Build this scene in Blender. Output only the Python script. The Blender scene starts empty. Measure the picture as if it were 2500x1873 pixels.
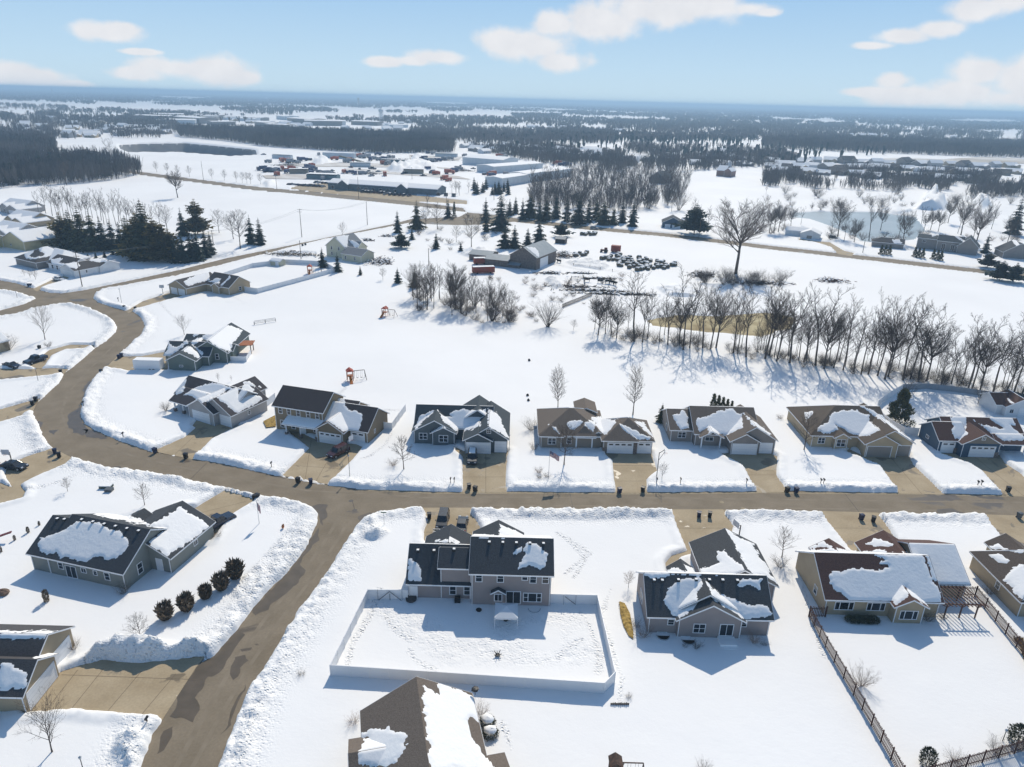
import bpy, math, random
import numpy as np
from mathutils import Vector, Matrix
R=math.radians
scene=bpy.context.scene
col=scene.collection
# ---------------------------------------------------------------- camera, sky, sun, exposure
CAM_H=66.0; PITCH=R(21.79); ROLL=R(1.49); FPX=1735.0
cd=bpy.data.cameras.new('camera'); cam=bpy.data.objects.new('camera',cd); col.objects.link(cam)
cd.sensor_width=36; cd.lens=36*FPX/2500; cd.clip_start=1; cd.clip_end=60000
CM=Matrix.Rotation(R(90)-PITCH,3,'X')@Matrix.Rotation(ROLL,3,'Z')
cam.matrix_world=Matrix.Translation((0,0,CAM_H))@CM.to_4x4()
scene.camera=cam
CMn=np.array(CM)
def G(px,py,z=0.0):
    """survey: world ground position of a photograph point at height z"""
    d=CM@Vector(((px-1250)/FPX,-(py-936.5)/FPX,-1)); t=(z-CAM_H)/d.z
    return d.x*t,d.y*t
def GD(px,py):
    d=(CM@Vector(((px-1250)/FPX,-(py-936.5)/FPX,-1))).normalized()
    return math.atan2(d.x,d.y),math.asin(d.z)
def proj(P):
    """world points (n,3) -> photograph px and depth"""
    q=(P-np.array([0,0,CAM_H]))@CMn
    dep=-q[:,2]
    return np.stack([1250+FPX*q[:,0]/dep,936.5-FPX*q[:,1]/dep],1),dep
SUN_AZ=R(10.9); SUN_EL=R(40)
w=bpy.data.worlds.new('World'); scene.world=w; w.use_nodes=True
nt=w.node_tree; N=nt.nodes; Lk=nt.links
for n in list(N): N.remove(n)
out=N.new('ShaderNodeOutputWorld')
def nd(t,**k):
    n=N.new('ShaderNode'+t)
    for a,b in k.items(): setattr(n,a,b)
    return n
def mth(op,a,b=None,c=None,clamp=False):
    n=nd('Math',operation=op); n.use_clamp=clamp
    for i,v in enumerate((a,b,c)):
        if v is None: continue
        if isinstance(v,(int,float)): n.inputs[i].default_value=v
        else: Lk.new(v,n.inputs[i])
    return n.outputs[0]
sky=nd('TexSky',sky_type='NISHITA'); sky.sun_disc=False; sky.sun_elevation=SUN_EL; sky.sun_rotation=SUN_AZ
sky.altitude=200; sky.air_density=1.0; sky.dust_density=0.6; sky.ozone_density=2.0
tc=nd('TexCoord'); sep=nd('SeparateXYZ'); Lk.new(tc.outputs['Generated'],sep.inputs[0])
az=mth('ARCTAN2',sep.outputs[0],sep.outputs[1]); el=mth('ARCSINE',sep.outputs[2])
ramp=nd('ValToRGB'); cr=ramp.color_ramp
cr.elements[0].position=0; cr.elements[0].color=(.60,.765,.865,1)
cr.elements[1].position=1; cr.elements[1].color=(.20,.40,.78,1)
e=cr.elements.new(.18); e.color=(.53,.725,.885,1)
e=cr.elements.new(.55); e.color=(.375,.60,.86,1)
Lk.new(mth('MULTIPLY',el,4.5,clamp=True),ramp.inputs[0])
vm=nd('VectorMath',operation='MULTIPLY'); Lk.new(sky.outputs[0],vm.inputs[0]); vm.inputs[1].default_value=(.108,.129,.137)
hi=nd('MapRange'); hi.interpolation_type='SMOOTHSTEP'; Lk.new(el,hi.inputs[0]); hi.inputs[1].default_value=.125; hi.inputs[2].default_value=.24
mx=nd('MixRGB'); Lk.new(hi.outputs[0],mx.inputs[0]); Lk.new(ramp.outputs[0],mx.inputs[1]); Lk.new(vm.outputs[0],mx.inputs[2])
# fair-weather clouds low over the horizon, as directions on the sky
comb=nd('CombineXYZ'); Lk.new(az,comb.inputs[0]); Lk.new(el,comb.inputs[1])
nz=nd('TexNoise'); nz.inputs['Scale'].default_value=15; nz.inputs['Detail'].default_value=7; nz.inputs['Roughness'].default_value=.6; Lk.new(comb.outputs[0],nz.inputs['Vector'])
CL=[(258,78,92,28),(300,70,50,22),(345,127,62,9),(-5,178,120,38),(90,190,110,30),(170,205,80,14),(330,180,90,22),(430,165,120,30),(530,170,110,42),(600,190,50,22),
(945,152,58,15),(1075,140,85,22),(1010,150,60,14),(1215,100,60,40),(1290,110,120,45),(1345,60,60,40),(1375,150,75,30),(1480,55,110,50),(1560,25,130,60),(1690,10,160,52),(1830,22,60,20),(1870,30,35,12),
(2130,112,60,12),(2200,88,80,22),(2290,72,60,22),(2400,20,90,32),(2470,-5,100,50),(2185,195,50,24),(2110,225,70,14),(2230,235,130,32),(2350,225,130,40),(2400,180,90,45),(2490,195,110,70),(2480,240,160,30)]
acc=None
for (x,y,rx,ry) in CL:
    a,b=GD(x,y); a1,_=GD(x+rx,y); _,b1=GD(x,y-ry)
    s1=nd('VectorMath',operation='SUBTRACT'); Lk.new(comb.outputs[0],s1.inputs[0]); s1.inputs[1].default_value=(a,b,0)
    s2=nd('VectorMath',operation='MULTIPLY'); Lk.new(s1.outputs[0],s2.inputs[0]); s2.inputs[1].default_value=(1/abs(a1-a),1/abs(b1-b),0)
    s3=nd('VectorMath',operation='LENGTH'); Lk.new(s2.outputs[0],s3.inputs[0])
    acc=s3.outputs['Value'] if acc is None else mth('SMOOTH_MIN',acc,s3.outputs['Value'],.35)
dd=mth('ADD',acc,mth('MULTIPLY',mth('SUBTRACT',nz.outputs[0],.5),2.0))
cm=nd('MapRange'); cm.interpolation_type='SMOOTHSTEP'; Lk.new(dd,cm.inputs[0]); cm.inputs[1].default_value=1.14; cm.inputs[2].default_value=.5
mx2=nd('MixRGB'); Lk.new(mth('MULTIPLY',cm.outputs[0],.93),mx2.inputs[0]); Lk.new(mx.outputs[0],mx2.inputs[1]); 
nz2=nd('TexNoise'); nz2.inputs['Scale'].default_value=34; nz2.inputs['Detail'].default_value=5; Lk.new(comb.outputs[0],nz2.inputs['Vector'])
cs_=nd('MixRGB'); Lk.new(nz2.outputs[0],cs_.inputs[0]); cs_.inputs[1].default_value=(.74,.75,.79,1); cs_.inputs[2].default_value=(.94,.93,.935,1); Lk.new(cs_.outputs[0],mx2.inputs[2])
bg=nd('Background'); Lk.new(mx2.outputs[0],bg.inputs[0]); bg.inputs[1].default_value=1.0
Lk.new(bg.outputs[0],out.inputs[0])
sl=bpy.data.lights.new('sun','SUN'); sl.energy=4.0; sl.angle=R(.53); sl.color=(1,.905,.755)
so=bpy.data.objects.new('sun',sl); col.objects.link(so)
sdir=Vector((math.sin(SUN_AZ)*math.cos(SUN_EL),math.cos(SUN_AZ)*math.cos(SUN_EL),math.sin(SUN_EL)))
so.rotation_euler=(-sdir).to_track_quat('-Z','Y').to_euler(); so.location=(0,60,200)
scene.view_settings.view_transform='Standard'; scene.view_settings.look='None'; scene.view_settings.exposure=0; scene.view_settings.gamma=1
# ---------------------------------------------------------------- materials
MAT={}
def mat(name,c,rough=.8,c2=None,nscale=1.0,bump=0,bscale=None,metal=0,siding=None,spec=.3,dist=.05,detail=4,p1=.35,p2=.65,coord='Object',vary=0):
    if name in MAT: return MAT[name]
    m=bpy.data.materials.new(name); m.use_nodes=True; t=m.node_tree; b=t.nodes['Principled BSDF']
    b.inputs['Base Color'].default_value=(*c,1); b.inputs['Roughness'].default_value=rough; b.inputs['Metallic'].default_value=metal
    b.inputs['Specular IOR Level'].default_value=spec
    tcn=t.nodes.new('ShaderNodeTexCoord')
    cs=None
    if c2 is not None:
        n=t.nodes.new('ShaderNodeTexNoise'); n.inputs['Scale'].default_value=nscale; n.inputs['Detail'].default_value=detail
        t.links.new(tcn.outputs[coord],n.inputs['Vector'])
        r=t.nodes.new('ShaderNodeValToRGB'); r.color_ramp.elements[0].position=p1; r.color_ramp.elements[1].position=p2
        r.color_ramp.elements[0].color=(*c,1); r.color_ramp.elements[1].color=(*c2,1)
        t.links.new(n.outputs[0],r.inputs[0]); cs=r.outputs[0]
    if vary:
        oi=t.nodes.new('ShaderNodeObjectInfo'); hs=t.nodes.new('ShaderNodeHueSaturation')
        ma=t.nodes.new('ShaderNodeMapRange'); ma.inputs[3].default_value=1-vary; ma.inputs[4].default_value=1+vary
        t.links.new(oi.outputs['Random'],ma.inputs[0]); t.links.new(ma.outputs[0],hs.inputs['Value'])
        if cs is None: hs.inputs['Color'].default_value=(*c,1)
        else: t.links.new(cs,hs.inputs['Color'])
        cs=hs.outputs[0]
    if cs is not None: t.links.new(cs,b.inputs['Base Color'])
    if siding:
        wv=t.nodes.new('ShaderNodeTexWave'); wv.wave_type='BANDS'; wv.bands_direction=siding[0]; wv.wave_profile='SAW'; wv.inputs['Scale'].default_value=siding[1]
        t.links.new(tcn.outputs['Object'],wv.inputs['Vector'])
        bp=t.nodes.new('ShaderNodeBump'); bp.inputs['Strength'].default_value=siding[2]; bp.inputs['Distance'].default_value=.03
        t.links.new(wv.outputs[0],bp.inputs['Height']); t.links.new(bp.outputs[0],b.inputs['Normal'])
    elif bump:
        n=t.nodes.new('ShaderNodeTexNoise'); n.inputs['Scale'].default_value=bscale or 5; n.inputs['Detail'].default_value=5
        t.links.new(tcn.outputs[coord],n.inputs['Vector'])
        bp=t.nodes.new('ShaderNodeBump'); bp.inputs['Strength'].default_value=bump; bp.inputs['Distance'].default_value=dist
        t.links.new(n.outputs[0],bp.inputs['Height']); t.links.new(bp.outputs[0],b.inputs['Normal'])
    MAT[name]=m; return m
def wallm(n,c): return mat('siding_'+n,c,.7,c2=tuple(x*1.1 for x in c),nscale=.6,siding=('Z',1.6,.5))
def roofm(n,c): return mat('shingle_'+n,c,.9,c2=tuple(x*1.55 for x in c),nscale=7,bump=.6,bscale=9,detail=8)
snowm=mat('snow',(.89,.885,.87),.75,bump=.35,bscale=.8,dist=.25,detail=6,spec=.2)
rsnow=mat('roof_snow',(.89,.885,.87),.75,bump=.4,bscale=2.2,dist=.10,spec=.2)
white=mat('white_trim',(.78,.79,.80),.5)
vinyl=mat('white_vinyl',(.74,.75,.76),.45,siding=('X',1.2,.15))
glass=mat('window_glass',(.012,.016,.022),.06,spec=.6)
gdoor=mat('garage_panel',(.76,.77,.78),.5)
dark=mat('dark_metal',(.02,.02,.022),.5)
black=mat('black_plastic',(.012,.012,.014),.45)
navy=mat('navy_plastic',(.012,.02,.06),.45)
grayp=mat('gray_plastic',(.10,.11,.12),.5)
steel=mat('galvanised_steel',(.42,.44,.46),.45,metal=.4)
bark=mat('bark',(.065,.048,.038),.9,c2=(.14,.11,.09),nscale=2,vary=.25)
twig=mat('twigs',(.062,.045,.035),.9,c2=(.115,.085,.066),nscale=.4,vary=.3)
twigr=mat('reddish_twigs',(.17,.10,.07),.9,c2=(.24,.16,.11),nscale=.5,vary=.2)
needle=mat('spruce_needles',(.012,.03,.024),.8,c2=(.035,.062,.048),nscale=1.2,vary=.3)
needle2=mat('pine_needles',(.06,.06,.022),.8,c2=(.26,.19,.06),nscale=.35,vary=.2)
needle3=mat('cedar_foliage',(.03,.04,.018),.8,c2=(.12,.115,.05),nscale=1.0,vary=.2)
winterb=mat('winter_foliage',(.075,.06,.038),.9,c2=(.22,.155,.10),nscale=3,vary=.2)
drygrass=mat('dry_grass',(.17,.11,.02),.9,c2=(.50,.34,.10),nscale=2.2,detail=8)
brick=mat('stone_veneer',(.10,.075,.065),.9,c2=(.25,.20,.17),nscale=5,bump=.6,bscale=6)
wood=mat('stained_wood',(.06,.03,.022),.7,c2=(.12,.055,.04),nscale=3)
cedar=mat('orange_stained_wood',(.42,.15,.05),.6,c2=(.30,.10,.035),nscale=3)
poles=mat('weathered_pole',(.14,.11,.085),.9)
rust=mat('rusty_red_steel',(.30,.055,.03),.7,c2=(.2,.06,.04),nscale=1)
# ---------------------------------------------------------------- helpers
class MB:
    def __init__(s): s.v=[]; s.f=[]; s.m=[]
    def add(s,vs,fs,mi=0):
        o=len(s.v); s.v+=[tuple(p) for p in vs]; s.f+=[tuple(i+o for i in f) for f in fs]; s.m+=[mi]*len(fs)
    def poly(s,pts,mi=0): s.add(pts,[tuple(range(len(pts)))],mi)
    def box(s,x0,y0,z0,x1,y1,z1,mi=0,M=None):
        vs=[(x,y,z) for z in (z0,z1) for y in (y0,y1) for x in (x0,x1)]
        if M is not None: vs=[M@Vector(p) for p in vs]
        s.add(vs,[(0,2,3,1),(4,5,7,6),(0,1,5,4),(2,6,7,3),(0,4,6,2),(1,3,7,5)],mi)
    def bar(s,a,b,w,h=None,mi=0):
        a=Vector(a);b=Vector(b);d=(b-a)
        if d.length<1e-6: return
        d.normalize(); h=h or w
        u=d.cross(Vector((0,0,1)))
        if u.length<1e-3: u=Vector((1,0,0))
        u.normalize(); v=u.cross(d)
        vs=[p+u*(i*w/2)+v*(j*h/2) for p in (a,b) for i,j in ((-1,-1),(1,-1),(1,1),(-1,1))]
        s.add(vs,[(0,1,2,3),(7,6,5,4),(0,4,5,1),(1,5,6,2),(2,6,7,3),(3,7,4,0)],mi)
    def tube(s,a,b,ra,rb=None,n=8,mi=0,cap=True):
        a=Vector(a);b=Vector(b);rb=ra if rb is None else rb
        d=(b-a).normalized(); u=d.orthogonal().normalized(); v=d.cross(u)
        vs=[p+(u*math.cos(2*math.pi*i/n)+v*math.sin(2*math.pi*i/n))*r for p,r in ((a,ra),(b,rb)) for i in range(n)]
        fs=[(i,(i+1)%n,n+(i+1)%n,n+i) for i in range(n)]
        if cap: fs+=[tuple(range(n-1,-1,-1)),tuple(range(n,2*n))]
        s.add(vs,fs,mi)
    def ext(s,pts,dx,mi=0):
        """prism: closed loop pts extruded by vector"""
        n=len(pts); d=Vector(dx); vs=[Vector(p) for p in pts]+[Vector(p)+d for p in pts]
        s.add(vs,[tuple(range(n-1,-1,-1)),tuple(range(n,2*n))]+[(i,(i+1)%n,n+(i+1)%n,n+i) for i in range(n)],mi)
    def blob(s,c,r,seed=0,n=7,mi=0,j=.15):
        rr=random.Random(seed); vs=[];fs=[]; m=n//2+2
        for i in range(m+1):
            th=math.pi*i/m
            for k in range(n):
                ph=2*math.pi*k/n; q=1+rr.uniform(-j,j)
                vs.append((c[0]+r[0]*math.sin(th)*math.cos(ph)*q,c[1]+r[1]*math.sin(th)*math.sin(ph)*q,c[2]+r[2]*math.cos(th)*q))
        for i in range(m):
            for k in range(n): fs.append((i*n+k,(i+1)*n+k,(i+1)*n+(k+1)%n,i*n+(k+1)%n))
        s.add(vs,fs,mi)
    def build(s,name,mats,parent=None,smooth=False):
        me=bpy.data.meshes.new(name); me.from_pydata(s.v,[],s.f); 
        if not isinstance(mats,(list,tuple)): mats=[mats]
        for m in mats: me.materials.append(m)
        if len(mats)>1: me.polygons.foreach_set('material_index',s.m)
        if smooth: me.polygons.foreach_set('use_smooth',[True]*len(s.f))
        me.update()
        o=bpy.data.objects.new(name,me); col.objects.link(o)
        if parent is not None: o.parent=parent
        return o
def tag(o,label=None,cat=None,group=None,kind=None):
    if label: o['label']=label
    if cat: o['category']=cat
    if group: o['group']=group
    if kind: o['kind']=kind
    return o
def empty(name,x,y,z=0,rz=0,label=None,cat=None,group=None):
    o=bpy.data.objects.new(name,None); col.objects.link(o); o.location=(x,y,z); o.rotation_euler=(0,0,rz); o.empty_display_size=.5
    return tag(o,label,cat,group)
def dup(root,x,y,z=0,rz=0,sc=1,label=None,group=None,cat=None):
    kids={}
    def cp(o,par):
        c=o.copy(); col.objects.link(c); c.parent=par
        for ch in CH.get(o.name,[]): cp(ch,c)
        return c
    if root.name not in CH:
        def reg(o):
            CH[o.name]=list(o.children)
            for ch in o.children: reg(ch)
        reg(root)
    r=cp(root,None); r.location=(x,y,z); r.rotation_euler=(0,0,rz)
    r.scale=(sc,sc,sc) if isinstance(sc,(int,float)) else sc
    if label: r['label']=label
    if group: r['group']=group
    if cat: r['category']=cat
    return r
CH={}
class Proto:
    """first place() uses the prototype itself, later ones copy it"""
    def __init__(s,root): s.r=root; s.used=False
    def place(s,x,y,z=0,rz=0,sc=1,label=None,group=None,cat=None):
        if not s.used:
            s.used=True; r=s.r; r.location=(x,y,z); r.rotation_euler=(0,0,rz); r.scale=(sc,sc,sc) if isinstance(sc,(int,float)) else sc
            if r.name not in CH:
                def reg(o):
                    CH[o.name]=list(o.children)
                    for ch in o.children: reg(ch)
                reg(r)
            if label: r['label']=label
            if group: r['group']=group
            if cat: r['category']=cat
            return r
        return dup(s.r,x,y,z,rz,sc,label,group,cat)
def tri(ps):
    """triangulate flat ground polygon, returns faces"""
    from mathutils.geometry import tessellate_polygon
    return [tuple(t) for t in tessellate_polygon([[Vector((p[0],p[1],0)) for p in ps]])]
def hash2(ix,iy,seed):
    h=(ix.astype(np.int64)*374761393+iy.astype(np.int64)*668265263+seed*974634777)&0xffffffff
    h=((h^(h>>13))*1274126177)&0xffffffff
    return ((h^(h>>16))&0xffff)/65535.0
def vnoise(x,y,s,seed=0):
    x=x/s;y=y/s; ix=np.floor(x);iy=np.floor(y);fx=x-ix;fy=y-iy; fx=fx*fx*(3-2*fx);fy=fy*fy*(3-2*fy)
    a=hash2(ix,iy,seed);b=hash2(ix+1,iy,seed);c=hash2(ix,iy+1,seed);d=hash2(ix+1,iy+1,seed)
    return (a*(1-fx)+b*fx)*(1-fy)+(c*(1-fx)+d*fx)*fy
def fbm(x,y,s,seed=0,o=4):
    r=0;a=.5;t=0
    for k in range(o): r=r+a*vnoise(x,y,s,seed+k*17);t+=a;a*=.5;s*=.5
    return r/t
def sdf(px,py,poly):
    """signed distance to polygon, negative inside (numpy arrays)"""
    P=np.asarray(poly,float); n=len(P); d=np.full(px.shape,1e18); ins=np.zeros(px.shape,bool)
    for i in range(n):
        a=P[i];b=P[(i+1)%n]; ex,ey=b-a; wx=px-a[0];wy=py-a[1]
        t=np.clip((wx*ex+wy*ey)/(ex*ex+ey*ey+1e-12),0,1)
        dx=wx-ex*t;dy=wy-ey*t; d=np.minimum(d,dx*dx+dy*dy)
        c=((a[1]<=py)&(b[1]>py))|((b[1]<=py)&(a[1]>py))
        xi=a[0]+(py-a[1])/(b[1]-a[1]+1e-12)*ex
        ins^=c&(px<xi)
    return np.sqrt(d)*np.where(ins,-1,1)
def sst(x,a,b):
    t=np.clip((x-a)/(b-a),0,1); return t*t*(3-2*t)
# ---------------------------------------------------------------- roads and driveways (photograph survey points -> ground)
def GL(pts,z=0): return [G(x,y,z) for x,y in pts]
MAIN=[(2620,1212),(2500,1208),(2453,1207),(2196,1203),(1915,1197),(1848,1199),(1500,1202),(1240,1199),(1054,1200),(880,1194),(770,1180),(640,1154),(550,1133),(466,1119),(373,1104),(289,1075),(231,1049),(208,1035),(197,1015),(200,986),(211,951),(231,922),(258,897),(292,867),(318,844),(347,815),(354,795),(347,777),(327,761),(307,758),(272,749),(240,738),(229,729),(233,718),(250,709),
 (434,674),(640,622),(794,584),(1005,544),(1030,548),(1110,551),(1180,550),(1254,543),(1443,563),(1631,580),(1775,597),(1880,611),(2149,640),(2427,673),(2620,690),(2620,678),(2427,661),(2149,629),(1880,600),(1775,587),(1631,570),(1443,553),(1254,532),(1230,526),(1150,520),(1008,503),(608,463),(362,430),(289,419),(240,415),(240,408),(289,411),(362,422),(608,454),(1008,492),(1130,508),(1140,520),(1120,530),(1003,535),(959,547),(640,613),(550,631),(434,660),(289,691),(203,709),(153,716),(124,715),(90,706),(38,691),(0,684),(-150,655),(-150,690),(0,709),(43,716),(87,729),(58,743),(0,758),(-150,795),(-150,820),(0,777),(95,755),(150,743),(179,745),(217,755),(260,772),(278,786),(285,798),(281,812),(260,832),(231,850),(203,876),(174,899),(156,912),(145,934),(116,960),(90,985),(78,1009),(87,1025),(95,1038),(104,1067),(127,1093),(150,1112),(194,1125),(260,1142),(347,1153),(463,1174),(550,1193),(637,1213),(718,1226),(759,1238),(776,1258),(772,1281),(744,1342),(701,1397),(649,1446),(616,1486),(573,1544),(521,1601),(470,1630),(430,1700),(396,1758),(370,1795),(344,1873),(300,1990),(490,1990),(532,1873),(573,1769),(608,1682),(640,1642),(666,1597),(730,1492),(770,1440),(840,1336),(866,1290),(892,1264),(930,1252),(982,1244),(1034,1245),(1155,1245),(1240,1246),(1639,1249),(1860,1250),(1999,1254),(2143,1257),(2381,1258),(2500,1264),(2620,1268)]
DR={'A':[(1028,1240),(1155,1240),(1148,1250),(1175,1290),(1170,1340),(1060,1345),(1035,1322),(1034,1300),(1045,1270)],
'B':[(1638,1244),(1765,1244),(1790,1285),(1775,1330),(1705,1345),(1712,1392),(1695,1352),(1660,1362),(1648,1380),(1652,1402),(1628,1402),(1624,1375),(1640,1357),(1678,1345),(1655,1290)],
'C':[(2000,1248),(2142,1252),(2170,1290),(2200,1340),(2080,1348)],
'D':[(2398,1256),(2560,1262),(2560,1380),(2460,1330)],
'J':[(688,1162),(800,1183),(860,1125),(885,1092),(870,1085),(772,1074),(745,1062),(735,1046),(720,1043),(706,1052),(712,1062),(735,1078),(755,1095)],
'I':[(372,1102),(470,1122),(515,1075),(560,1052),(590,1040),(545,1032),(482,1022),(470,1040),(478,1045),(450,1068)],
'K':[(1129,1206),(1238,1206),(1235,1170),(1240,1102),(1133,1102),(1112,1092),(1112,1102),(1130,1115)],
'L':[(1503,1204),(1580,1204),(1578,1170),(1604,1150),(1590,1106),(1480,1102),(1478,1112),(1495,1125)],
'M':[(1850,1204),(1925,1202),(1895,1160),(1898,1115),(1880,1106),(1780,1106),(1758,1108),(1780,1120),(1815,1138)],
'N':[(2196,1206),(2306,1208),(2230,1135),(2218,1110),(2105,1112),(2072,1096),(2064,1105),(2100,1118),(2150,1140)],
'O':[(2450,1211),(2560,1215),(2490,1155),(2452,1130),(2440,1110),(2290,1100),(2300,1112),(2370,1135),(2400,1155)],
'H':[(257,899),(287,870),(345,870),(410,858),(410,905),(340,903),(315,908),(300,903)],
'P':[(307,760),(350,735),(413,715),(463,722),(412,734),(330,757),(314,765)],
'Q':[(80,706),(130,682),(165,672),(170,682),(110,700),(90,712)],
'E':[(548,1196),(612,1215),(625,1222),(560,1262),(515,1322),(440,1240),(478,1240)],
'F':[(505,1600),(480,1628),(396,1758),(340,1745),(180,1732),(60,1742),(70,1730),(138,1648),(150,1640),(195,1625),(250,1610),(330,1618),(420,1610)],
'Z1':[(155,914),(168,901),(130,899),(60,902),(0,900),(-100,910),(-100,940),(0,930),(80,922),(140,916)],
'Z2':[(234,846),(228,842),(170,842),(120,855),(70,895),(100,902),(108,895),(125,870),(160,855),(228,851)],
'Z3':[(79,1005),(98,972),(0,1000),(-100,1030),(-100,1065),(0,1033),(60,1015)],
'Z4':[(128,1094),(180,1120),(170,1132),(100,1160),(50,1185),(62,1200),(55,1218),(0,1232),(-90,1250),(-90,1215),(0,1178),(30,1190),(12,1160),(20,1135),(65,1115)],
'far1':[(2000,590),(2025,591),(2060,612),(2085,618),(2080,626),(2045,620),(2030,605),(1990,592),(1950,588),(1950,583)],
'mall':[(740,450),(800,447),(1000,475),(1140,490),(1140,500),(1000,492),(740,466),(705,460)]}
CONC={'mall':0}
roadP=GL(MAIN); drP={k:GL(v) for k,v in DR.items()}
def pave_mat(name,c,c2,wet,wsc,thr):
    m=mat(name,c,.85,c2=c2,nscale=.25,bump=.3,bscale=14,dist=.01,detail=8,p1=.3,p2=.7)
    t=m.node_tree; b=t.nodes['Principled BSDF']
    src=b.inputs['Base Color'].links[0].from_socket
    tcn=t.nodes.new('ShaderNodeTexCoord')
    n=t.nodes.new('ShaderNodeTexNoise'); n.inputs['Scale'].default_value=wsc; n.inputs['Detail'].default_value=6; n.inputs['Distortion'].default_value=.6
    t.links.new(tcn.outputs['Object'],n.inputs['Vector'])
    r=t.nodes.new('ShaderNodeValToRGB'); r.color_ramp.elements[0].position=thr; r.color_ramp.elements[1].position=thr+.025
    r.color_ramp.elements[0].color=(0,0,0,1); r.color_ramp.elements[1].color=(1,1,1,1); t.links.new(n.outputs[0],r.inputs[0])
    mxn=t.nodes.new('ShaderNodeMixRGB'); t.links.new(r.outputs[0],mxn.inputs[0]); t.links.new(src,mxn.inputs[1]); mxn.inputs[2].default_value=(*wet,1)
    # fine grit speckle
    n2=t.nodes.new('ShaderNodeTexNoise'); n2.inputs['Scale'].default_value=3.5; n2.inputs['Detail'].default_value=8
    t.links.new(tcn.outputs['Object'],n2.inputs['Vector'])
    mp=t.nodes.new('ShaderNodeMapRange'); mp.inputs[1].default_value=.3; mp.inputs[2].default_value=.7; mp.inputs[3].default_value=.91; mp.inputs[4].default_value=1.08; t.links.new(n2.outputs[0],mp.inputs[0])
    sc=t.nodes.new('ShaderNodeVectorMath'); sc.operation='SCALE'; t.links.new(mxn.outputs[0],sc.inputs[0]); t.links.new(mp.outputs[0],sc.inputs['Scale'])
    t.links.new(sc.outputs[0],b.inputs['Base Color'])
    mr=t.nodes.new('ShaderNodeMapRange'); mr.inputs[3].default_value=.88; mr.inputs[4].default_value=.38; t.links.new(r.outputs[0],mr.inputs[0]); t.links.new(mr.outputs[0],b.inputs['Roughness'])
    return m
roadm=pave_mat('salted_asphalt',(.185,.148,.100),(.245,.20,.142),(.115,.09,.062),.085,.63)
concm=pave_mat('driveway_concrete',(.34,.265,.165),(.44,.355,.235),(.20,.155,.095),.22,.60)
wetm=mat('wet_asphalt',(.098,.077,.052),.35,c2=(.125,.098,.068),nscale=.6,bump=.2,bscale=12,dist=.01)
trackm=mat('dusty_track',(.25,.205,.148),.85,c2=(.20,.162,.112),nscale=.4)
def sheet(name,pts,z,m):
    b=MB(); b.add([(x,y,z) for x,y in pts],tri(pts)); o=b.build(name,m); 
    me=o.data
    for p in me.polygons:
        if p.normal.z<0: p.flip()
    return o
rd=tag(sheet('road',roadP,0,roadm),'plowed brown grey asphalt streets joining the houses',None,None,'structure')
for k,v in drP.items():
    if k=='far1': o=sheet('gravel_track',v,.03,concm)
    elif k=='mall': o=sheet('car_park',v,.03,concm)
    else: o=sheet('driveway',v,.03,concm)
    o['kind']='structure'
# street sealing lines and gutters as thin sheets
def ribbon(name,pts,wd,z,m,kind='structure'):
    b=MB()
    for i in range(len(pts)-1):
        a=Vector((*pts[i],z)); c=Vector((*pts[i+1],z)); d=(c-a).normalized(); n=Vector((-d.y,d.x,0))*wd/2
        b.poly([a-n,c-n,c+n,a+n])
    o=b.build(name,m); o['kind']=kind; return o
tar=mat('tar_seal',(.05,.04,.03),.6)
gut=mat('concrete_gutter',(.36,.30,.2),.9,c2=(.28,.22,.14),nscale=2)
for a,b_ in (((1391,1202),(1400,1247)),((465,1170),(505,1130)),((2063,1206),(2097,1250)),((820,1205),(833,1192)),((860,1222),(866,1245))):
    ribbon('tar_seam',GL([a,b_]),.09,.006,tar)
ribbon('gutter',GL([(900,1197),(1054,1204),(1240,1203),(1500,1206),(1848,1203),(2196,1206),(2500,1212)]),.45,.004,gut)
ribbon('gutter',GL([(985,1241),(1155,1242),(1240,1243),(1639,1246),(1860,1247),(2143,1254),(2500,1261)]),.45,.004,gut)
ribbon('gutter',GL([(1129,1203),(1238,1203)]),.3,.034,gut)
WET=[[(772,1290),(744,1345),(700,1400),(650,1450),(616,1487),(628,1500),(660,1478),(700,1450),(712,1432),(735,1412),(745,1392),(733,1368),(755,1350),(775,1320),(780,1300)],
[(752,1234),(800,1233),(795,1262),(785,1285),(778,1262),(766,1246)],
[(612,1494),(585,1530),(598,1555),(575,1590),(540,1640),(505,1655),(478,1700),(480,1738),(466,1762),(440,1752),(412,1748),(440,1690),(480,1632),(520,1605),(575,1545)],
[(578,1604),(598,1600),(602,1616),(588,1640),(574,1656),(566,1642),(572,1620)],[(588,1586),(606,1584),(606,1590),(590,1592)],[(622,1574),(632,1573),(630,1578),(621,1579)],
[(198,985),(188,998),(170,1008),(165,1032),(178,1056),(206,1062),(212,1050),(207,1035),(199,1015)],[(198,1048),(232,1052),(262,1070),(250,1072),(214,1066)],[(92,1028),(110,1032),(104,1044),(96,1040)],
[(205,945),(222,930),(226,948),(212,965),(205,980),(200,975)],[(2250,1206),(2330,1209),(2350,1219),(2330,1224),(2290,1215)],[(2285,1246),(2320,1243),(2370,1255),(2300,1256)],[(2370,1208),(2450,1212),(2460,1222),(2410,1218)],
[(880,1292),(872,1262),(905,1250),(930,1248),(900,1262),(888,1278)],[(760,1475),(790,1425),(830,1370),(845,1345),(825,1372),(785,1420)],[(125,1050),(145,1048),(132,1062),(128,1058)],[(545,1790),(565,1740),(580,1700),(600,1668),(590,1700),(560,1770)],[(395,1800),(420,1770),(415,1800),(400,1830),(385,1840)],
[(600,1145),(640,1156),(700,1170),(690,1164),(640,1150)],[(268,1140),(300,1146),(290,1140)]]
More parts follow.
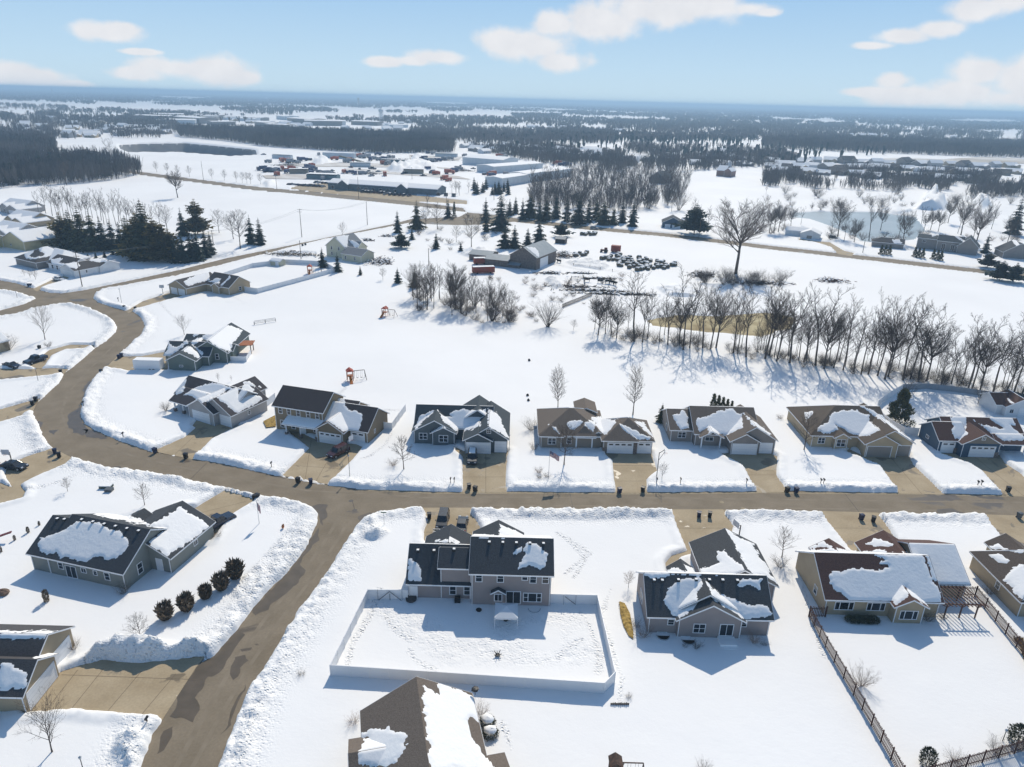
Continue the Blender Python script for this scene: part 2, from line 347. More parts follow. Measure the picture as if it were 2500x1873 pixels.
for w_ in WET:
    P0=GL(w_); P1=[]
    for i in range(len(P0)):
        a=P0[i];b_=P0[(i+1)%len(P0)]; L=math.hypot(b_[0]-a[0],b_[1]-a[1]); n=max(2,int(L/.5))
        for k in range(n):
            t=k/n; x=a[0]+(b_[0]-a[0])*t; y=a[1]+(b_[1]-a[1])*t
            P1.append((x+(float(vnoise(np.array([x]),np.array([y]),1.1,7)[0])-.5)*.9,y+(float(vnoise(np.array([x]),np.array([y]),1.1,8)[0])-.5)*.9))
    o=sheet('wet_patch',P1,.009,wetm); o['kind']='structure'
for tr_,wd in (([(1000,1215),(1240,1214),(1640,1216),(2000,1221),(2500,1227)],.5),([(1000,1233),(1240,1234),(1640,1237),(2000,1242),(2500,1249)],.5),([(240,1085),(330,1115),(460,1145),(600,1172),(750,1198),(1000,1212)],.5),([(170,1060),(150,1010),(165,960),(205,915),(255,865),(310,815)],.5),([(430,1873),(480,1780),(560,1640),(640,1520),(740,1400),(800,1310),(830,1260)],.55),([(470,1873),(520,1780),(600,1640),(680,1520),(770,1400),(830,1310),(850,1270)],.5)):
    ribbon('tyre_track',GL(tr_),wd,.005,trackm)
for a,b_ in (((253,1633),(174,1732)),((345,1640),(262,1738)),((430,1645),(345,1746)),((190,1636),(110,1738)),((150,1648),(480,1660)),((1240,1133),(1131,1133)),((1237,1165),(1130,1165)),((1186,1104),(1186,1204)),((1480,1137),(1600,1137)),((1503,1175),(1583,1175)),((1850,1150),(1890,1150)),((700,1135),(850,1147)),((760,1075),(745,1172)),((820,1090),(770,1178)),((1900,1160),(1810,1160)),((2250,1160),(2150,1160)),((2170,1112),(2250,1206)),((2375,1112),(2500,1212)),((1655,1290),(1790,1290)),((1040,1300),(1172,1300)),((2020,1290),(2170,1290)),((480,1255),(600,1225)),((470,1075),(545,1060)),((425,1112),(500,1040))):
    ribbon('slab_joint',GL([a,b_]),.07,.036,mat('joint_line',(.17,.13,.085),.9))
# manholes
for x,y in ((857,1223),(866,1246),(1762,1226),(1815,1242)):
    gx,gy=G(x,y); b=MB(); n=18; rr=.42
    b.add([(gx+rr*math.cos(2*math.pi*i/n),gy+rr*math.sin(2*math.pi*i/n),.012) for i in range(n)],[tuple(range(n))])
    o=b.build('manhole_cover',gut if x>1500 else mat('iron_cover',(.09,.08,.07),.6)); tag(o,{857:'round iron manhole cover on the street at the junction, farther one',866:'round iron manhole cover at the mouth of the side street',1762:'pale round manhole cover on the street above the two bins',1815:'pale round manhole cover near the right street kerb'}[x],'manhole cover')
# ---------------------------------------------------------------- snow covered ground, one sheet out to the horizon
MOUNDS=[ # photograph outline, height, roughness scale
 ([(195,1610),(230,1575),(300,1556),(370,1560),(440,1570),(500,1555),(530,1570),(515,1600),(470,1618),(420,1610),(330,1622),(250,1612),(195,1628)],1.9,1.2),
 ([(870,1330),(885,1272),(915,1264),(950,1300),(930,1316),(890,1318)],1.3,.9),
 ([(270,1835),(290,1790),(330,1780),(360,1795),(330,1873),(290,1873)],1.1,.9),
 ([(560,1440),(640,1360),(700,1290),(740,1250),(768,1280),(740,1342),(700,1395),(640,1446),(600,1500)],.35,.6),
 ([(1270,1240),(1640,1244),(1640,1262),(1450,1270),(1250,1262)],.35,.6),
 ([(500,1620),(560,1560),(600,1520),(640,1470),(600,1540),(540,1600)],.5,.7),
 ([(560,1873),(600,1760),(640,1680),(700,1590),(770,1470),(800,1440),(730,1560),(650,1720),(600,1873)],.35,.5),
 ([(860,395),(905,383),(930,380),(960,392),(930,402),(880,402)],0,0),
 ([(940,412),(990,400),(1060,402),(1072,415),(1010,422),(950,420)],5,4),
 ([(760,395),(800,385),(810,398),(770,402)],4,4),
 ([(1000,385),(1030,378),(1050,392),(1010,396)],4,4),
 ([(640,448),(665,438),(680,450),(650,456)],3,3),
 ([(1380,640),(1440,632),(1490,650),(1470,660),(1400,650)],1.0,1.5),
 ([(1330,680),(1350,672),(1380,700),(1350,705)],1.2,1.2),
 ([(1120,620),(1180,605),(1200,615),(1150,630)],1.2,1.5),
 ([(1600,700),(1660,690),(1720,705),(1700,725),(1630,722)],1.0,2),
 ([(2230,512),(2260,470),(2290,466),(2320,500),(2310,515)],6,4),
 ([(2360,500),(2400,478),(2425,500),(2400,512)],5,4),
 ([(2150,510),(2190,500),(2230,515),(2190,525)],2,4)]
U=np.linspace(-.98,.98,1000)
ys=[38.0]
while ys[-1]<520: ys.append(ys[-1]+.0027*(ys[-1]+55))
while ys[-1]<2500: ys.append(ys[-1]+.011*(ys[-1]+40))
while ys[-1]<43000: ys.append(ys[-1]+.03*(ys[-1]+40))
Y=np.array(ys); YY,UU=np.meshgrid(Y,U,indexing='ij'); XX=UU*(YY+60)
near=YY<560
dR=np.full(XX.shape,50.); m=near|True
sel=(YY<1000)
xs=XX[sel];yv=YY[sel]
dR_=sdf(xs,yv,roadP)
dD_=np.full(xs.shape,50.)
for k,v in drP.items():
    V=np.array(v); s=(xs>V[:,0].min()-5)&(xs<V[:,0].max()+5)&(yv>V[:,1].min()-5)&(yv<V[:,1].max()+5)
    if s.any(): dD_[s]=np.minimum(dD_[s],sdf(xs[s],yv[s],v))
n1=fbm(xs,yv,1.1,3,3)-.5; n2=fbm(xs,yv,4,9,3)-.5; n3=fbm(xs,yv,30,21,3)-.5
h=.34+.35*n3+.06*n2
fade=1-sst(yv,330,480)
lump=fbm(xs,yv,.75,31,3)
bfar=1-.85*sst(yv,215,280)
bankR=(sst(dR_+n1*.8,0,.6)*(1-sst(dR_+n2*1.6,1.0,3.4)))*np.clip(.12+.75*lump+.9*n2,.04,1.2)*bfar
bankD=(sst(dD_,0,.5)*(1-sst(dD_,.8,2.2)))*(.12+.25*lump)
rough=sst(dR_,-.2,.6)*(1-sst(dR_,2.2,5.0))*(fbm(xs,yv,.62,77,2)-.5)*.42
h=h+np.maximum(bankR,bankD)*(.35+.65*fade)+rough*fade
mtr=np.zeros(len(xs))
for poly,mh,rs in MOUNDS:
    if mh<=0: continue
    v=GL(poly,.4); V=np.array(v); s=(xs>V[:,0].min()-4)&(xs<V[:,0].max()+4)&(yv>V[:,1].min()-4)&(yv<V[:,1].max()+4)
    if not s.any(): continue
    d=-sdf(xs[s],yv[s],v); wdt=max(1.0,mh*1.1)
    h[s]+=sst(d,-.3,wdt)*mh*(.2+1.5*fbm(xs[s],yv[s],rs*2.2,5,3)**1.2*(.55+.9*vnoise(xs[s],yv[s],rs*.9,15)))
    if rs<2: mtr[s]=np.maximum(mtr[s],sst(d,-.4,.5)*.85)
# trampled snow in the fenced yard
yard=GL([(1010,1500),(1180,1530),(1420,1480),(1470,1600),(1400,1625),(1080,1620),(1000,1560),(900,1490),(925,1470)],.4)
V=np.array(yard); s=(xs>V[:,0].min()-2)&(xs<V[:,0].max()+2)&(yv>V[:,1].min()-2)&(yv<V[:,1].max()+2)
d=-sdf(xs[s],yv[s],yard)
h[s]+=sst(d,-1.5,1.5)*(vnoise(xs[s],yv[s],.42,201)-.55)*.16*sst(fbm(xs[s],yv[s],5,88,2),.38,.55)
# marshy pond hollow and pond
tramp=np.zeros(len(xs))
d=-sdf(xs,yv,yard); tramp=np.maximum(tramp,sst(d,-1.2,.8)*.5*sst(fbm(xs,yv,5,88,2),.38,.55))
def trail(pts,wd):
    global tramp
    V=np.array(GL(pts,.4)); s=(xs>V[:,0].min()-2)&(xs<V[:,0].max()+2)&(yv>V[:,1].min()-2)&(yv<V[:,1].max()+2)
    if not s.any(): return
    X_=xs[s];Y_=yv[s];dm=np.full(len(X_),9.)
    for i in range(len(V)-1):
        a=V[i];e_=V[i+1]-a; t_=np.clip(((X_-a[0])*e_[0]+(Y_-a[1])*e_[1])/(e_@e_),0,1); dm=np.minimum(dm,np.hypot(X_-a[0]-e_[0]*t_,Y_-a[1]-e_[1]*t_))
    dm=dm+(fbm(X_,Y_,3,91,2)-.5)*.8; tramp[s]=np.maximum(tramp[s],1-sst(dm,wd*.4,wd))
for tr_,wd in (([(925,1440),(905,1500),(860,1570),(850,1620)],.7),([(1415,1490),(1440,1530),(1465,1600),(1460,1640)],.7),([(1420,1560),(1390,1580),(1360,1610)],.6),([(1000,1560),(960,1530),(940,1500)],.7),([(1060,1640),(1010,1610),(1000,1590)],.5),
 ([(955,1060),(940,1085),(905,1110),(880,1120)],.6),([(905,1000),(1000,1000)],.5),([(845,945),(828,960),(832,985)],.5),([(2025,940),(2045,965),(2045,990)],.4),([(1960,935),(2010,960),(2050,990)],.4),([(1070,1230),(1050,1300),(1010,1330),(970,1350)],.0),([(1360,1300),(1400,1330),(1430,1370),(1400,1410)],.5),([(1380,1310),(1440,1350),(1380,1400)],.5),
 ([(1225,1770),(1240,1800),(1250,1830)],.35),([(1590,800),(1500,860),(1480,960),(1500,990)],.0),([(480,690),(560,720),(600,740),(520,735)],.6),([(390,740),(420,770),(440,790)],.5),([(1490,1440),(1470,1500),(1500,1600),(1520,1660),(1510,1720)],.5),([(1960,1410),(1975,1500),(2010,1600)],.4),([(60,1195),(130,1180),(180,1160)],.8),([(1330,640),(1420,660),(1500,700)],2.5),([(1350,700),(1450,710),(1500,690)],2.0)):
    if wd>0: trail(tr_,wd)
crust=sst(dR_,0,.4)*(1-sst(dR_,3.0,6.5))
tramp=np.maximum(np.maximum(tramp,crust*.55),mtr)
d=np.minimum(dR_+.35*n1*fade+.15,dD_+.3*n1+.12)
carve=sst(d,-.05,.28)
h=h*carve-.35*(1-carve)
# house pads: keep snow from poking through floors (harmless), river hollow by the tree line
POND=GL([(1935,520),(1990,516),(2070,517),(2150,518),(2235,530),(2262,560),(2235,585),(2130,592),(2105,588),(2050,560),(1980,535),(1930,530)],0)
MARSH=GL([(1580,782),(1640,768),(1760,770),(1880,762),(1945,775),(1930,800),(1860,822),(1740,812),(1640,800),(1590,795)],0)
for P_ in (POND,MARSH):
    V=np.array(P_); s=(xs>V[:,0].min()-9)&(xs<V[:,0].max()+9)&(yv>V[:,1].min()-9)&(yv<V[:,1].max()+9)
    dp=sdf(xs[s],yv[s],P_)+n2[s]*3
    h[s]=h[s]*sst(dp,-2,2)-.5*(1-sst(dp,-2,2))
H=np.full(XX.shape,.3); H[sel]=h
H[~sel]=.3
# quarry: rock cliff ring with a lower floor
QP=GL([(272,352),(330,349),(460,347),(560,356),(640,364),(645,378),(560,382),(430,372),(300,372),(276,362)],0)
sq=(YY>600)&(YY<2200); dq=sdf(XX[sq],YY[sq],QP)
H[sq]=H[sq]-16*(1-sst(dq,-24,-4))
hz=sst(YY,9000,30000)
nyr,nxr=XX.shape
co=np.stack([XX,YY,H],-1).reshape(-1,3).astype(np.float32)
idx=np.arange(nyr*nxr).reshape(nyr,nxr)
q=np.stack([idx[:-1,:-1],idx[:-1,1:],idx[1:,1:],idx[1:,:-1]],-1).reshape(-1,4)
me=bpy.data.meshes.new('ground'); me.vertices.add(len(co)); me.vertices.foreach_set('co',co.ravel())
me.loops.add(q.size); me.loops.foreach_set('vertex_index',q.ravel().astype(np.int32))
me.polygons.add(len(q)); me.polygons.foreach_set('loop_start',np.arange(0,q.size,4,dtype=np.int32)); me.polygons.foreach_set('loop_total',np.full(len(q),4,dtype=np.int32))
me.polygons.foreach_set('use_smooth',np.ones(len(q),bool)); me.update(calc_edges=True)
# ground material: snow, with rocky quarry walls where steep and far
gm=bpy.data.materials.new('snow_ground'); gm.use_nodes=True; t=gm.node_tree; b=t.nodes['Principled BSDF']
b.inputs['Roughness'].default_value=.75; b.inputs['Specular IOR Level'].default_value=.2
tcn=t.nodes.new('ShaderNodeTexCoord'); geo=t.nodes.new('ShaderNodeNewGeometry'); sx=t.nodes.new('ShaderNodeSeparateXYZ'); t.links.new(geo.outputs['True Normal'],sx.inputs[0])
sp=t.nodes.new('ShaderNodeSeparateXYZ'); t.links.new(tcn.outputs['Object'],sp.inputs[0])
def tm(op,a,b_,cl=False):
    n=t.nodes.new('ShaderNodeMath'); n.operation=op; n.use_clamp=cl
    for i,v in enumerate((a,b_)):
        if isinstance(v,(int,float)): n.inputs[i].default_value=v
        else: t.links.new(v,n.inputs[i])
    return n.outputs[0]
low=tm('LESS_THAN',sp.outputs[2],-1.2); steep=tm('LESS_THAN',sx.outputs[2],.93); rk=tm('MULTIPLY',low,steep)
c1=t.nodes.new('ShaderNodeTexNoise'); c1.inputs['Scale'].default_value=.02; c1.inputs['Detail'].default_value=4; t.links.new(tcn.outputs['Object'],c1.inputs['Vector'])
r1=t.nodes.new('ShaderNodeValToRGB'); r1.color_ramp.elements[0].color=(.86,.855,.84,1); r1.color_ramp.elements[1].color=(.90,.893,.875,1); r1.color_ramp.elements[0].position=.4; r1.color_ramp.elements[1].position=.6; t.links.new(c1.outputs[0],r1.inputs[0])
mxg=t.nodes.new('ShaderNodeMixRGB'); t.links.new(rk,mxg.inputs[0]); t.links.new(r1.outputs[0],mxg.inputs[1]); mxg.inputs[2].default_value=(.13,.14,.15,1)
t.links.new(mxg.outputs[0],b.inputs['Base Color'])
bn=t.nodes.new('ShaderNodeTexNoise'); bn.inputs['Scale'].default_value=1.6; bn.inputs['Detail'].default_value=7; bn.inputs['Roughness'].default_value=.6
mpn=t.nodes.new('ShaderNodeMapping'); mpn.inputs['Scale'].default_value=(.8,1.1,1); t.links.new(tcn.outputs['Object'],mpn.inputs[0]); t.links.new(mpn.outputs[0],bn.inputs['Vector'])
bpn=t.nodes.new('ShaderNodeBump'); bpn.inputs['Strength'].default_value=.2; bpn.inputs['Distance'].default_value=.12; t.links.new(bn.outputs[0],bpn.inputs['Height']); t.links.new(bpn.outputs[0],b.inputs['Normal'])
Tm=np.zeros(XX.shape,np.float32); Tm[sel]=tramp
at=me.attributes.new('trampled','FLOAT','POINT'); at.data.foreach_set('value',Tm.ravel())
an_=t.nodes.new('ShaderNodeAttribute'); an_.attribute_name='trampled'
vo=t.nodes.new('ShaderNodeTexVoronoi'); vo.inputs['Scale'].default_value=2.1; t.links.new(tcn.outputs['Object'],vo.inputs['Vector'])
n5=t.nodes.new('ShaderNodeTexNoise'); n5.inputs['Scale'].default_value=3.2; n5.inputs['Detail'].default_value=3; t.links.new(tcn.outputs['Object'],n5.inputs['Vector'])
rv=t.nodes.new('ShaderNodeMapRange'); rv.inputs[1].default_value=.1; rv.inputs[2].default_value=.34; t.links.new(vo.outputs['Distance'],rv.inputs[0])
mm=tm('ADD',tm('MULTIPLY',rv.outputs[0],.6),tm('MULTIPLY',n5.outputs[0],.9)); 
b2=t.nodes.new('ShaderNodeBump'); b2.inputs['Distance'].default_value=.34; t.links.new(mm,b2.inputs['Height']); t.links.new(tm('MULTIPLY',an_.outputs['Fac'],.95),b2.inputs['Strength']); t.links.new(bpn.outputs[0],b2.inputs['Normal']); t.links.new(b2.outputs[0],b.inputs['Normal'])
me.materials.append(gm); go=bpy.data.objects.new('ground',me); col.objects.link(go); go['kind']='structure'; go['label']='snow covered ground reaching the horizon'
def ground_h(x,y):
    iy=min(max(int(np.searchsorted(Y,y)),1),len(Y)-1); u=(x/(y+60)+.98)/1.96*(len(U)-1); iu=min(max(int(round(u)),0),len(U)-1)
    return float(H[iy,iu])
ice=mat('pond_ice',(.25,.31,.33),.35,c2=(.33,.38,.40),nscale=.05)
o=sheet('pond_water',POND,-.15,ice); o['kind']='structure'
marshm=mat('yellow_marsh',(.28,.21,.10),.9,c2=(.50,.42,.24),nscale=.16,detail=6)
o=sheet('marsh_ground',MARSH,-.12,marshm); o['kind']='structure'
# ---------------------------------------------------------------- houses
def planes_of(w):
    x0,y0,x1,y1=w['r']; h=w['h']; p=w.get('p',.6); o=w.get('o',.42); e=w.get('e',.32); t=w['t']; hp=w.get('hip',(0,0))
    if t=='gy': x0,y0,x1,y1=y0,x0,y1,x1
    W=y1-y0; ym=(y0+y1)/2; ze=h-p*o; zr=h+p*W/2; run=W/2+o
    a=(x0-o+run) if hp[0] else x0-e; b_=(x1+o-run) if hp[1] else x1+e
    X0=x0-(o if hp[0] else e); X1=x1+(o if hp[1] else e)
    if a>b_: a=b_=(a+b_)/2
    P=[]
    P.append(([(X0,y0-o,ze),(X1,y0-o,ze),(b_,ym,zr),(a,ym,zr)],'f'))
    P.append(([(X1,y1+o,ze),(X0,y1+o,ze),(a,ym,zr),(b_,ym,zr)],'b'))
    if hp[0]: P.append(([(X0,y1+o,ze),(X0,y0-o,ze),(a,ym,zr),(a,ym,zr)],'l'))
    if hp[1]: P.append(([(X1,y0-o,ze),(X1,y1+o,ze),(b_,ym,zr),(b_,ym,zr)],'r'))
    if t=='shed':
        P=[([(x0-e,y0-o,ze),(x1+e,y0-o,ze),(x1+e,y1+e,h+p*(W+e)),(x0-e,y1+e,h+p*(W+e))],'f')]
    if t=='gy':
        P=[([(q[1],q[0],q[2]) for q in pl][::-1],s) for pl,s in P]
        # reversed order: keep eave first
        P=[([pl[2],pl[3],pl[0],pl[1]],s) for pl,s in P]
    return P
def plane_z(pl,x,y):
    a,b_,c=[Vector(q) for q in (pl[0],pl[1],pl[2])]
    n=(b_-a).cross(c-a)
    if abs(n.z)<1e-6: return 0
    return a.z-((x-a.x)*n.x+(y-a.y)*n.y)/n.z
TH=.16
def snow_cover(b,pl,Mw,polys,full,seed,thick=.2):
    """drifts of snow lying on one roof plane"""
    A,B,C,D=[np.array(q,float) for q in pl]
    L=np.linalg.norm(B-A); S=np.linalg.norm((D+C)/2-(A+B)/2); nx=max(3,min(110,int(L/.17))); ny=max(3,min(70,int(S/.17)))
    s,t_=np.meshgrid(np.linspace(0,1,nx),np.linspace(0,1,ny))
    P=(A[None,None]*((1-s)*(1-t_))[...,None]+B*(s*(1-t_))[...,None]+C*(s*t_)[...,None]+D*((1-s)*t_)[...,None])
    Pw=P.reshape(-1,3)@np.array(Mw.to_3x3()).T+np.array(Mw.translation)
    wob=fbm(Pw[:,0],Pw[:,1],1.4,seed,4)-.5; fine=fbm(Pw[:,0],Pw[:,1],.5,seed+5,3)-.5
    if full: d=np.full(len(Pw),1.0)
    else:
        px,dep=proj(Pw); d=np.full(len(Pw),-9.)
        for q in polys: d=np.maximum(d,-sdf(px[:,0],px[:,1],q)*dep/FPX)
        d=d+wob*.6+fine*.6
    ed=np.minimum(np.minimum(s,1-s)*L,np.minimum(t_,1-t_)*S).ravel()
    th=thick*sst(d,-.05,.45)*(.8+.5*(wob+.5))
    ok=(d>0)
    e2=(ed<1e-6)
    z=np.where(ok,TH+.02+th,TH-.03); z=np.where(e2,TH-.02,z)
    z=np.where(ok&~e2&(ed<.3),TH+.02+th*.8,z)
    P2=P.reshape(-1,3).copy(); P2[:,2]+=z
    ii=np.arange(nx*ny).reshape(ny,nx); keep=[]
    q=np.stack([ii[:-1,:-1],ii[:-1,1:],ii[1:,1:],ii[1:,:-1]],-1).reshape(-1,4)
    k=ok[q].any(1); q=q[k]
    if len(q)==0: return
    u,inv=np.unique(q,return_inverse=True)
    b.add([tuple(v) for v in P2[u]],[tuple(f) for f in inv.reshape(-1,4)])
WK={}
def window_part(root,side,wing,a,z0,ww,hh,kind='dh',wallc=None):
    x0,y0,x1,y1=wing['r']
    if side=='f': M=Matrix.Translation((a,y0,z0))
    elif side=='b': M=Matrix.Translation((a,y1,z0))@Matrix.Rotation(math.pi,4,'Z')
    elif side=='r': M=Matrix.Translation((x1,a,z0))@Matrix.Rotation(R(90),4,'Z')
    else: M=Matrix.Translation((x0,a,z0))@Matrix.Rotation(R(-90),4,'Z')
    key=(kind,round(ww,2),round(hh,2))
    names={'gd':'garage_door','gdw':'garage_door','gdt':'garage_door','door':'door','well':'window_well'}
    if key not in WK:
        f=MB(); p=MB(); h2=ww/2; fr=.09
        if kind in('gd','gdw','gdt'):
            f.box(-h2,-.03,0,h2,.02,hh)
            tr=MB()
            tr.box(-h2-.12,-.06,0,-h2,.0,hh+.12); tr.box(h2,-.06,0,h2+.12,0,hh+.12); tr.box(-h2-.12,-.062,hh,h2+.12,0,hh+.12)
            for k in range(1,4): p.box(-h2,-.034,hh*k/4-.012,h2,-.029,hh*k/4+.012)
            g=MB()
            if kind=='gdw':
                n=max(2,int(round(ww/1.2)))
                for k in range(n): g.box(-h2+ww*(k+.18)/n,-.045,hh*.80,-h2+ww*(k+.82)/n,-.036,hh*.93)
            WK[key]=(f,tr,p,g)
        elif kind=='door':
            f.box(-h2-.1,-.05,0,-h2,0,hh+.1);f.box(h2,-.05,0,h2+.1,0,hh+.1);f.box(-h2,-.05,hh,h2,0,hh+.1); p.box(-h2,-.035,0,h2,.01,hh)
            WK[key]=(f,p)
        else:
            for (xa,za,xb,zb) in ((-h2-fr,-fr,-h2,hh+fr),(h2,-fr,h2+fr,hh+fr),(-h2,-fr,h2,0),(-h2,hh,h2,hh+fr)): f.box(xa,-.06,za,xb,.0,zb)
            if kind in('dh',): f.box(-h2,-.05,hh*.48,h2,0,hh*.52)
            if kind in('sl','quad'): f.box(-.03,-.052,0,.03,0,hh)
            if kind=='quad': f.box(-h2,-.05,hh*.48,h2,0,hh*.52)
            if kind=='dh2': f.box(-.05,-.052,0,.05,0,hh); f.box(-h2,-.05,hh*.47,h2,0,hh*.52)
            if kind=='tri':
                for q in (-.25,.25): f.box(ww*q-.05,-.052,0,ww*q+.05,0,hh)
            if kind=='trid':
                for q in (-.25,.25): f.box(ww*q-.05,-.052,0,ww*q+.05,0,hh)
                f.box(-h2,-.05,hh*.48,-ww*.25,0,hh*.52); f.box(ww*.25,-.05,hh*.48,h2,0,hh*.52)
            if kind=='round': pass
            p.box(-h2,-.02,0,h2,.01,hh)
            WK[key]=(f,p)
    k=WK[key]
    if kind in('gd','gdw','gdt'):
        if not isinstance(k[0],bpy.types.Object):
            gm_=mat('taupe_garage_panel',(.26,.23,.20),.6) if kind=='gdt' else gdoor
            d=k[0].build('garage_door',gm_,root); tr=k[1].build('door_trim',wallc or white,d); pn=k[2].build('panel_seam',mat('seam_grey',(.5,.51,.53),.6) if kind!='gdt' else gm_,d)
            if k[3].v: k[3].build('door_window',glass,d)
            WK[key]=(d,); d.matrix_local=M; return d
        d=k[0].copy(); col.objects.link(d); d.parent=root; d.matrix_local=M
        for c in list(k[0].children):
            cc=c.copy(); col.objects.link(cc); cc.parent=d
        return d
    if not isinstance(k[0],bpy.types.Object):
        nm='door' if kind=='door' else 'window'
        if kind=='door':
            d=k[1].build('door',gdoor,root); c=k[0].build('door_frame',white,d)
        else:
            d=k[0].build('window',white,root); c=k[1].build('pane',glass,d)
        WK[key]=(d,); d.matrix_local=M; return d
    d=k[0].copy(); col.objects.link(d); d.parent=root; d.matrix_local=M
    for c in list(k[0].children):
        cc=c.copy(); col.objects.link(cc); cc.parent=d
    return d
hseed=[0]
def house(name,label,org,rot,wings,wc,rc,snow=(),win=(),vents=(),trimc=None,full='auto',stone=(),posts=(),gables=None,cat='house',group=None,chim=(),thick=.10,z0=.0):
    hseed[0]+=1
    root=empty(name,org[0],org[1],z0,R(rot),label,cat,group)
    Mw=Matrix.Translation((org[0],org[1],z0))@Matrix.Rotation(R(rot),4,'Z')
    wl=MB(); rf=MB(); tr=MB(); sn=MB(); gb=MB()
    polys=[]
    for s in snow:
        ox,oy,sc,pts=s; polys.append([(ox+x*sc,oy+y*sc) for x,y in pts])
    allp=[]
    for i,w in enumerate(wings):
        e=i*.006; x0,y0,x1,y1=w['r']; x0+=e;y0+=e;x1-=e;y1-=e; w['r']=(x0,y0,x1,y1); w['h']-=i*.007
        h=w['h'];p=w.get('p',.6);hp=w.get('hip',(0,0))
        P=planes_of(w)
        if w.get('open'): 
            pass
        else:
            zb=w.get('zb',-.5)
            if w['t']=='shed':
                zt=h+p*(y1-y0); wl.poly([(x0,y0,zb),(x1,y0,zb),(x1,y0,h),(x0,y0,h)]); wl.poly([(x1,y0,zb),(x1,y1,zb),(x1,y1,zt),(x1,y0,h)]); wl.poly([(x1,y1,zb),(x0,y1,zb),(x0,y1,zt),(x1,y1,zt)]); wl.poly([(x0,y1,zb),(x0,y0,zb),(x0,y0,h),(x0,y1,zt)])
            else:
                gx=w['t']=='gx'; zr=h+p*((y1-y0) if gx else (x1-x0))/2
                xm,ym=(x0+x1)/2,(y0+y1)/2
                ends={'l':gx and not hp[0],'r':gx and not hp[1],'f':(not gx) and not hp[0],'b':(not gx) and not hp[1]}
                for s,(a,b_) in {'f':((x0,y0),(x1,y0)),'r':((x1,y0),(x1,y1)),'b':((x1,y1),(x0,y1)),'l':((x0,y1),(x0,y0))}.items():
                    if ends[s]:
                        m=((a[0]+b_[0])/2,(a[1]+b_[1])/2)
                        if w.get('gab') and s==w['gab']:
                            wl.poly([(*a,zb),(*b_,zb),(*b_,h),(*a,h)]); gb.poly([(*a,h),(*b_,h),(*m,zr)])
                        else: wl.poly([(*a,zb),(*b_,zb),(*b_,h),(*m,zr),(*a,h)])
                    else: wl.poly([(*a,zb),(*b_,zb),(*b_,h),(*a,h)])
        for pl,s in P:
            Q=[Vector(q) for q in pl]
            if (Q[2]-Q[3]).length<1e-4: Q=Q[:3]
            top=[q+Vector((0,0,TH)) for q in Q]; n=len(Q)
            rf.add(Q[::-1]+top,[tuple(range(n)),tuple(range(n,2*n))]+[(n-1-i,n-1-(i+1)%n,n+(i+1)%n,n+i) for i in range(n)])
            nrm=(Q[1]-Q[0]).cross(Q[2]-Q[0])
            # fascia along eave and rakes
            cen=sum(Q,Vector())/n
            edges=[(0,1)]
            if n==4:
                hl=(hp[0] and s in 'fb'); 
                gx=w['t']!='gy'
                edges+=[(1,2),(3,0)] if not any(hp) else []
                if any(hp) and not all(hp):
                    # gable end edge only
                    for (i0,i1) in ((1,2),(3,0)):
                        a,b_=Q[i0],Q[i1]; ax=0 if w['t']!='gy' else 1
                        if abs(a[ax]-b_[ax])<.01: edges.append((i0,i1))
            for i0,i1 in edges:
                a,b_=Q[i0],Q[i1]; d=(b_-a); o_=Vector((d.y,-d.x,0)).normalized()
                if (cen-a).dot(o_)>0: o_=-o_
                o1=o_*.012; o2=o_*.05
                vs=[a+o1+Vector((0,0,-.06)),b_+o1+Vector((0,0,-.06)),b_+o2+Vector((0,0,-.06)),a+o2+Vector((0,0,-.06))]
                vs+=[v+Vector((0,0,.06+TH-.02)) for v in vs]
                tr.add(vs,[(0,1,2,3),(7,6,5,4),(0,4,5,1),(1,5,6,2),(2,6,7,3),(3,7,4,0)])
            allp.append((Q,s))
            if cat_snow(full,w,s,Q,Mw): sn_full=True
            else: sn_full=False
            if w.get('nosnow'): continue
            if sn_full or polys: snow_cover(sn,pl,Mw,polys,sn_full,hseed[0]*7+i,thick)
    wl.build('wall',wc,root); rf.build('roof',rc,root); tr.build('fascia',trimc or white,root)
    if cat=='house' and len(wings)>1:
        for w in wings[:4]:
            if w.get('open') or w.get('zb') or w['t']=='shed': continue
            x0,y0,x1,y1=w['r']
            for xx in (x0+.12,x1-.12): d=MB(); d.bar((xx,y0-.05,0),(xx,y0-.05,w['h']-.15),.09); d.build('downspout',trimc or white,root)
    if gb.v: gb.build('gable_panel',gables or wc,root)
    if sn.v: sn.build('roof_snow',rsnow,root,smooth=True)
    for s in stone:
        m=MB(); m.box(*s); m.build('stone_base',brick,root)
    for s in posts:
        m=MB(); x,y,zt=s[:3]; pw=s[3] if len(s)>3 else .13; m.box(x-pw,y-pw,-.3,x+pw,y+pw,zt); 
        if len(s)>4: m.box(x-.28,y-.28,-.3,x+.28,y+.28,.9,1)
        m.build('porch_post',[trimc or white,brick],root)
    for c in chim:
        m=MB(); m.box(*c); m.box(c[0]-.06,c[1]-.06,c[5],c[3]+.06,c[4]+.06,c[5]+.1); m.build('chimney',wc,root)
    for v in vents:
        if len(v)==2: vx,vy=v
        z=max([plane_z([q for q in Q],vx,vy) for Q,s in allp if inside(Q,vx,vy)]+[0])+TH
        m=MB(); m.box(vx-.2,vy-.2,z-.12,vx+.2,vy+.2,z+.22); m.box(vx-.17,vy-.17,z+.221,vx+.17,vy+.17,z+.3,1); m.build('roof_vent',[dark,rsnow],root)
    for q in win:
        side,wi,a,z,ww,hh,kind=q; window_part(root,side,wings[wi],a,z,ww,hh,kind)
    return root
